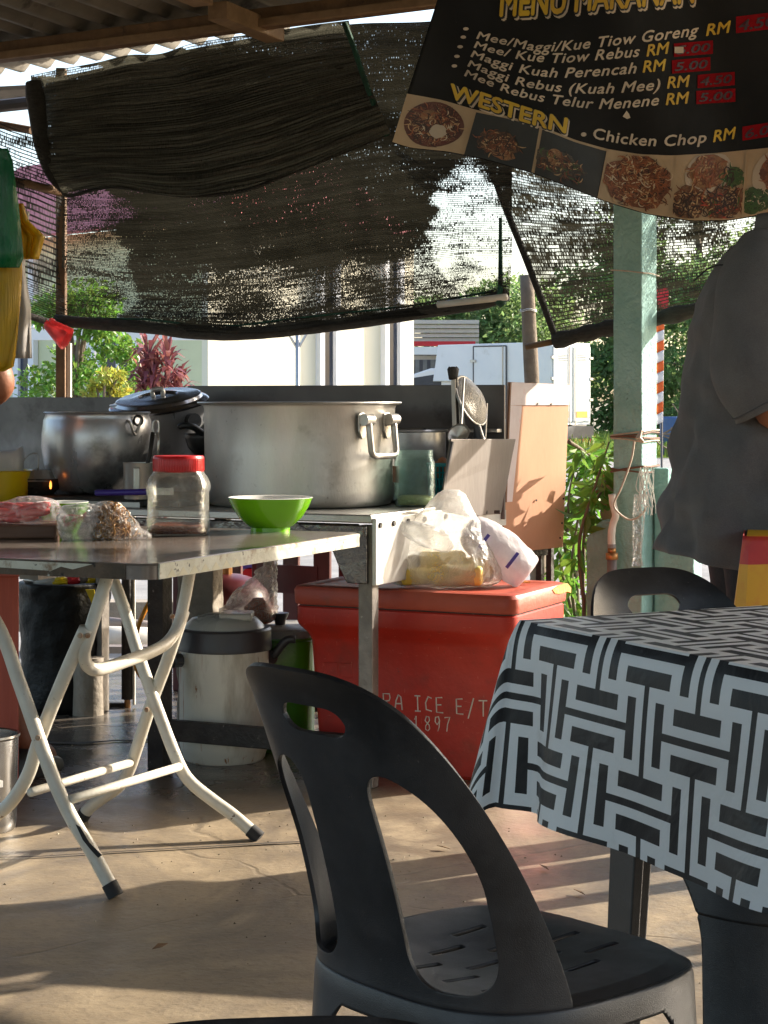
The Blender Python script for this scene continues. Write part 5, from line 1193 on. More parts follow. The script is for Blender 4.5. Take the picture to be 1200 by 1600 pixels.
for (x, y, d) in [(170, 895, 4.32), (152, 950, 4.31), (138, 995, 4.30), (131, 1022, 4.31), (138, 1041, 4.34), (156, 1046, 4.38), (200, 1032, 4.55), (238, 1018, 4.70), (262, 1003, 4.79), (278, 978, 4.83), (288, 940, 4.84), (297, 892, 4.84)]: up.append(P(x, y, d))
MB().tube(catmull(up, 70), RT*.95, 14).build('support_loop', M['cream_pipe'], ft, smooth=True)
MB().tube([P(48, 1238, 4.40), P(203, 1192, 4.95)], .0105, 12).build('cross_bar', M['cream_pipe'], ft, smooth=True)
MB().tube([P(108, 1250, 4.29), P(280, 1198, 4.83)], .0105, 12).build('cross_bar', M['cream_pipe'], ft, smooth=True)
rust = pm('rusty_bolt', (.30, .13, .05), (.45, .4, .3), rough=.7, scale=60)
for (x, y, d) in [(125, 993, 4.26), (269, 963, 4.80), (59, 1153, 4.30), (229, 1109, 4.86), (137, 993, 4.28)]:
    MB().tube([P(x, y, d), P(x, y, d-.026)], [.0065, .0055], 12).build('bolt', rust, ft)
MB().prism([p+V(0.004, -.0148, 0) for p in (P(117, 1286, 4.262), P(124, 1290, 4.26), P(138, 1314, 4.256), P(158, 1334, 4.25), P(152, 1338, 4.25), P(140, 1325, 4.25), P(128, 1310, 4.255))], V(0, .003, 0)).build('paint_chip', M['rubber'], la)

# --- what stands on it
jb = V(P(277, 838, 4.9).x, 4.93, TT)
rj = thing('red_lid_jar', 'dusty clear plastic jar with bright red lid on the folding table', 'jar', jb)
bodyp = [(.01, .001), (.070, .001), (.077, .006), (.078, .045), (.0755, .052), (.0755, .108), (.079, .114), (.0795, .124), (.078, .132), (.072, .146), (.064, .156), (.062, .164), (.060, .164), (.070, .145), (.076, .128), (.0735, .11), (.0735, .05), (.075, .01), (.01, .006)]
MB().lathe(bodyp, jb, 48, sq=5, cap1=True).build('jar_body', M['jar'], rj, smooth=True, angle=60)
lidp = [(.064, .161), (.0655, .163), (.0655, .198), (.063, .202), (.0, .2035)]
lid_ = MB().lathe(lidp, jb, 64, cap0=False).build('lid', M['redcap'], rj, smooth=True, angle=40)
mb = MB()
for k in range(60):
    a = k/60*6.283; d = V(math.cos(a), math.sin(a), 0); mb.box(jb+d*.0657+z3*.180, (.0015, .003, .030), (d, V(-d.y, d.x, 0), z3))
stuff(mb.build('grip_ribs', M['redcap'], lid_))
MB().lathe([(.01, .005), (.072, .006), (.073, .022), (.06, .028), (.03, .024), (.0, .026)], jb, 40, sq=5).build('chilli_paste', M['paste'], rj, smooth=True)
bw = V(P(422, 832, 5.05).x, 5.06, TT)
gb = thing('green_bowl', 'lime green melamine bowl with white inside at the table far corner', 'bowl', bw)
MB().lathe([(.05, .0), (.052, .0), (.052, .010), (.060, .014), (.082, .034), (.100, .062), (.110, .084), (.112, .088)], bw, 64, cap0=False).build('bowl_outside', M['lime'], gb, smooth=True, angle=50)
MB().lathe([(.112, .088), (.1105, .0895), (.108, .088), (.096, .06), (.078, .034), (.05, .018), (.0, .016)], bw, 64, cap0=False).build('bowl_inside', M['limein'], gb, smooth=True)
b0 = V(P(98, 812, 4.98).x, 4.98, TT)
for k in range(2):
    o_ = b0+z3*(.012*k)
    gd2 = thing('green_dish', ['lower lime-rimmed dish of the stacked pair behind the food bags', 'upper lime-rimmed dish of the stacked pair behind the food bags'][k], 'dish', o_, 'stacked lime dishes')
    MB().lathe([(.03, .0), (.035, .0), (.04, .008), (.056, .045), (.066, .066), (.067, .068)], o_, 48).build('dish_outside', M['lime'], gd2, smooth=True, angle=50)
    MB().lathe([(.067, .068), (.066, .0695), (.064, .068), (.05, .035), (.03, .014), (.0, .012)], o_, 48, cap0=False).build('dish_inside', M['limein'], gd2, smooth=True)
ch = thing('chopping_board', 'thick dark brown wooden chopping board under the red food bag', 'chopping board', P(40, 838, 4.7)*1)
cA = V(P(88, 842, 4.77).x, 4.77, TT+.001); dX, dY = V(-.993, -.12, 0), V(-.12, .993, 0)
MB().box(cA+dX*.12+dY*.10+z3*.0165, (.24, .20, .033), (dX, dY, z3)).build('board', M['teak'], ch, bevel=.005)
f0 = cA+dX*.085+dY*.07+z3*.0345
fb = thing('red_food_bag', 'clear bag of bright red sausages lying on the chopping board', 'food bag', f0)
bag('film', fb, f0, [(0, .085, .05, 0, 0), (.01, .100, .062, 0, 0), (.03, .095, .06, .004, 0), (.05, .07, .05, .016, 0), (.064, .035, .03, .02, 0), (.068, .012, .012, .02, 0)], M['bagclear'], .022, 30, 4, 64, sub=6)
for k in range(9):
    a = rng.uniform(-.5, .5); p = f0+V(rng.uniform(-.05, .03), rng.uniform(-.03, .03), .014+.013*(k//3)); d = V(math.cos(a), math.sin(a), rng.uniform(-.1, .2))*.042
    MB().tube(catmull([p-d, p, p+d], 8), [.006, .010, .011, .0115, .0115, .011, .010, .006], 10).build('sausage', M['redfood'], fb, smooth=True)
f1 = V(P(118, 838, 4.72).x, 4.74, TT)
cb_ = thing('clear_food_bag', 'crumpled clear plastic bag with traces of red between the two filled bags', 'food bag', f1)
bag('film', cb_, f1, [(0, .035, .03, 0, 0), (.015, .042, .035, .0, 0), (.045, .050, .04, 0, 0), (.07, .048, .036, .006, 0), (.085, .03, .025, .012, 0), (.09, .01, .01, .012, 0)], clear_mat('crumpled_clear_film', (1, 1, 1), (.8, .78, .77), .3, .08, 1.2, 34, .5), .026, 30, 6, 60, sub=6)
for k in range(3): MB().tube(catmull([f1+V(rng.uniform(-.03, .03), -.01, rng.uniform(.03, .07)) for _ in range(4)], 12), .002, 5).build('red_trace', M['redfood'], cb_)
f2 = V(P(180, 843, 4.72).x, 4.75, TT)
rb_ = thing('rubber_band_bag', 'clear bag full of brown rubber bands on the folding table', 'food bag', f2)
bag('film', rb_, f2, [(0, .055, .04, 0, 0), (.01, .066, .048, 0, 0), (.035, .062, .05, -.008, 0), (.065, .045, .04, -.018, 0), (.085, .028, .028, -.026, 0), (.095, .01, .01, -.03, 0)], M['bagclear'], .012, 26, 9, 60, sub=6)
bag('twisted_end', rb_, f2+V(.055, -.01, .002), [(0, .03, .012, 0, 0), (.008, .032, .014, 0, 0), (.02, .02, .01, .0, 0), (.03, .006, .005, -.01, 0)], M['bagclear'], .008, 50, 3, 24)
band0 = None
for k in range(130):
    zz = rng.uniform(.004, .080); sx = (.060-.4*zz)*rng.uniform(0, .9); a = rng.uniform(0, 6.28)
    c = f2+V(math.cos(a)*sx-.2*zz, math.sin(a)*sx*.75, zz)
    if band0 is None:
        band0 = MB().tube([c+V(.018*math.cos(q*.5236), .013*math.sin(q*.5236), 0.002*math.sin(q*1.3)) for q in range(12)], .0018, 4, closed=True).build('rubber_band', M['band'], rb_)
        me_c = c.copy()
        for vtx in band0.data.vertices: vtx.co -= (c-f2)
        band0.location = c-f2
    else:
        o = band0.copy(); COL.objects.link(o); o.parent = rb_; o.location = c-f2
        o.rotation_euler = (rng.uniform(-1.6, 1.6), rng.uniform(-1.6, 1.6), rng.uniform(0, 6)); s_ = rng.uniform(.7, 1.2); o.scale = (s_, s_, s_)
ws = thing('white_spoon', 'white porcelain soup spoon end sticking out beside the rubber bands', 'spoon', P(195, 808, 5.0))
MB().rings([[P(x, y, 5.0)+V(0, w_*math.cos(a), w_*.5*math.sin(a)) for a in [k*.785 for k in range(8)]] for (x, y, w_) in ((176, 812, .02), (188, 812, .02), (197, 808, .012), (204, 801, .004))]).build('spoon_body', M['limein'], ws, smooth=True)

# ------------------------------------------------------------------ under and behind the counter
jg = V(P(350, 1190, 5.88).x, 5.89, 0)
cl = thing('water_cooler_jug', 'cream water cooler jug with charcoal collar and rusty drips under the counter', 'water jug', jg)
MB().lathe([(.05, .0), (.118, .0), (.125, .008), (.128, .022), (.133, .03), (.137, .05), (.137, .345), (.05, .345)], jg, 64, cap1=True).build('jug_body', M['cooler'], cl, smooth=True, angle=30)
MB().lathe([(.136, .336), (.146, .338), (.147, .345), (.1455, .352), (.144, .398), (.139, .404), (.10, .404)], jg, 64, cap0=False, cap1=True).build('collar', M['collar'], cl, smooth=True, angle=35)
MB().lathe([(.124, .403), (.120, .412), (.10, .432), (.06, .444), (.0, .447)], jg, 48, cap0=False).build('lid', M['coollid'], cl, smooth=True)
MB().box(jg+V(.04, -.02, .441), (.10, .11, .022)).build('lid_flap', M['coollid'], cl, bevel=.006)
for s_ in (-1, 1):
    hp = jg+V(s_*.128, -.06*(s_ < 0)+.03*(s_ > 0), .31)
    MB().tube([hp, hp+V(s_*.022, -.02, .0)], .021, 12).build('handle_pivot', M['collar'], cl)
    MB().tube(catmull([hp+V(s_*.02, -.015, .0), hp+V(s_*.06, -.02, -.045 if s_ < 0 else .05), hp+V(s_*.09, -.02, -.08 if s_ < 0 else .055)], 8), .013, 10).build('bail_handle', M['collar'], cl, smooth=True)
gcn = V(-.365, 6.12, 0)
gn = thing('green_container', 'dusty green drink container with grey lid and knob behind the cooler jug', 'container', gcn)
MB().lathe([(.05, 0), (.135, .0), (.14, .01), (.145, .345), (.15, .35), (.15, .356), (.05, .356)], gcn, 48, sq=6, cap1=True).build('container_body', M['greenplastic'], gn, smooth=True, angle=35)
MB().lathe([(.145, .356), (.146, .378), (.135, .384), (.0, .388)], gcn, 48, sq=6, cap0=False).build('lid', pm('grey_lid', (.26, .25, .23), (.2, .19, .17), rough=.5), gn, smooth=True, angle=35)
MB().lathe([(.016, .386), (.018, .40), (.026, .416), (.028, .424), (.0, .424)], gcn+V(.035, -.02, 0), 24, cap0=False).build('knob', M['collar'], gn, smooth=True, angle=40)
cbg = V(-.44, 6.10, .388)
ug = thing('clear_bag', 'tall clear plastic bag with orange-brown contents on the green container', 'bag', cbg)
bag('film', ug, cbg, [(0, .07, .05, 0, 0), (.02, .09, .06, .0, 0), (.07, .075, .055, .02, 0), (.13, .05, .04, .05, 0), (.18, .025, .02, .075, 0), (.22, .018, .008, .09, 0), (.25, .02, .006, .10, 0)], clear_mat('smoky_clear_bag', (.9, .88, .86), (.55, .5, .48), .3, .1, 1.0, 22, .4), .03, 18, 12, 60, sub=6)
bag('contents', ug, cbg+V(.04, .0, .002), [(0, .03, .03, 0, 0), (.01, .045, .04, 0, 0), (.05, .04, .035, .0, 0), (.08, .015, .015, .0, 0)], pm('orange_brown_food', (.45, .12, .04), (.3, .08, .03), rough=.5, scale=20), .015, 30, 2, 24)
sb = V(P(312, 1000, 6.25).x, 6.27, 0)
bkb = thing('concrete_block', 'upright rough grey-beige concrete slab behind the cooler jug', 'concrete slab', sb)
roughbox(sb+z3*.31, (.135, .07, .62), AX, n=(5, 5, 40), amp=.012, seed=4).build('slab', M['slab'], bkb, bevel=.004)
gy = V(P(352, 1000, 6.5).x, 6.55, 0)
gs = thing('gas_cylinder', 'gas cylinder with maroon dome and dark green body behind the counter', 'gas cylinder', gy)
MB().lathe([(.05, .0), (.12, .0), (.15, .03), (.155, .06), (.155, .36), (.05, .36)], gy, 40, cap1=True).build('cylinder_body', M['gasgreen'], gs, smooth=True, angle=40)
MB().lathe([(.155, .361), (.154, .40), (.14, .45), (.10, .49), (.05, .505), (.0, .508)], gy, 40, cap0=False).build('dome', M['maroon'], gs, smooth=True)
MB().tube([gy+z3*.50, gy+z3*.56], .02, 10).build('valve', M['brass'], gs)
# maroon plastic stools behind
def stool(x, y, label):
    s_ = thing('plastic_stool', label, 'stool', V(x, y, 0), 'maroon plastic stools behind the counter')
    MB().box(V(x, y, .61), (.29, .26, .03), AX).build('seat', M['maroon'], s_, bevel=.01)
    for i in (-1, 1):
        for j in (-1, 1): MB().box(V(x, y, .3)+u3*i*.115+v3*j*.1, (.065, .02, .6), AX).build('leg', M['maroon'], s_, bevel=.004)
    MB().box(V(x, y, .46)-v3*.108, (.2, .012, .10), AX).build('front_rail', M['maroon'], s_)
stool(-.28, 6.95, 'maroon plastic stool seen just above the ice box left end'); stool(-.62, 7.3, 'farther maroon plastic stool behind the gas cylinder')
sg = thing('drinks_sign', 'little red white and blue printed drinks sign glimpsed under the folding table', 'sign', P(392, 905, 7.9))
MB().box(P(392, 905, 7.9), (.08, .01, .12)).build('panel', M['paper'], sg); MB().lathe([(.0, .0), (.035, .0), (.035, .002), (.0, .002)], P(391, 900, 7.89), 20, ax=(V(1, 0, 0), z3, V(0, -1, 0))).build('red_disc', M['flagred'], sg); MB().box(P(392, 885, 7.89), (.08, .004, .02)).build('blue_band', M['blueprint'], sg)
MB().tube([P(392, 920, 7.91), V(P(392, 920, 7.91).x, 7.91, -.12)], .01, 6).build('post', M['darksteel'], sg)
# black bin with liner and rubbish on top, post and stump
bn = V(P(96, 1100, 6.78).x, 6.85, 0)
bi = thing('rubbish_bin', 'black bin in a sagging black liner with bright wrappers on top', 'bin', bn)
bag('liner', bi, bn, [(0, .135, .135, 0, 0), (.01, .15, .15, 0, 0), (.2, .155, .15, 0, 0), (.36, .16, .155, 0, 0), (.43, .165, .16, 0, 0), (.455, .15, .15, 0, 0), (.44, .06, .06, 0, 0)], M['bin'], .02, 12, 2, 48)
for k, (x, y, m, s_) in enumerate([(-.08, -.06, 'steel', .05), (-.05, -.08, 'paper', .045), (.0, -.09, 'yellow', .03), (.035, -.08, 'flagred', .03), (.06, -.06, 'grey_bag', .03), (.09, -.05, 'yellow', .03), (.11, -.03, 'flagred', .03), (.0, .03, 'paper', .06)]):
    wp = thing('wrapper', ['shiny foil wrapper at the bin left edge', 'white paper scrap on the bin liner', 'yellow wrapper in the middle of the bin top', 'small red wrapper on the bin', 'clear film scrap on the bin', 'yellow wrapper at the bin right edge', 'dark red wrapper at the bin far right', 'white paper at the back of the bin'][k], 'wrapper', bn+V(x, y, .455), 'rubbish on the bin')
    bag('film', wp, bn+V(x, y, .452), [(0, s_, s_*.7, 0, 0), (.012, s_*1.1, s_*.8, 0, 0), (.025, s_*.6, s_*.5, 0, 0), (.03, s_*.1, s_*.1, 0, 0)], M[m], .03, 30, k+2, 20, sub=3)
MB().prism([bn+V(.10, -.165, .44), bn+V(.13, -.165, .44), bn+V(.145, -.17, .34)], V(0, .004, 0)).build('yellow_strip', M['yellow'], bi)
pk = thing('grey_plank', 'upright grey weathered plank beside the rubbish bin', 'plank', P(160, 1110, 6.8))
q = P(160, 1110, 6.78); MB().box(V(q.x, q.y, .26), (.026, .05, .52), AX).build('board', M['greysteel'], pk, bevel=.003)
sk = thing('stump', 'pale lichen-stained wooden stump at the bin foot', 'stump', P(138, 1108, 6.74))
q = P(138, 1112, 6.72); MB().lathe([(.0, 0), (.055, 0), (.052, .1), (.055, .2), (.0, .2)], V(q.x, q.y, 0), 20).build('stump_wood', M['slab'], sk, smooth=True, angle=40)
tp = thing('steel_prop', 'dark round steel prop with narrow foot standing behind the table legs', 'post', P(199, 1100, 6.87))
q = P(199, 1104, 6.87); q.z = 0
MB().tube([q+z3*.03, q+z3*.72], .021, 12).build('tube', M['darksteel'], tp, smooth=True); MB().tube([q, q+z3*.03], .011, 10).build('foot', M['brass'], tp); MB().box(q+V(-.04, .02, .008), (.1, .03, .014)).build('base_plate', M['darksteel'], tp)
MB().box(q+V(.024, 0, .36), (.008, .02, .7)).build('light_side', M['pvc'], tp)
hz = thing('orange_hose', 'orange rubber gas hose curving beside the dark counter leg', 'hose', P(220, 1000, 6.4))
MB().tube(catmull([P(262, 905, 6.5), P(244, 925, 6.4), P(226, 955, 6.35), P(214, 985, 6.35), P(211, 1020, 6.35), P(215, 1048, 6.4), P(235, 1075, 6.45)], 26), .0085, 8).build('hose_tube', M['orange'], hz, smooth=True)
dpi = thing('drain_pipes', 'pale plastic drain pipe with grey pipe above lying beyond the counter', 'pipe', P(200, 1000, 8.8))
MB().tube([P(100, 995, 8.7), P(262, 1000, 8.7)], .055, 16).build('white_pipe', M['pvc'], dpi, smooth=True); MB().tube([P(100, 965, 9.0), P(262, 980, 8.9)], .022, 12).build('grey_pipe', M['pvcgrey'], dpi, smooth=True)
MB().box(P(190, 1014, 8.55), (.7, .08, .03)).build('bearer', M['pvcgrey'], dpi)
kb = struct(roughbox(P(150, 955, 9.3)-z3*.02, (1.6, .14, .14), (V(1, .03, 0), V(0, 1, 0), z3), n=(5, 5, 8), amp=.01, seed=9).build('kerb', M['slab'], None))
rc_ = thing('red_cabinet', 'red painted wooden cabinet side at the left edge behind the table leg', 'cabinet', V(-1.1, 5.4, 0))
xr = (26-600)/F*5.32
MB().box(V(xr-.15*.982-.13*.19, 5.32+.13, .305), (.30, .26, .61), (V(.982, .19, 0), V(-.19, .982, 0), z3)).build('carcass', M['redwood'], rc_, bevel=.003)
MB().prism([V(xr-.34, 5.28, .612), V(xr+.022, 5.30, .612), V(xr-.03, 5.6, .612), V(xr-.36, 5.6, .612)], z3*.022).build('top', M['redwood'], rc_, bevel=.003)
plc = V(P(-32, 1310, 4.86).x, 4.92, 0)
pa_ = thing('steel_pail', 'small shiny steel pail with paper label at the left picture edge', 'pail', plc)
MB().lathe([(.03, .0), (.075, .0), (.079, .006), (.0805, .02), (.086, .235), (.0905, .240), (.090, .246), (.085, .243), (.078, .02), (.03, .006)], plc, 48, cap1=True).build('pail_body', pm('shiny_pail_steel', (.45, .45, .45), (.36, .35, .34), rough=.25, metal=1, scale=4), pa_, smooth=True, angle=40)
MB().tube([plc+V(.09*math.cos(a)*.2-.0, -.088, .25+.05*math.sin(a)) for a in [k*.35 for k in range(10)]], .006, 8).build('bail_handle', M['darksteel'], pa_, smooth=True)
lbl = [plc+V(.083*math.cos(a), .083*math.sin(a), 0) for a in [-1.5+k*.12 for k in range(7)]]
MB().grid([[p+z3*zz for p in lbl] for zz in (.12, .155)]).build('label', M['paper'], pa_, solid=.001)

# ------------------------------------------------------------------ moulded black chairs
def superel(phi, A, B, n):
    s_, c_ = math.sin(phi), math.cos(phi)
    return A*math.copysign(abs(s_)**(2/n), s_), -B*math.copysign(abs(c_)**(2/n), c_)
def even_phi(p0, p1, k, A, B, n):
    """angles spaced evenly along the rim"""
    m = 4000; ph = [p0+(p1-p0)*i/m for i in range(m+1)]; acc = [0.0]; pr = superel(p0, A, B, n)
    for q in ph[1:]:
        c = superel(q, A, B, n); acc.append(acc[-1]+math.hypot(c[0]-pr[0], c[1]-pr[1])); pr = c
    tot = acc[-1]; out = []; j = 0
    for i in range(k+1):
        t = tot*i/k
        while j < m and acc[j+1] < t: j += 1
        f = 0 if acc[j+1 if j < m else m] == acc[j] else (t-acc[j])/(acc[min(j+1, m)]-acc[j])
        out.append(ph[j]+(p1-p0)/m*f)
    return out, tot
def smin(a, b, k=.03):
    h = max(k-abs(a-b), 0)/k
    return min(a, b)-h*h*k*.25
SA, SB, SN, SZ, HB = .200, .202, 2.9, .426, .384
def make_chair():
    root = bpy.data.objects.new('plastic_chair', None); COL.objects.link(root); ROOT[root] = V(0, 0, 0)
    PH = 1.29
    tab, tot = even_phi(-PH, PH, 400, SA, SB, SN)
    def phi(a):
        x = min(max(a, 0), 1)*400; i = min(int(x), 399); return tab[i]+(tab[i+1]-tab[i])*(x-i)
    half = tot/2
    def htop(s_): q = min(1, abs(s_)/half); return (HB-.012)*max(0, 1-q**3.7)+.006
    def pos(a, b):
        p = phi(a); h = b*HB
        x, y = superel(p, SA, SB, SN)
        k = h/HB; wid = 1+.02*k-.04*k*k
        return V(x*wid, y*(1-.10*k)-.140*k**1.35-.016*max(0, (h-HB+.06)/.06)**2, SZ+h)
    def f(a, b):
        s_ = (a-.5)*tot; h = b*HB; S = abs(s_)
        out = htop(s_)-h
        op = smin(smin(S-.052-.010*(1-h/HB), half-.080-S, .05), smin(htop(s_)-.100-.02*h-h, h-.016, .05), .05)
        x = s_
        slot = smin(.058-abs(x), .017-abs(h-.318+.10*x*x), .03)
        return min(out, -op, -slot)
    vs, fs = sheet(170, 110, f, pos)
    MB().add(vs, fs).build('backrest', M['black'], root, smooth=True, solid=.0055, bevel=.0018, angle=50)
    # seat
    full, tot2 = even_phi(-math.pi, math.pi, 240, SA, SB, SN)
    def sphi(a):
        x = min(max(a, 0), 1)*240; i = min(int(x), 239); return full[i]+(full[i+1]-full[i])*(x-i)
    def spos(a, b):
        x = (a-.5)*2*SA; y = (b-.5)*2*SB
        r = (abs(x/SA)**SN+abs(y/SB)**SN)
        z = SZ-.016*math.exp(-((x/.13)**2+((y+.03)/.14)**2))+.006
        if y > .10: z -= .32*(y-.10)**2*3.2
        return V(x, y, z-.010*max(0, r-.75)/.25)
    slots = []
    for r_ in range(4):
        y0 = -.10+r_*.068
        for c_ in range(-2, 3):
            x0 = c_*.066+(.0 if r_ % 2 else .033)
            if abs(x0) < .13: slots.append((x0, y0))
    def sf(a, b):
        x = (a-.5)*2*SA; y = (b-.5)*2*SB
        v = (1-(abs(x/SA)**SN+abs(y/SB)**SN))*.08
        for (x0, y0) in slots:
            v = min(v, -smin(.0058-abs(x-x0), .028-abs(y-y0), .004))
        return v
    vs, fs = sheet(170, 130, sf, spos)
    MB().add(vs, fs).build('seat', M['black'], root, smooth=True, solid=.005, angle=50)
    # apron and four channel legs flaring from the seat rim
    corners = []
    for i in range(4):
        ang = (-math.pi*.75+i*math.pi/2)
        best = min(range(241), key=lambda j: abs(full[j]-ang)); corners.append(best/240*tot2)
    def lpos(a, b):
        p = sphi(a); z = SZ*(1-b)
        x, y = superel(p, SA, SB, SN); k = b
        rim = .003*(1-(1-min(1, b/.05))**2)
        fl_ = 1+.17*k**1.4+rim/.2
        return V(x*fl_, y*fl_, z-.014*(y > .1)*(1-b)*((y-.1)/.1)**2)
    def legf(a, b):
        s_ = a*tot2; z = SZ*(1-b)
        dmin = min(min(abs(s_-c), tot2-abs(s_-c)) for c in corners)
        wleg = .040+.022*(z/SZ)
        apr = z-(SZ-.034)
        arch = smin(.075-0, .0, .01)*0
        leg = wleg-dmin+.075*max(0, (z-.27)/.15)**2.2
        return max(apr, leg)
    whole = [(-1, 'apron')]+[(i, 'leg') for i in range(4)]
    for (i, nm) in whole:
        def ff(a, b, i=i):
            z = SZ*(1-b); s_ = a*tot2
            if i < 0: return min(legf(a, b), z-(SZ-.1001))
            d = min(abs(s_-corners[i]), tot2-abs(s_-corners[i]))
            return min(legf(a, b), (SZ-.0999)-z, tot2/8-d)
        vs, fs = sheet(240, 85, ff, lpos)
        MB().add(vs, fs).build(nm, M['black'], root, smooth=True, solid=.005, angle=50)
    return root
def copy_chair(src):
    r = src.copy(); COL.objects.link(r); ROOT[r] = V(0, 0, 0)
    for chd in list(src.children):
        c = chd.copy(); COL.objects.link(c); c.parent = r
    return r
chair = make_chair()
def place(o, x, y, fwd, label, z=0, roll=0):
    o.location = (x, y, z); o.rotation_euler = (0, 0, math.atan2(fwd[1], fwd[0])-math.pi/2)
    tag(o, label, 'chair', 'black moulded plastic chairs')
place(chair, .145, 2.335, (.76, .65), 'black plastic chair in front with its large openings and slotted seat in view')
c2 = copy_chair(chair); place(c2, .600, 3.075, (.45, -.893), 'black plastic chair pushed in at the far side of the patterned table')
c3 = copy_chair(chair); place(c3, -.02, .587, (.1, -1), 'black plastic chair of which only the rounded top shows at the bottom edge')

# ------------------------------------------------------------------ patterned table in front
T2 = .74
PC = V(.236, 3.11, 0); ea, eb = V(.45, -.893, 0), V(.893, .45, 0); NA, NB = .86, .86
def t2(a, b, z): return PC+ea*a+eb*b+z3*z
pt_ = thing('plastic_table', 'black plastic table on ribbed legs under the key-patterned cloth', 'table', t2(.43, .43, 0))
MB().box(t2(NA/2, NB/2, T2-.02), (NA-.02, NB-.02, .03), (ea, eb, z3)).build('table_top', M['black'], pt_, bevel=.008)
MB().box(t2(NA/2, NB/2, T2-.065), (NA-.10, NB-.10, .06), (ea, eb, z3)).build('frame', M['black'], pt_, bevel=.006)
for (a, b) in ((.19, .09), (.69, .04), (.19, .78), (.69, .74)):
    da = -1 if a < .4 else 1; db = -1 if b < .4 else 1
    top, bot = t2(a, b, T2-.05), t2(a+da*.02, b+db*.03, 0)
    ws_ = (.030, .021); r_ = []
    prof_ = [(0, 0), (1, 0), (1, .28), (.8, .28), (.74, .2), (.5, .2), (.44, .3), (.3, .36), (.28, 1), (0, 1)]
    for (c, s_) in ((top, .078), (bot, .056)):
        r_.append([c-ea*da*(-1)*0+ea*(-da)*(x-.5)*s_*1.0+eb*(-db)*(y-.3)*s_ for x, y in prof_])
    MB().rings(r_).build('leg', M['black'], pt_, bevel=.004)
# draped cloth
cl_ = None
def cloth_mesh(drop, thick=.002):
    zt = T2+.003; A0, A1 = -.012, NA+.012
    # rim: walk round the top edge, remember outward direction and cloth coordinates
    rim = []; rr = .022
    cor = [(A0, A0), (A1, A0), (A1, A1), (A0, A1)]
    n_side = 54; n_cor = 26
    sides = [((A0, A0), (A1, A0), (0, -1)), ((A1, A0), (A1, A1), (1, 0)), ((A1, A1), (A0, A1), (0, 1)), ((A0, A1), (A0, A0), (-1, 0))]
    for k, (p, q, o) in enumerate(sides):
        nxt = sides[(k+1) % 4][2]
        for i in range(n_side):
            f = (i+.0)/(n_side-1)
            a = p[0]+(q[0]-p[0])*f; b = p[1]+(q[1]-p[1])*f
            rim.append((a, b, o, 'side', k, f))
        for i in range(1, n_cor):
            f = i/n_cor; o2 = (o[0]*(1-f)+nxt[0]*f, o[1]*(1-f)+nxt[1]*f); l = math.hypot(*o2)
            rim.append((q[0], q[1], (o2[0]/l, o2[1]/l), 'cor', k, f))
    nr = len(rim); nt_ = 34
    verts = []; uv = []
    rowsN = []
    for j in range(nt_+1):
        t = j/nt_
        for (a, b, o, kind, k, f) in rim:
            d = t*drop
            if kind == 'side':
                lo_ = (a-A0 if k in (0, 2) else b-A0); Ls = A1-A0
                e = min(lo_, Ls-lo_)
                wave = .014*math.sin(lo_*11+k*1.3)+.003*math.sin(lo_*29+1+k)
                dent = -.040*math.exp(-((e-.075)/.05)**2)
                off = t*(.035+wave*t)+dent*t**1.2*(1.0)
                drp = d*(1-.012*math.sin(lo_*9+k))
            else:
                c = math.sin(f*math.pi)
                off = t*(.035+.055*c**.8)
                drp = d*(1+.16*c**1.5)
            # rounded edge
            edge = .012*(1-math.exp(-t*18))
            off += edge; zz = zt-drp+.004*math.exp(-t*30)-.004
            p = PC+ea*(a+o[0]*off)+eb*(b+o[1]*off); p.z = zz if t > 0 else zt
            verts.append(p)
            cu, cv_ = a+o[0]*d, b+o[1]*d
            if kind == 'side':
                uvq = (a, b-d) if k == 0 else (a+d, b) if k == 1 else (a, b+d) if k == 2 else (a-d, b)
            else:
                # the corner cone carries on the print of the side it leaves
                uvq = (a+o[0]*d, b+o[1]*d)
            uv.append(uvq)
    fs = []
    for j in range(nt_):
        for i in range(nr):
            i2 = (i+1) % nr
            fs.append((j*nr+i, j*nr+i2, (j+1)*nr+i2, (j+1)*nr+i))
    # top
    n0 = len(verts); m = 40
    for j in range(m+1):
        for i in range(m+1):
            a = A0+(A1-A0)*i/m; b = A0+(A1-A0)*j/m
            p = PC+ea*a+eb*b; e = min(i, j, m-i, m-j)/m
            p.z = zt+.0015*fbm((a*6, b*6, 1), 1, 2)*min(1, e*6)
            verts.append(p); uv.append((a, b))
    for j in range(m):
        for i in range(m): fs.append((n0+j*(m+1)+i, n0+j*(m+1)+i+1, n0+(j+1)*(m+1)+i+1, n0+(j+1)*(m+1)+i))
    return verts, fs, uv
vs, fs, uv = cloth_mesh(.295)
mb = MB(); mb.v = vs; mb.f = fs
M['keycloth'] = key_cloth_mat()
cl_ = mb.build('tablecloth', M['keycloth'], None, smooth=True, loc=t2(.43, .43, T2), uvs=[(v_, -u_) for (u_, v_) in uv] if False else uv)
tag(cl_, 'pale grey tablecloth with black interlocking key pattern draped over the front table', 'tablecloth')

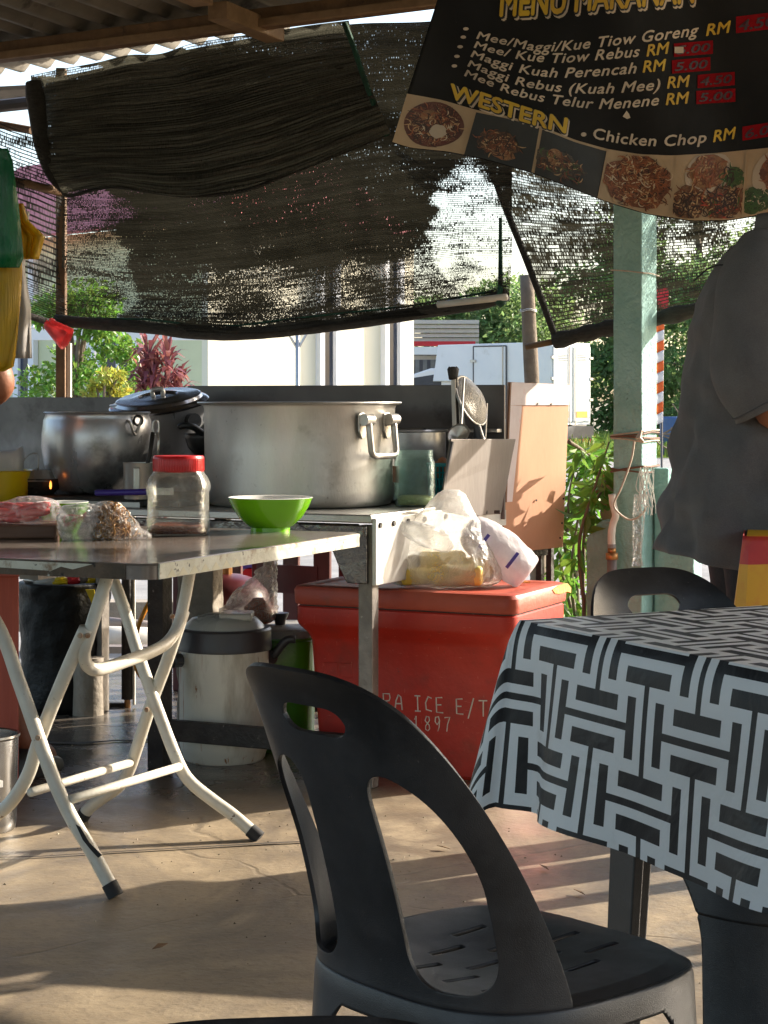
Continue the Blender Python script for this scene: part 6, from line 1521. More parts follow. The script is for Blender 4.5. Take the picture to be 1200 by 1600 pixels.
# second table at the right edge under an orange and red cloth
ot = thing('covered_table', 'plain table under the red and yellow cloth at the right edge', 'table', V(1.25, 4.35, 0))
oc = V(.835, 4.42, 0); oa, ob_ = V(.98, -.2, 0), V(.2, .98, 0)
MB().box(oc+oa*.4+ob_*.35+z3*.76, (.78, .68, .03), (oa, ob_, z3)).build('table_top', M['woodlight'], ot)
for a in (.06, .72):
    for b in (.06, .62): MB().box(oc+oa*a+ob_*b+z3*.37, (.045, .045, .74), (oa, ob_, z3)).build('leg', M['wood'], ot)
k_ = N('red_yellow_print'); tcu = k_.n('TexCoord'); spx = k_.n('SeparateXYZ'); k_.l(tcu.outputs['UV'], spx.inputs[0])
band = k_.math('GREATER_THAN', k_.math('FLOORED_MODULO', spx.outputs[1], .17), .062)
band2 = k_.math('GREATER_THAN', k_.math('FLOORED_MODULO', spx.outputs[0], .26), .22)
cc_ = k_.mix(band, (.50, .03, .03), (.72, .36, .02)); nn = k_.noise(k_.coord('Object'), 30, 4)
cc_ = k_.mix(k_.math('MULTIPLY', k_.ramp(nn, .5, .7), .3), cc_, (.65, .15, .03))
bb_ = k_.n('BsdfPrincipled'); k_.l(cc_, bb_.inputs['Base Color']); bb_.inputs['Roughness'].default_value = .5; k_.l(bb_.outputs[0], k_.out.inputs[0])
rows = []; uvs = []
for j in range(24):
    t = j/23; row = []
    for i in range(90):
        s_ = i/89*1.46
        if s_ < .68: p = oc+ob_*(.68-s_); o = -oa
        else: p = oc+oa*(s_-.68); o = -ob_
        e = abs(s_-.68); 
        cf = math.exp(-(e/.05)**2)
        if cf > .02: o = (-oa*(.5+.5*math.tanh((.68-s_)/.02))-ob_*(.5+.5*math.tanh((s_-.68)/.02))).normalized()
        off = .008+t*(.012+.035*cf+.012*math.sin(s_*24))
        row.append(p+o*off+z3*(.787-t*.30*(1+.05*cf))); uvs.append((s_, t*.30))
    rows.append(row)
mb = MB().grid(rows); n0 = len(mb.v)
for a in (0, .78):
    for b in (0, .68): mb.v.append(oc+oa*a+ob_*b+z3*.787); uvs.append((a, .12))
mb.f.append((n0, n0+2, n0+3, n0+1))
oc_ = mb.build('tablecloth', k_.m, None, smooth=True, loc=oc+z3*.78, uvs=uvs, solid=.002, angle=40)
tag(oc_, 'red and yellow banded tablecloth corner at the right picture edge', 'tablecloth')

# ------------------------------------------------------------------ people
def person(name, label, base, face_ang, J, shirt, sleeves, legs, mats, hem=0.0):
    """J: local joints (forward, left, up); rings of clothing in the same frame"""
    fx, fy = V(math.cos(face_ang), math.sin(face_ang), 0), V(-math.sin(face_ang), math.cos(face_ang), 0)
    b = Vector(base)
    def W(p): return b+fx*p[0]+fy*p[1]+z3*p[2]
    root = thing(name, label, 'person', base)
    # body: one skinned surface
    vs = []; es = []; rad = []
    def chain(start, pts):
        prev = start
        for (p, r) in pts:
            vs.append(W(p)-b); rad.append(r)
            if prev is not None: es.append((prev, len(vs)-1))
            prev = len(vs)-1
        return prev
    pel = chain(None, [(J['pelvis'], (.13, .10))])
    ch_ = chain(pel, [(J['waist'], (.13, .10)), (J['chest'], (.15, .11))])
    nk = chain(ch_, [(J['neck'], (.058, .058)), (J['head_low'], (.068, .07)), (J['head_mid'], (.078, .092)), (J['head_top'], (.06, .07))])
    for sd_ in ('r', 'l'):
        if sd_+'_shoulder' in J:
            wr = chain(ch_, [(J[sd_+'_shoulder'], (.06, .06)), (J[sd_+'_elbow'], (.052, .052)), (J[sd_+'_wrist'], (.028, .030)), (J[sd_+'_palm'], (.034, .022))])
            pw_, pl_ = Vector(J[sd_+'_wrist']), Vector(J[sd_+'_palm']); d = (pl_-pw_).normalized(); s_ = d.cross(V(0, 0, 1)).normalized()
            if s_.length < .1: s_ = V(0, 1, 0)
            dn = d.cross(s_); dn = -dn if dn.z > 0 else dn
            for q, (off, L) in enumerate([(-.028, .068), (-.010, .078), (.010, .072), (.027, .056)]):
                a0 = pl_+s_*off+d*.022
                chain(wr, [(tuple(a0), (.0095, .0095)), (tuple(a0+d*L*.45+dn*.006), (.0085, .0085)), (tuple(a0+d*L*.75+dn*.022), (.008, .008)), (tuple(a0+d*L*.85+dn*.04), (.007, .007))])
            chain(wr, [(tuple(pl_-s_*.034-d*.012), (.011, .011)), (tuple(pl_-s_*.052+d*.015), (.0095, .0095)), (tuple(pl_-s_*.055+d*.038+dn*.01), (.008, .008))])
        chain(pel, [(J[sd_+'_hip'], (.085, .085)), (J[sd_+'_knee'], (.058, .058)), (J[sd_+'_calf'], (.052, .052)), (J[sd_+'_ankle'], (.036, .038)), (J[sd_+'_toe'], (.035, .025))])
    me = bpy.data.meshes.new('body'); me.from_pydata([tuple(v) for v in vs], es, [])
    o = bpy.data.objects.new('body', me); COL.objects.link(o); o.parent = root; me.materials.append(M['skin'])
    md = o.modifiers.new('skin', 'SKIN'); md.use_smooth_shade = True
    if len(me.skin_vertices) == 0: bpy.context.view_layer.objects.active = o
    sv = me.skin_vertices[0].data
    for i, r in enumerate(rad): sv[i].radius = r
    sv[0].use_root = True
    sb_ = o.modifiers.new('sub', 'SUBSURF'); sb_.levels = 2; sb_.render_levels = 2
    # face and hair
    hm = Vector(J['head_mid'])
    fc = lambda p: W(hm+Vector(p))
    MB().rings([[fc((.085+w_*math.cos(a)*.5, w_*math.sin(a), zz)) for a in [k*.785 for k in range(8)]] for zz, w_ in ((.03, .008), (.0, .013), (-.025, .018), (-.034, .010))]).build('nose', M['skin'], root, smooth=True)
    for s_ in (-1, 1):
        ey = MB().lathe([(.0, -.011), (.009, -.006), (.011, 0), (.009, .006), (.0, .011)], fc((.076, s_*.032, .022)), 12).build('eye', M['limein'], root, smooth=True)
        MB().lathe([(.0, -.005), (.005, 0), (.0, .005)], fc((.086, s_*.032, .022)), 8).build('pupil', M['rubber'], ey)
        MB().rings([[fc((-.005+w_*math.cos(a), s_*(.078+.008*k_), .0+w_*1.5*math.sin(a))) for a in [k*.785 for k in range(8)]] for k_, w_ in ((0, .014), (1, .018), (2, .014))]).build('ear', M['skin'], root, smooth=True)
    MB().tube([fc((.083, -.022, -.062)), fc((.090, 0, -.060)), fc((.083, .022, -.062))], [.003, .006, .003], 8).build('mouth', pm('lips', (.3, .09, .07), rough=.5) if 'lips' not in bpy.data.materials else bpy.data.materials['lips'], root, smooth=True)
    hr_ = []
    for j in range(9):
        t = j/8; r = []
        for k in range(28):
            a = 2*math.pi*k/28; back = (1-math.cos(a))/2
            zz = .135-(t**1.6)*(.10+.11*back); q = math.sqrt(max(0, 1-(1-t)**2))
            r.append(fc((.098*q*math.cos(a)-.006+.004*math.sin(k*5), .086*q*math.sin(a), zz+.02*0)))
        hr_.append(r)
    MB().rings(hr_, cap=False).build('hair', M['hair'], root, smooth=True, solid=.012)
    # shirt
    n = 72; rows = []
    st_ = shirt
    for i in range((len(st_)-1)*7+1):
        k = min(i//7, len(st_)-2); f = (i-k*7)/7; A_, B_ = st_[k], st_[k+1]
        z, cx, cy, hx, hy = [A_[q]+(B_[q]-A_[q])*f for q in range(5)]
        r = []
        for m_ in range(n):
            a = 2*math.pi*m_/n
            ca, sa = math.cos(a), math.sin(a)
            x = cx+hx*math.copysign(abs(ca)**.85, ca); y = cy+hy*math.copysign(abs(sa)**.85, sa)
            low = min(1, max(0, (1.46-z)/.5))
            fold = .010*low*math.sin(a*5+z*6+1.5*math.sin(z*9))+.009*low*math.sin(a*9-z*13)-.05*low*(abs(mnoise.noise(V(x*7+z*4, y*7, z*7)))-.2)-.022*low*(abs(mnoise.noise(V(x*15-z*9, y*15, z*13)))-.2)
            fold += .022*low*fbm((x*5, y*5, z*4), 1, 3, 2)
            zz = z
            if z < .80: zz = z+hem*math.cos(a*2)*(.80-z)/.1
            d = V(ca, sa, 0)
            r.append(W((x+d.x*fold, y+d.y*fold, zz)))
        rows.append(r)
    sh = MB().rings(rows, cap=False).build('shirt', mats[0], root, smooth=True, solid=.004)
    for nm, rings_ in sleeves:
        pts = catmull([Vector(r[0]) for r in rings_], len(rings_)*6); rs = catmull([Vector((r[1], 0, 0)) for r in rings_], len(rings_)*6)
        mbx = MB(); rows = []; prev = None
        for i, p in enumerate(pts):
            t = (pts[min(i+1, len(pts)-1)]-pts[max(0, i-1)]).normalized()
            nx = V(1, 0, 0)-t*t.x; nx.normalize(); ny = t.cross(nx)
            rad_ = rs[i].x
            rows.append([W(p+nx*(rad_*math.cos(a)*(1+.05*math.sin(3*a+i*.5)))+ny*(rad_*.92*math.sin(a)*(1+.05*math.cos(2*a+i*.4)))) for a in [k*2*math.pi/40 for k in range(40)]])
        mbx.rings(rows, cap=False).build(nm, mats[0], sh, smooth=True, solid=.004)
        # turned cuff stitching
        e = [rows[-3][k]*.5+rows[-2][k]*.5 for k in range(40)]; cen = sum(e, V(0, 0, 0))/40
        MB().tube([cen+(p-cen)*1.035 for p in e], .002, 4, closed=True).build('cuff_stitch', mats[2], sh)
    # collar band
    top = rows and shirt[0]
    cr = []
    for zz, g_ in ((-.035, .016), (-.01, .014), (.012, .010), (.004, .004), (-.02, .006)):
        cr.append([W((top[1]+(top[3]+g_)*math.cos(a), top[2]+(top[4]+g_)*math.sin(a), top[0]+zz-.03*max(0, math.cos(a)))) for a in [k*2*math.pi/32 for k in range(32)]])
    MB().rings(cr, cap=False).build('collar', mats[0], sh, smooth=True, solid=.003)
    # shoulder yoke seam and side seam
    # trousers, one leg each side, and shoes
    for nm, rings_ in legs:
        pts = catmull([Vector(r[0]) for r in rings_], len(rings_)*5); rs = catmull([Vector((r[1], 0, 0)) for r in rings_], len(rings_)*5)
        rows = [[W(p+V(rs[i].x*math.cos(a), rs[i].x*math.sin(a), 0)*(1+.03*math.sin(3*a+i))) for a in [k*2*math.pi/28 for k in range(28)]] for i, p in enumerate(pts)]
        MB().rings(rows, cap=False).build(nm, mats[1], root, smooth=True, solid=.004)
    for sd_ in ('r', 'l'):
        an, te = Vector(J[sd_+'_ankle']), Vector(J[sd_+'_toe']); d = (te-an); d.z = 0; d.normalize(); s_ = V(-d.y, d.x, 0)
        rows = []
        for (x, w_, h_) in ((-.075, .020, .05), (-.06, .034, .075), (-.02, .038, .085), (.05, .042, .075), (.11, .046, .05), (.16, .038, .035), (.185, .015, .022)):
            c = V(an.x, an.y, 0)+d*x
            rows.append([W(c+s_*w_*yy+z3*(zz*h_)) for yy, zz in ((-1, .0), (-1.05, .3), (-.85, .75), (-.4, 1), (.4, 1), (.85, .75), (1.05, .3), (1, 0))])
        MB().rings(rows).build('shoe', M['black'], root, smooth=True, angle=60)
    return root, W, sh
shirt1 = [(1.555, .075, 0, .064, .072), (1.525, .065, 0, .074, .085), (1.50, .055, 0, .092, .135), (1.47, .04, 0, .112, .19), (1.43, .03, 0, .135, .215), (1.35, .02, 0, .165, .225), (1.2, .015, 0, .185, .23), (1.05, .015, 0, .205, .235), (.90, .01, 0, .222, .24), (.80, .005, 0, .232, .245), (.705, .0, 0, .234, .247)]
J1 = dict(pelvis=(.0, 0, .93), waist=(.01, 0, 1.1), chest=(.03, 0, 1.34), neck=(.085, 0, 1.52), head_low=(.125, 0, 1.60), head_mid=(.145, 0, 1.68), head_top=(.14, 0, 1.77),
          r_shoulder=(.03, -.17, 1.41), r_elbow=(-.030, -.270, 1.058), r_wrist=(.23, -.22, 1.065), r_palm=(.31, -.20, 1.07),
          l_shoulder=(.03, .17, 1.41), l_elbow=(.02, .26, 1.10), l_wrist=(.26, .20, 1.08), l_palm=(.34, .17, 1.09),
          r_hip=(.0, -.09, .88), r_knee=(.02, -.11, .48), r_calf=(.0, -.11, .32), r_ankle=(-.02, -.12, .08), r_toe=(.15, -.13, .03),
          l_hip=(.0, .09, .88), l_knee=(.03, .11, .48), l_calf=(.01, .11, .32), l_ankle=(-.01, .12, .08), l_toe=(.16, .13, .03))
slv1 = [('sleeve', [((.0, -.150, 1.46), .075), ((-.03, -.215, 1.405), .090), ((-.055, -.245, 1.29), .098), ((-.052, -.26, 1.17), .101), ((-.012, -.264, 1.088), .100)]),
        ('sleeve', [((.02, .150, 1.46), .075), ((.01, .215, 1.40), .090), ((.005, .245, 1.29), .098), ((.01, .26, 1.18), .10), ((.01, .262, 1.09), .105)])]
leg1 = [('trouser_leg', [((-.01, -.085, .90), .105), ((.0, -.095, .75), .108), ((.01, -.11, .5), .095), ((-.01, -.115, .25), .085), ((-.015, -.12, .06), .085)]),
        ('trouser_leg', [((-.01, .085, .92), .135), ((.0, .095, .75), .118), ((.01, .11, .5), .095), ((-.01, .115, .25), .085), ((-.015, .12, .06), .085)])]
stitch = pm('grey_stitching', (.10, .10, .105), rough=.8)
p1, W1, sh1 = person('person', 'person in charcoal short-sleeved shirt and dark trousers seen from behind at the right', (.94, 4.84, 0), R(0), J1, shirt1, slv1, leg1, (M['shirt'], M['trouser'], stitch), hem=.02)
MB().tube(catmull([W1(p) for p in [(-.15, .05, 1.405), (-.128, -.06, 1.43), (-.10, -.13, 1.43), (-.06, -.185, 1.405)]], 16), .0022, 5).build('yoke_seam', M['trouser'], sh1)
MB().tube(catmull([W1(p) for p in [(.04, -.258, 1.0), (.04, -.262, .9), (.03, -.268, .80), (.03, -.270, .72)]], 16), .004, 5).build('side_seam', stitch, sh1)
shirt2 = [(1.53, .03, 0, .062, .07), (1.49, .02, 0, .09, .13), (1.45, .01, 0, .11, .18), (1.40, .0, 0, .12, .20), (1.2, .0, 0, .13, .195), (1.0, .0, 0, .14, .19), (.86, .0, 0, .145, .195)]
J2 = dict(pelvis=(.0, 0, .93), waist=(.0, 0, 1.1), chest=(.01, 0, 1.32), neck=(.04, 0, 1.50), head_low=(.07, 0, 1.57), head_mid=(.085, 0, 1.65), head_top=(.08, 0, 1.74),
          r_shoulder=(.02, -.17, 1.39), r_elbow=(.05, -.30, 1.13), r_wrist=(.20, -.02, 1.06), r_palm=(.26, .03, 1.05),
          l_shoulder=(.02, .17, 1.39), l_elbow=(.04, .24, 1.10), l_wrist=(.26, .16, 1.08), l_palm=(.34, .14, 1.09),
          r_hip=(.0, -.09, .88), r_knee=(.05, -.22, .48), r_calf=(.0, -.31, .32), r_ankle=(-.03, -.395, .09), r_toe=(.13, -.42, .03),
          l_hip=(.0, .09, .88), l_knee=(.05, .11, .48), l_calf=(.02, .11, .32), l_ankle=(.0, .12, .08), l_toe=(.17, .13, .03))
slv2 = [('sleeve', [((.02, -.14, 1.44), .07), ((.02, -.19, 1.38), .078), ((.035, -.235, 1.30), .074)]), ('sleeve', [((.02, .14, 1.44), .07), ((.02, .19, 1.38), .078), ((.03, .215, 1.28), .074)])]
leg2 = [('trouser_leg', [((.0, -.08, .92), .12), ((.02, -.13, .72), .105), ((.05, -.21, .5), .085), ((.01, -.27, .36), .075)]), ('trouser_leg', [((.0, .08, .92), .12), ((.02, .095, .72), .105), ((.04, .11, .5), .085), ((.03, .11, .3), .075)])]
person('person', 'person mostly outside the left edge, only a bare elbow and a foot showing', (-1.43, 5.72, 0), R(78), J2, shirt2, slv2, leg2, (M['trouser'], M['trouser'], stitch))

# ------------------------------------------------------------------ hanging carrier bags at the upper left
def film_bundle(name, label, stations, m, group, layers=4, parent=None, dd=.012):
    """a hanging sheaf of flat bags: several real layers, each slightly apart"""
    t = thing(name, label, 'carrier bags', P(*stations[0][:2], stations[0][3]), group)
    for L in range(layers):
        rows = []
        for (x0, y, x1, d) in [(s_[0], s_[1], s_[2], s_[3]) for s_ in catmull4(stations, 22)]:
            r = []
            for k in range(15):
                f = k/14; x = x0+(x1-x0)*f-L*2.5*f
                p = P(x, y, d+L*dd+.012*math.sin(f*9+L*2+y*.01)+.010*fbm((f*5, y*.02, L), 1, 3))
                r.append(p)
            rows.append(r)
        MB().grid(rows).build('bag_film', m, t, smooth=True, solid=.0025)
    return t
def catmull4(st_, n):
    out = []
    for i in range(n):
        t = i/(n-1)*(len(st_)-1); k = min(int(t), len(st_)-2); f = t-k
        out.append(tuple(st_[k][q]+(st_[k+1][q]-st_[k][q])*f for q in range(4)))
    return out
hg = 'hanging carrier bags'
film_bundle('green_bags', 'sheaf of green plastic carrier bags hanging at the upper left', [(-70, 232, 12, 4.55), (-70, 252, 20, 4.55), (-72, 330, 30, 4.55), (-72, 402, 37, 4.55), (-70, 418, 30, 4.56)], M['green_bag'], hg)
film_bundle('yellow_bags', 'long sheaf of yellow plastic carrier bags below the green ones', [(-70, 300, 22, 4.63), (-70, 360, 32, 4.63), (-70, 430, 35, 4.63), (-70, 520, 28, 4.62), (-70, 572, 22, 4.62), (-68, 580, 8, 4.62)], M['yellow_bag'], hg, 4)
film_bundle('yellow_bags', 'yellow bag corner folded out to the right of the green sheaf', [(10, 318, 36, 4.72), (14, 345, 44, 4.72), (24, 370, 70, 4.72), (30, 405, 60, 4.73)], M['yellow_bag'], hg, 2)
film_bundle('white_bags', 'frosted whitish carrier bags hanging behind the yellow sheaf', [(0, 330, 46, 4.78), (4, 420, 38, 4.78), (6, 480, 48, 4.78), (8, 560, 50, 4.78)], M['grey_bag'], hg, 3)

# ------------------------------------------------------------------ menu banner
bn_ = thing('menu_banner', 'sagging black printed menu banner with prices and a strip of food pictures', 'banner', P(930, 150, 5.25))
def bd_(px, py): return 5.25+.035*math.sin((px-600)*.0135+py*.004)+.018*math.sin(px*.031-py*.012)+.0002*(py-100)
def BP(px, py, lift=0): return P(px, py, bd_(px, py)-lift)
BOT = [(612, 223), (640, 232), (700, 238), (760, 250), (830, 270), (900, 297), (950, 317), (1010, 335), (1080, 346), (1140, 345), (1200, 334), (1290, 314)]
STP = [(635, 146), (690, 156), (745, 172), (800, 183), (850, 199), (900, 219), (950, 233), (1000, 241), (1050, 243), (1120, 239), (1200, 231), (1290, 220)]
def curve_y(C_, x):
    for i in range(len(C_)-1):
        if x <= C_[i+1][0]:
            f = (x-C_[i][0])/(C_[i+1][0]-C_[i][0]); return C_[i][1]+(C_[i+1][1]-C_[i][1])*f
    return C_[-1][1]
def sm_curve(C_, x, w_=14): return (curve_y(C_, x-w_)+curve_y(C_, x)*2+curve_y(C_, x+w_))/4
rows = []
for j in range(49):
    t = j/48; r = []
    for i in range(121):
        s_ = i/120; xb = 612+(1290-612)*s_; xt = 703+(1290-703)*s_; x_ = xb+(xt-xb)*t
        yb = sm_curve(BOT, xb); y = yb+(-62-yb)*t
        xq = x_
        r.append(BP(xq, y))
    rows.append(r)
vin = pm('black_vinyl_print', (.008, .0075, .007), (.013, .012, .011), rough=.55, scale=5, bump=.25, bscale=10, spots=[((.05, .045, .04), 60, .72, .76)], spec=.2)
MB().grid(rows).build('banner_cloth', vin, bn_, smooth=True, solid=.0025)
tanp = pm('printed_tan', (.50, .36, .22), (.42, .29, .17), rough=.5, scale=9)
def food(name, c1, c2, c3, sc_, st=(1, 1, 1)):
    k = N(name); v = k.coord('Object', st); vo = k.n('TexVoronoi', feature='F1'); 
    dn = k.n('TexNoise'); k.l(v, dn.inputs['Vector']); dn.inputs['Scale'].default_value = sc_*.35; dn.inputs['Detail'].default_value = 5
    av = k.n('Mix', data_type='VECTOR'); av.inputs[0].default_value = .06; k.l(v, av.inputs[4]); k.l(dn.outputs['Color'], av.inputs[5])
    wv = k.n('TexWave', wave_type='RINGS'); k.l(av.outputs[1], wv.inputs['Vector']); wv.inputs['Scale'].default_value = sc_*1.1; wv.inputs['Distortion'].default_value = 22; wv.inputs['Detail'].default_value = 4
    n_ = k.noise(v, sc_*.7, 6, .75, 1.5)
    col = k.mix(k.ramp(n_, .35, .65), c1, c2); col = k.mix(k.math('MULTIPLY', k.math('MULTIPLY', k.ramp(wv.outputs['Fac'], .55, .95), k.ramp(n_, .40, .62)), .9), col, c3); col = k.mix(k.math('MULTIPLY', k.ramp(k.noise(v, sc_*.45, 4, .6), .48, .62), .75), col, c2)
    b = k.n('BsdfPrincipled'); k.l(col, b.inputs['Base Color']); b.inputs['Roughness'].default_value = .45; k.l(b.outputs[0], k.out.inputs[0]); return k.m
fd = [food('curry_print', (.16, .03, .012), (.07, .012, .006), (.42, .25, .12), 60), food('chop_print', (.16, .07, .025), (.05, .02, .01), (.34, .19, .08), 70), food('salad_print', (.07, .05, .03), (.025, .02, .014), (.25, .17, .09), 60, (1, 1, 2)), food('noodle_print', (.30, .10, .04), (.10, .025, .015), (.55, .30, .16), 70), food('soup_print', (.38, .16, .06), (.16, .08, .03), (.55, .32, .16), 40), food('rice_print', (.26, .09, .03), (.06, .03, .015), (.6, .4, .22), 80), food('greens_print', (.05, .09, .02), (.02, .03, .01), (.25, .3, .08), 60)]
darkp = pm('printed_dark_table', (.022, .02, .014), (.012, .011, .009), rough=.45)
CELLS = [((636, 148), (742, 172), (722, 241), (613, 222)), ((742, 172), (845, 199), (832, 270), (722, 241)), ((845, 199), (950, 234), (935, 311), (832, 270)), ((950, 234), (1058, 243), (1048, 342), (935, 311)), ((1058, 243), (1167, 236), (1160, 341), (1048, 342)), ((1167, 236), (1286, 222), (1284, 315), (1160, 341))]
def cellp(k, a, b, lift):
    TL_, TR_, BR_, BL_ = CELLS[k]
    xt = TL_[0]+(TR_[0]-TL_[0])*a; xb = BL_[0]+(BR_[0]-BL_[0])*a
    yt = sm_curve(STP, xt, 6); yb = sm_curve(BOT, xb, 6)-1.5
    return BP(xt+(xb-xt)*b, yt+(yb-yt)*b, lift)
def patch(name, k, a0, a1, b0, b1, m, lift):
    return MB().grid([[cellp(k, a0+(a1-a0)*i/12, b0+(b1-b0)*j/8, lift) for i in range(13)] for j in range(9)]).build(name, m, bn_)
def disc(name, k, ca, cb, ra, rb, m, lift, n=28, wob=0.0, par=None):
    mb = MB(); vs = [cellp(k, ca, cb, lift)]; fs = []
    for q in (.5, 1):
        for i in range(n):
            a = 2*math.pi*i/n; w_ = 1+wob*math.sin(a*5+k)+wob*.7*math.sin(a*9)
            vs.append(cellp(k, min(.99, max(.01, ca+ra*q*w_*math.cos(a))), min(.98, max(.02, cb+rb*q*w_*math.sin(a))), lift))
    for i in range(n):
        j = (i+1) % n; fs.append((0, 1+i, 1+j)); fs.append((1+i, 1+n+i, 1+n+j, 1+j))
    return mb.add(vs, fs).build(name, m, bn_)
white_ = pm('printed_white', (.55, .44, .33), (.5, .4, .3), rough=.5)
for k in range(6):
    patch('picture', k, 0, 1, 0, 1, tanp, .003)
    if k in (1, 2): patch('picture_dark', k, .03, .985, .05, 1, darkp, .004)
def ribbons(name, k, ca, cb, ra, rb, n, m, ln=.12, wd=.012, lift=.0066, curl=5.0):
    mb = MB()
    for q in range(n):
        rr = math.sqrt(rng.random()); th = rng.uniform(0, 6.28); a = ca+ra*rr*math.cos(th); b = cb+rb*rr*math.sin(th)
        d = rng.uniform(0, 6.28); cv = rng.uniform(-curl, curl); L = ln*rng.uniform(.5, 1.2); row = []
        for i in range(6):
            w_ = wd*(1-abs(i-2.5)/3.2); nx, ny = -math.sin(d), math.cos(d)
            a_ = min(.98, max(.02, a)); b_ = min(.97, max(.03, b))
            row.append([cellp(k, min(.99, max(.01, a_+nx*w_)), min(.98, max(.02, b_+ny*w_*1.1)), lift+q*6e-6), cellp(k, min(.99, max(.01, a_-nx*w_)), min(.98, max(.02, b_-ny*w_*1.1)), lift+q*6e-6)])
            a += math.cos(d)*L/5; b += math.sin(d)*L/5*1.1; d += cv*L
        mb.grid(row)
    return stuff(mb.build(name, m, bn_))
rp = [pm('print_'+n_, c, rough=.45) for n_, c in (('brown', (.20, .06, .02)), ('rust', (.36, .11, .04)), ('straw', (.58, .36, .18)), ('char', (.05, .022, .012)), ('pale', (.66, .50, .34)), ('leafgreen', (.06, .13, .03)), ('chilli', (.50, .06, .03)))]
for k_, ca, cb, ra, rb, sets in ((0, .5, .5, .36, .36, ((3, 60), (1, 50), (2, 34), (4, 10))), (1, .46, .62, .28, .22, ((3, 50), (1, 40), (2, 25), (0, 40))), (2, .4, .66, .36, .22, ((3, 40), (0, 40), (2, 18), (5, 14))),
        (3, .48, .50, .43, .43, ((3, 110), (0, 120), (1, 110), (2, 70), (4, 26))), (4, .47, .27, .24, .22, ((0, 40), (1, 30), (2, 18))), (4, .22, .74, .22, .22, ((3, 50), (0, 40), (2, 25))), (4, .72, .74, .26, .22, ((3, 60), (0, 40), (2, 34), (6, 14), (5, 8))),
        (4, .84, .38, .11, .12, ((5, 30), (3, 10))), (5, .48, .38, .28, .28, ((0, 40), (1, 40), (2, 20))), (5, .16, .78, .18, .18, ((5, 40), (4, 8)))):
    for mi, n_ in sets: ribbons('printed_noodles', k_, ca, cb, ra, rb, n_, rp[mi], ln=.16, wd=.011, lift=.0066+.0012*rng.random())
disc('curry_bowl', 0, .5, .5, .43, .45, pm('bowl_rim_print', (.12, .03, .012), rough=.4), .0045); disc('curry', 0, .5, .5, .40, .42, fd[0], .0052, wob=.02); disc('boiled_egg', 0, .58, .62, .12, .14, white_, .0085, wob=.05)
disc('onion', 0, .38, .35, .10, .12, fd[4], .006)
disc('fried_chop', 1, .45, .60, .30, .26, fd[1], .0052, wob=.06); disc('sliced_chop', 1, .55, .80, .17, .12, fd[4], .0058, wob=.05)
disc('salad', 2, .35, .62, .36, .26, fd[2], .0052, wob=.08); disc('fish', 2, .28, .52, .12, .18, fd[4], .0058)
disc('fried_noodles', 3, .48, .50, .47, .46, fd[3], .0052, wob=.05)
disc('soup_bowl', 4, .48, .32, .34, .36, white_, .0048); disc('soup', 4, .47, .27, .27, .26, fd[4], .0055, wob=.03); disc('green_dip', 4, .84, .38, .13, .15, fd[6], .006, wob=.04)
disc('fried_rice', 4, .22, .74, .24, .26, fd[5], .0051, wob=.06); disc('mixed_rice', 4, .72, .74, .28, .24, fd[5], .0053, wob=.06); disc('red_chilli', 4, .60, .62, .10, .05, M['flagred'] if False else fd[3], .006)
disc('soup_bowl', 5, .45, .42, .36, .40, white_, .0048); disc('soup', 5, .48, .38, .30, .30, fd[3], .0055, wob=.03); disc('lettuce', 5, .16, .78, .2, .2, fd[6], .0058, wob=.12)
for k in range(1, 6):
    MB().grid([[cellp(k, -.012+q*.024, b/8, .0062) for q in range(2)] for b in range(9)]).build('picture_divider', tanp, bn_)

def text_mesh(s_, bold=0.0, shear=0.0, spacing=1.0):
    cu = bpy.data.curves.new('lettering', 'FONT'); cu.body = s_; cu.offset = bold; cu.shear = shear; cu.space_character = spacing; cu.resolution_u = 3
    o = bpy.data.objects.new('lettering', cu); COL.objects.link(o); bpy.context.view_layer.update()
    me = bpy.data.meshes.new_from_object(o.evaluated_get(bpy.context.evaluated_depsgraph_get()))
    vs = [tuple(v.co[:2]) for v in me.vertices]; fs = [tuple(p.vertices) for p in me.polygons]
    bpy.data.objects.remove(o); bpy.data.meshes.remove(me); bpy.data.curves.remove(cu)
    return vs, fs
def poly_at(base, f):
    L = [0]; 
    for a, b in zip(base, base[1:]): L.append(L[-1]+math.hypot(b[0]-a[0], b[1]-a[1]))
    d = f*L[-1]
    for i in range(len(base)-1):
        if d <= L[i+1] or i == len(base)-2:
            q = (d-L[i])/(L[i+1]-L[i]); return base[i][0]+(base[i+1][0]-base[i][0])*q, base[i][1]+(base[i+1][1]-base[i][1])*q
def smooth_base(base): return [tuple(p[:2]) for p in catmull([Vector((x, y, 0)) for x, y in base], 40)]
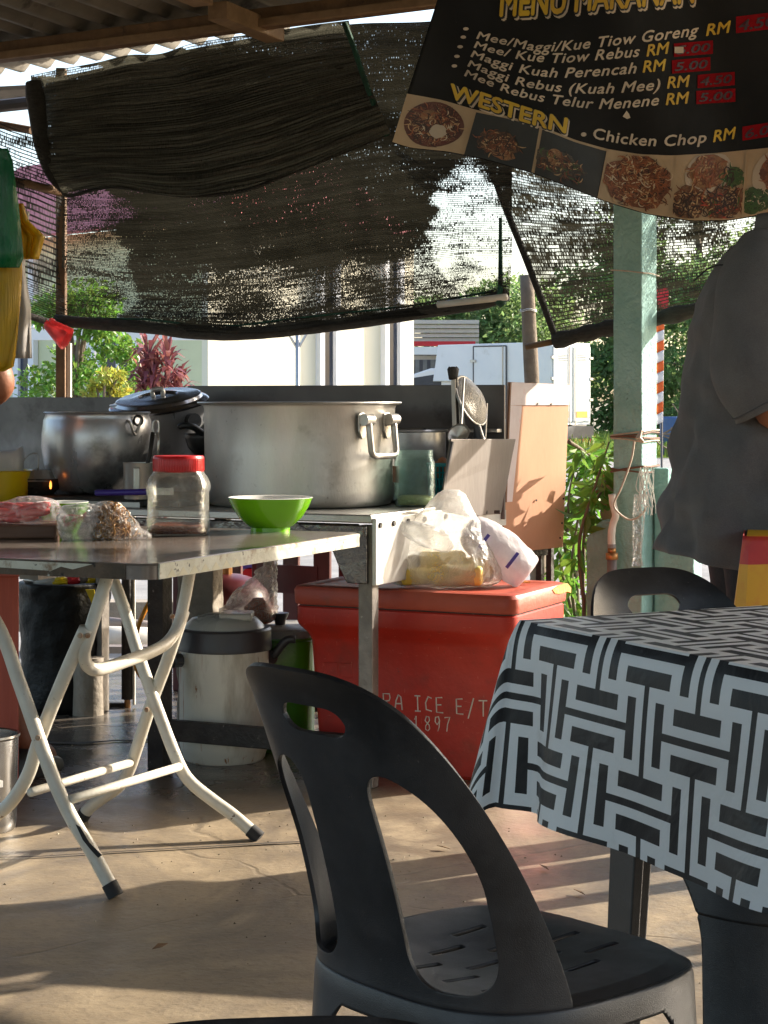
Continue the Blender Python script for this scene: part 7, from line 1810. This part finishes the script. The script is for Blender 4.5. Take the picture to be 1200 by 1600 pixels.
def lettering(s_, base, ht, m, name, bold=.012, shear=.18, lift=.004, dx=0, dy=0, place_=BP, parent=bn_, lean=-.0, spacing=1.0, grow=.0):
    vs0, fs0 = text_mesh(s_, 0, shear, spacing); vs = []; fs = []; lev = []
    sh_ = [(-bold, 0), (bold, 0), (0, -bold), (0, bold)]+([(-bold*.7, -bold*.7), (bold*.7, bold*.7), (-bold*.7, bold*.7), (bold*.7, -bold*.7)] if bold > .03 else []) if bold else [(0, 0)]
    for q_, (ax_, ay_) in enumerate(sh_):
        n0 = len(vs); vs += [(x+ax_, y+ay_) for x, y in vs0]; fs += [tuple(i+n0 for i in f) for f in fs0]; lev += [q_*.00012]*len(vs0)
    w0, w1 = min(v[0] for v in vs), max(v[0] for v in vs); base = smooth_base(base)
    out = []
    for (x, y), lv in zip(vs, lev):
        fq = (x-w0)/(w1-w0); y = y*(1-grow*(1-fq)**1.5) if y > 0 else y
        bx, by = poly_at(base, fq); out.append(place_(bx+dx+lean*y*ht, by+dy-y*ht/.70, lift+lv))
    return MB().add(out, fs).build(name, m, parent)
ivory = pm('ivory_print', (.80, .66, .50), (.50, .40, .30), rough=.45, scale=7)
gold = pm('gold_print', (.72, .48, .03), (.62, .36, .02), rough=.45, scale=14)
blk = pm('black_print', (.012, .011, .01), rough=.45)
redt = pm('red_price_patch', (.30, .008, .014), (.24, .006, .01), rough=.65, scale=10, spec=.08)
redd = pm('dark_red_digits', (.05, .002, .004), rough=.35)
def price(x0, y0, x1, y1, h, s_):
    pts = [(x0, y0-h), (x1, y1-h), (x1, y1), (x0, y0)]
    MB().grid([[BP(pts[0][0]+(pts[1][0]-pts[0][0])*a/6, pts[0][1]+(pts[1][1]-pts[0][1])*a/6+h*b/3, .0045) for a in range(7)] for b in range(4)]).build('price_patch', redt, bn_)
    lettering(s_, [(x0+4, y0-4), ((x0+x1)/2, (y0+y1)/2-4), (x1-4, y1-4)], h*.62, ivory if False else redd, 'price_digits', bold=.02, lift=.0062)
LINES = [('Mee/Maggi/Kue Tiow Goreng', [(744, 60), (790, 70), (835, 79), (880, 79), (950, 72), (1020, 64), (1092, 55)], 18, (728, 45), [(1103, 56), (1142, 50)], (1150, 52, 1216, 44, 26, '4.50')),
         ('Mee/ Kue Tiow Rebus', [(740, 74), (775, 84), (815, 93), (870, 98), (930, 94), (1000, 88)], 17, (724, 58), [(1010, 88), (1046, 83)], (1053, 89, 1114, 84, 21, '5.00')),
         ('Maggi Kuah Perencah', [(735, 88), (775, 102), (815, 114), (870, 121), (930, 119), (995, 114)], 17, (719, 73), [(1004, 113), (1041, 110)], (1050, 115, 1110, 110, 21, '5.00')),
         ('Maggi Rebus (Kuah Mee)', [(730, 103), (770, 119), (810, 133), (870, 143), (940, 146), (1032, 140)], 17, (714, 88), [(1042, 138), (1078, 135)], (1090, 138, 1148, 133, 21, '4.50')),
         ('Mee Rebus Telur Menene', [(725, 118), (765, 134), (805, 149), (870, 163), (945, 170), (1030, 164)], 17, (710, 103), [(1040, 164), (1077, 161)], (1088, 163, 1149, 159, 21, '5.00'))]
for (s_, base, ht, bl_, rm, pr) in LINES:
    stuff(lettering(s_, base, ht, ivory, 'menu_lettering', bold=.018, shear=.28, spacing=1.08, grow=.35))
    MB().add([BP(bl_[0], bl_[1], .004)]+[BP(bl_[0]+4.4*math.cos(a), bl_[1]+2.6*math.sin(a), .004) for a in [k*.5236 for k in range(12)]], [(0, 1+k, 1+(k+1) % 12) for k in range(12)]).build('bullet', ivory, bn_)
    lettering('RM', rm, 18, gold, 'currency', bold=.022)
    price(*pr)
MB().grid([[BP(1054+a*7, 73+b*5, .0075) for a in range(3)] for b in range(3)]).build('sticker', ivory, bn_)
lettering('Chicken Chop', [(927, 216), (970, 224), (1020, 228), (1060, 227), (1104, 222)], 17, ivory, 'menu_lettering', bold=.020, spacing=1.08)
MB().add([BP(912, 210, .004)]+[BP(912+4.4*math.cos(a), 210+3.4*math.sin(a), .004) for a in [k*.5236 for k in range(12)]], [(0, 1+k, 1+(k+1) % 12) for k in range(12)]).build('bullet', ivory, bn_)
lettering('RM', [(1114, 222), (1150, 216)], 18, gold, 'currency', bold=.022); price(1160, 220, 1222, 210, 22, '6.00')
for (s_, base, ht) in (('WESTERN', [(704, 154), (750, 167), (800, 184), (845, 198), (888, 209)], 24), ('MENU MAKANAN', [(780, 25), (860, 21), (930, 15), (1010, 9), (1088, 3)], 42)):
    lettering(s_, base, ht, ivory, 'heading_outline', bold=.075, shear=.12, lift=.0034, dx=2.5, dy=3.5)
    lettering(s_, base, ht, blk, 'heading_shadow', bold=.065, shear=.12, lift=.0048, dx=.5, dy=1.0)
    lettering(s_, base, ht, gold, 'heading', bold=.028, shear=.12, lift=.0064)
MB().add([BP(x, y, .0065) for x, y in [(973, 182), (979, 173), (983, 178), (985, 184), (980, 186)]], [(0, 1, 2, 3, 4)]).build('tear', ivory, bn_)
# "KC" on the little dark board beyond, seen from behind
kcb = thing('dark_sign', 'small dark board with reversed white letters under the folding table edge', 'sign', P(406, 890, 7.85))
MB().box(P(406, 886, 7.85), (.055, .012, .12)).build('panel', M['maroon'], kcb)
MB().tube([P(406, 900, 7.86), V(P(406, 900, 7.86).x, 7.86, -.12)], .008, 6).build('post', M['darksteel'], kcb)
def KP(x, y, lift=0): return P(x, y, 7.84-lift)
lettering('KC', [(409, 893), (399, 893)], 9, M['white'], 'letters', bold=.0, shear=0, lift=.001, place_=KP, parent=kcb)
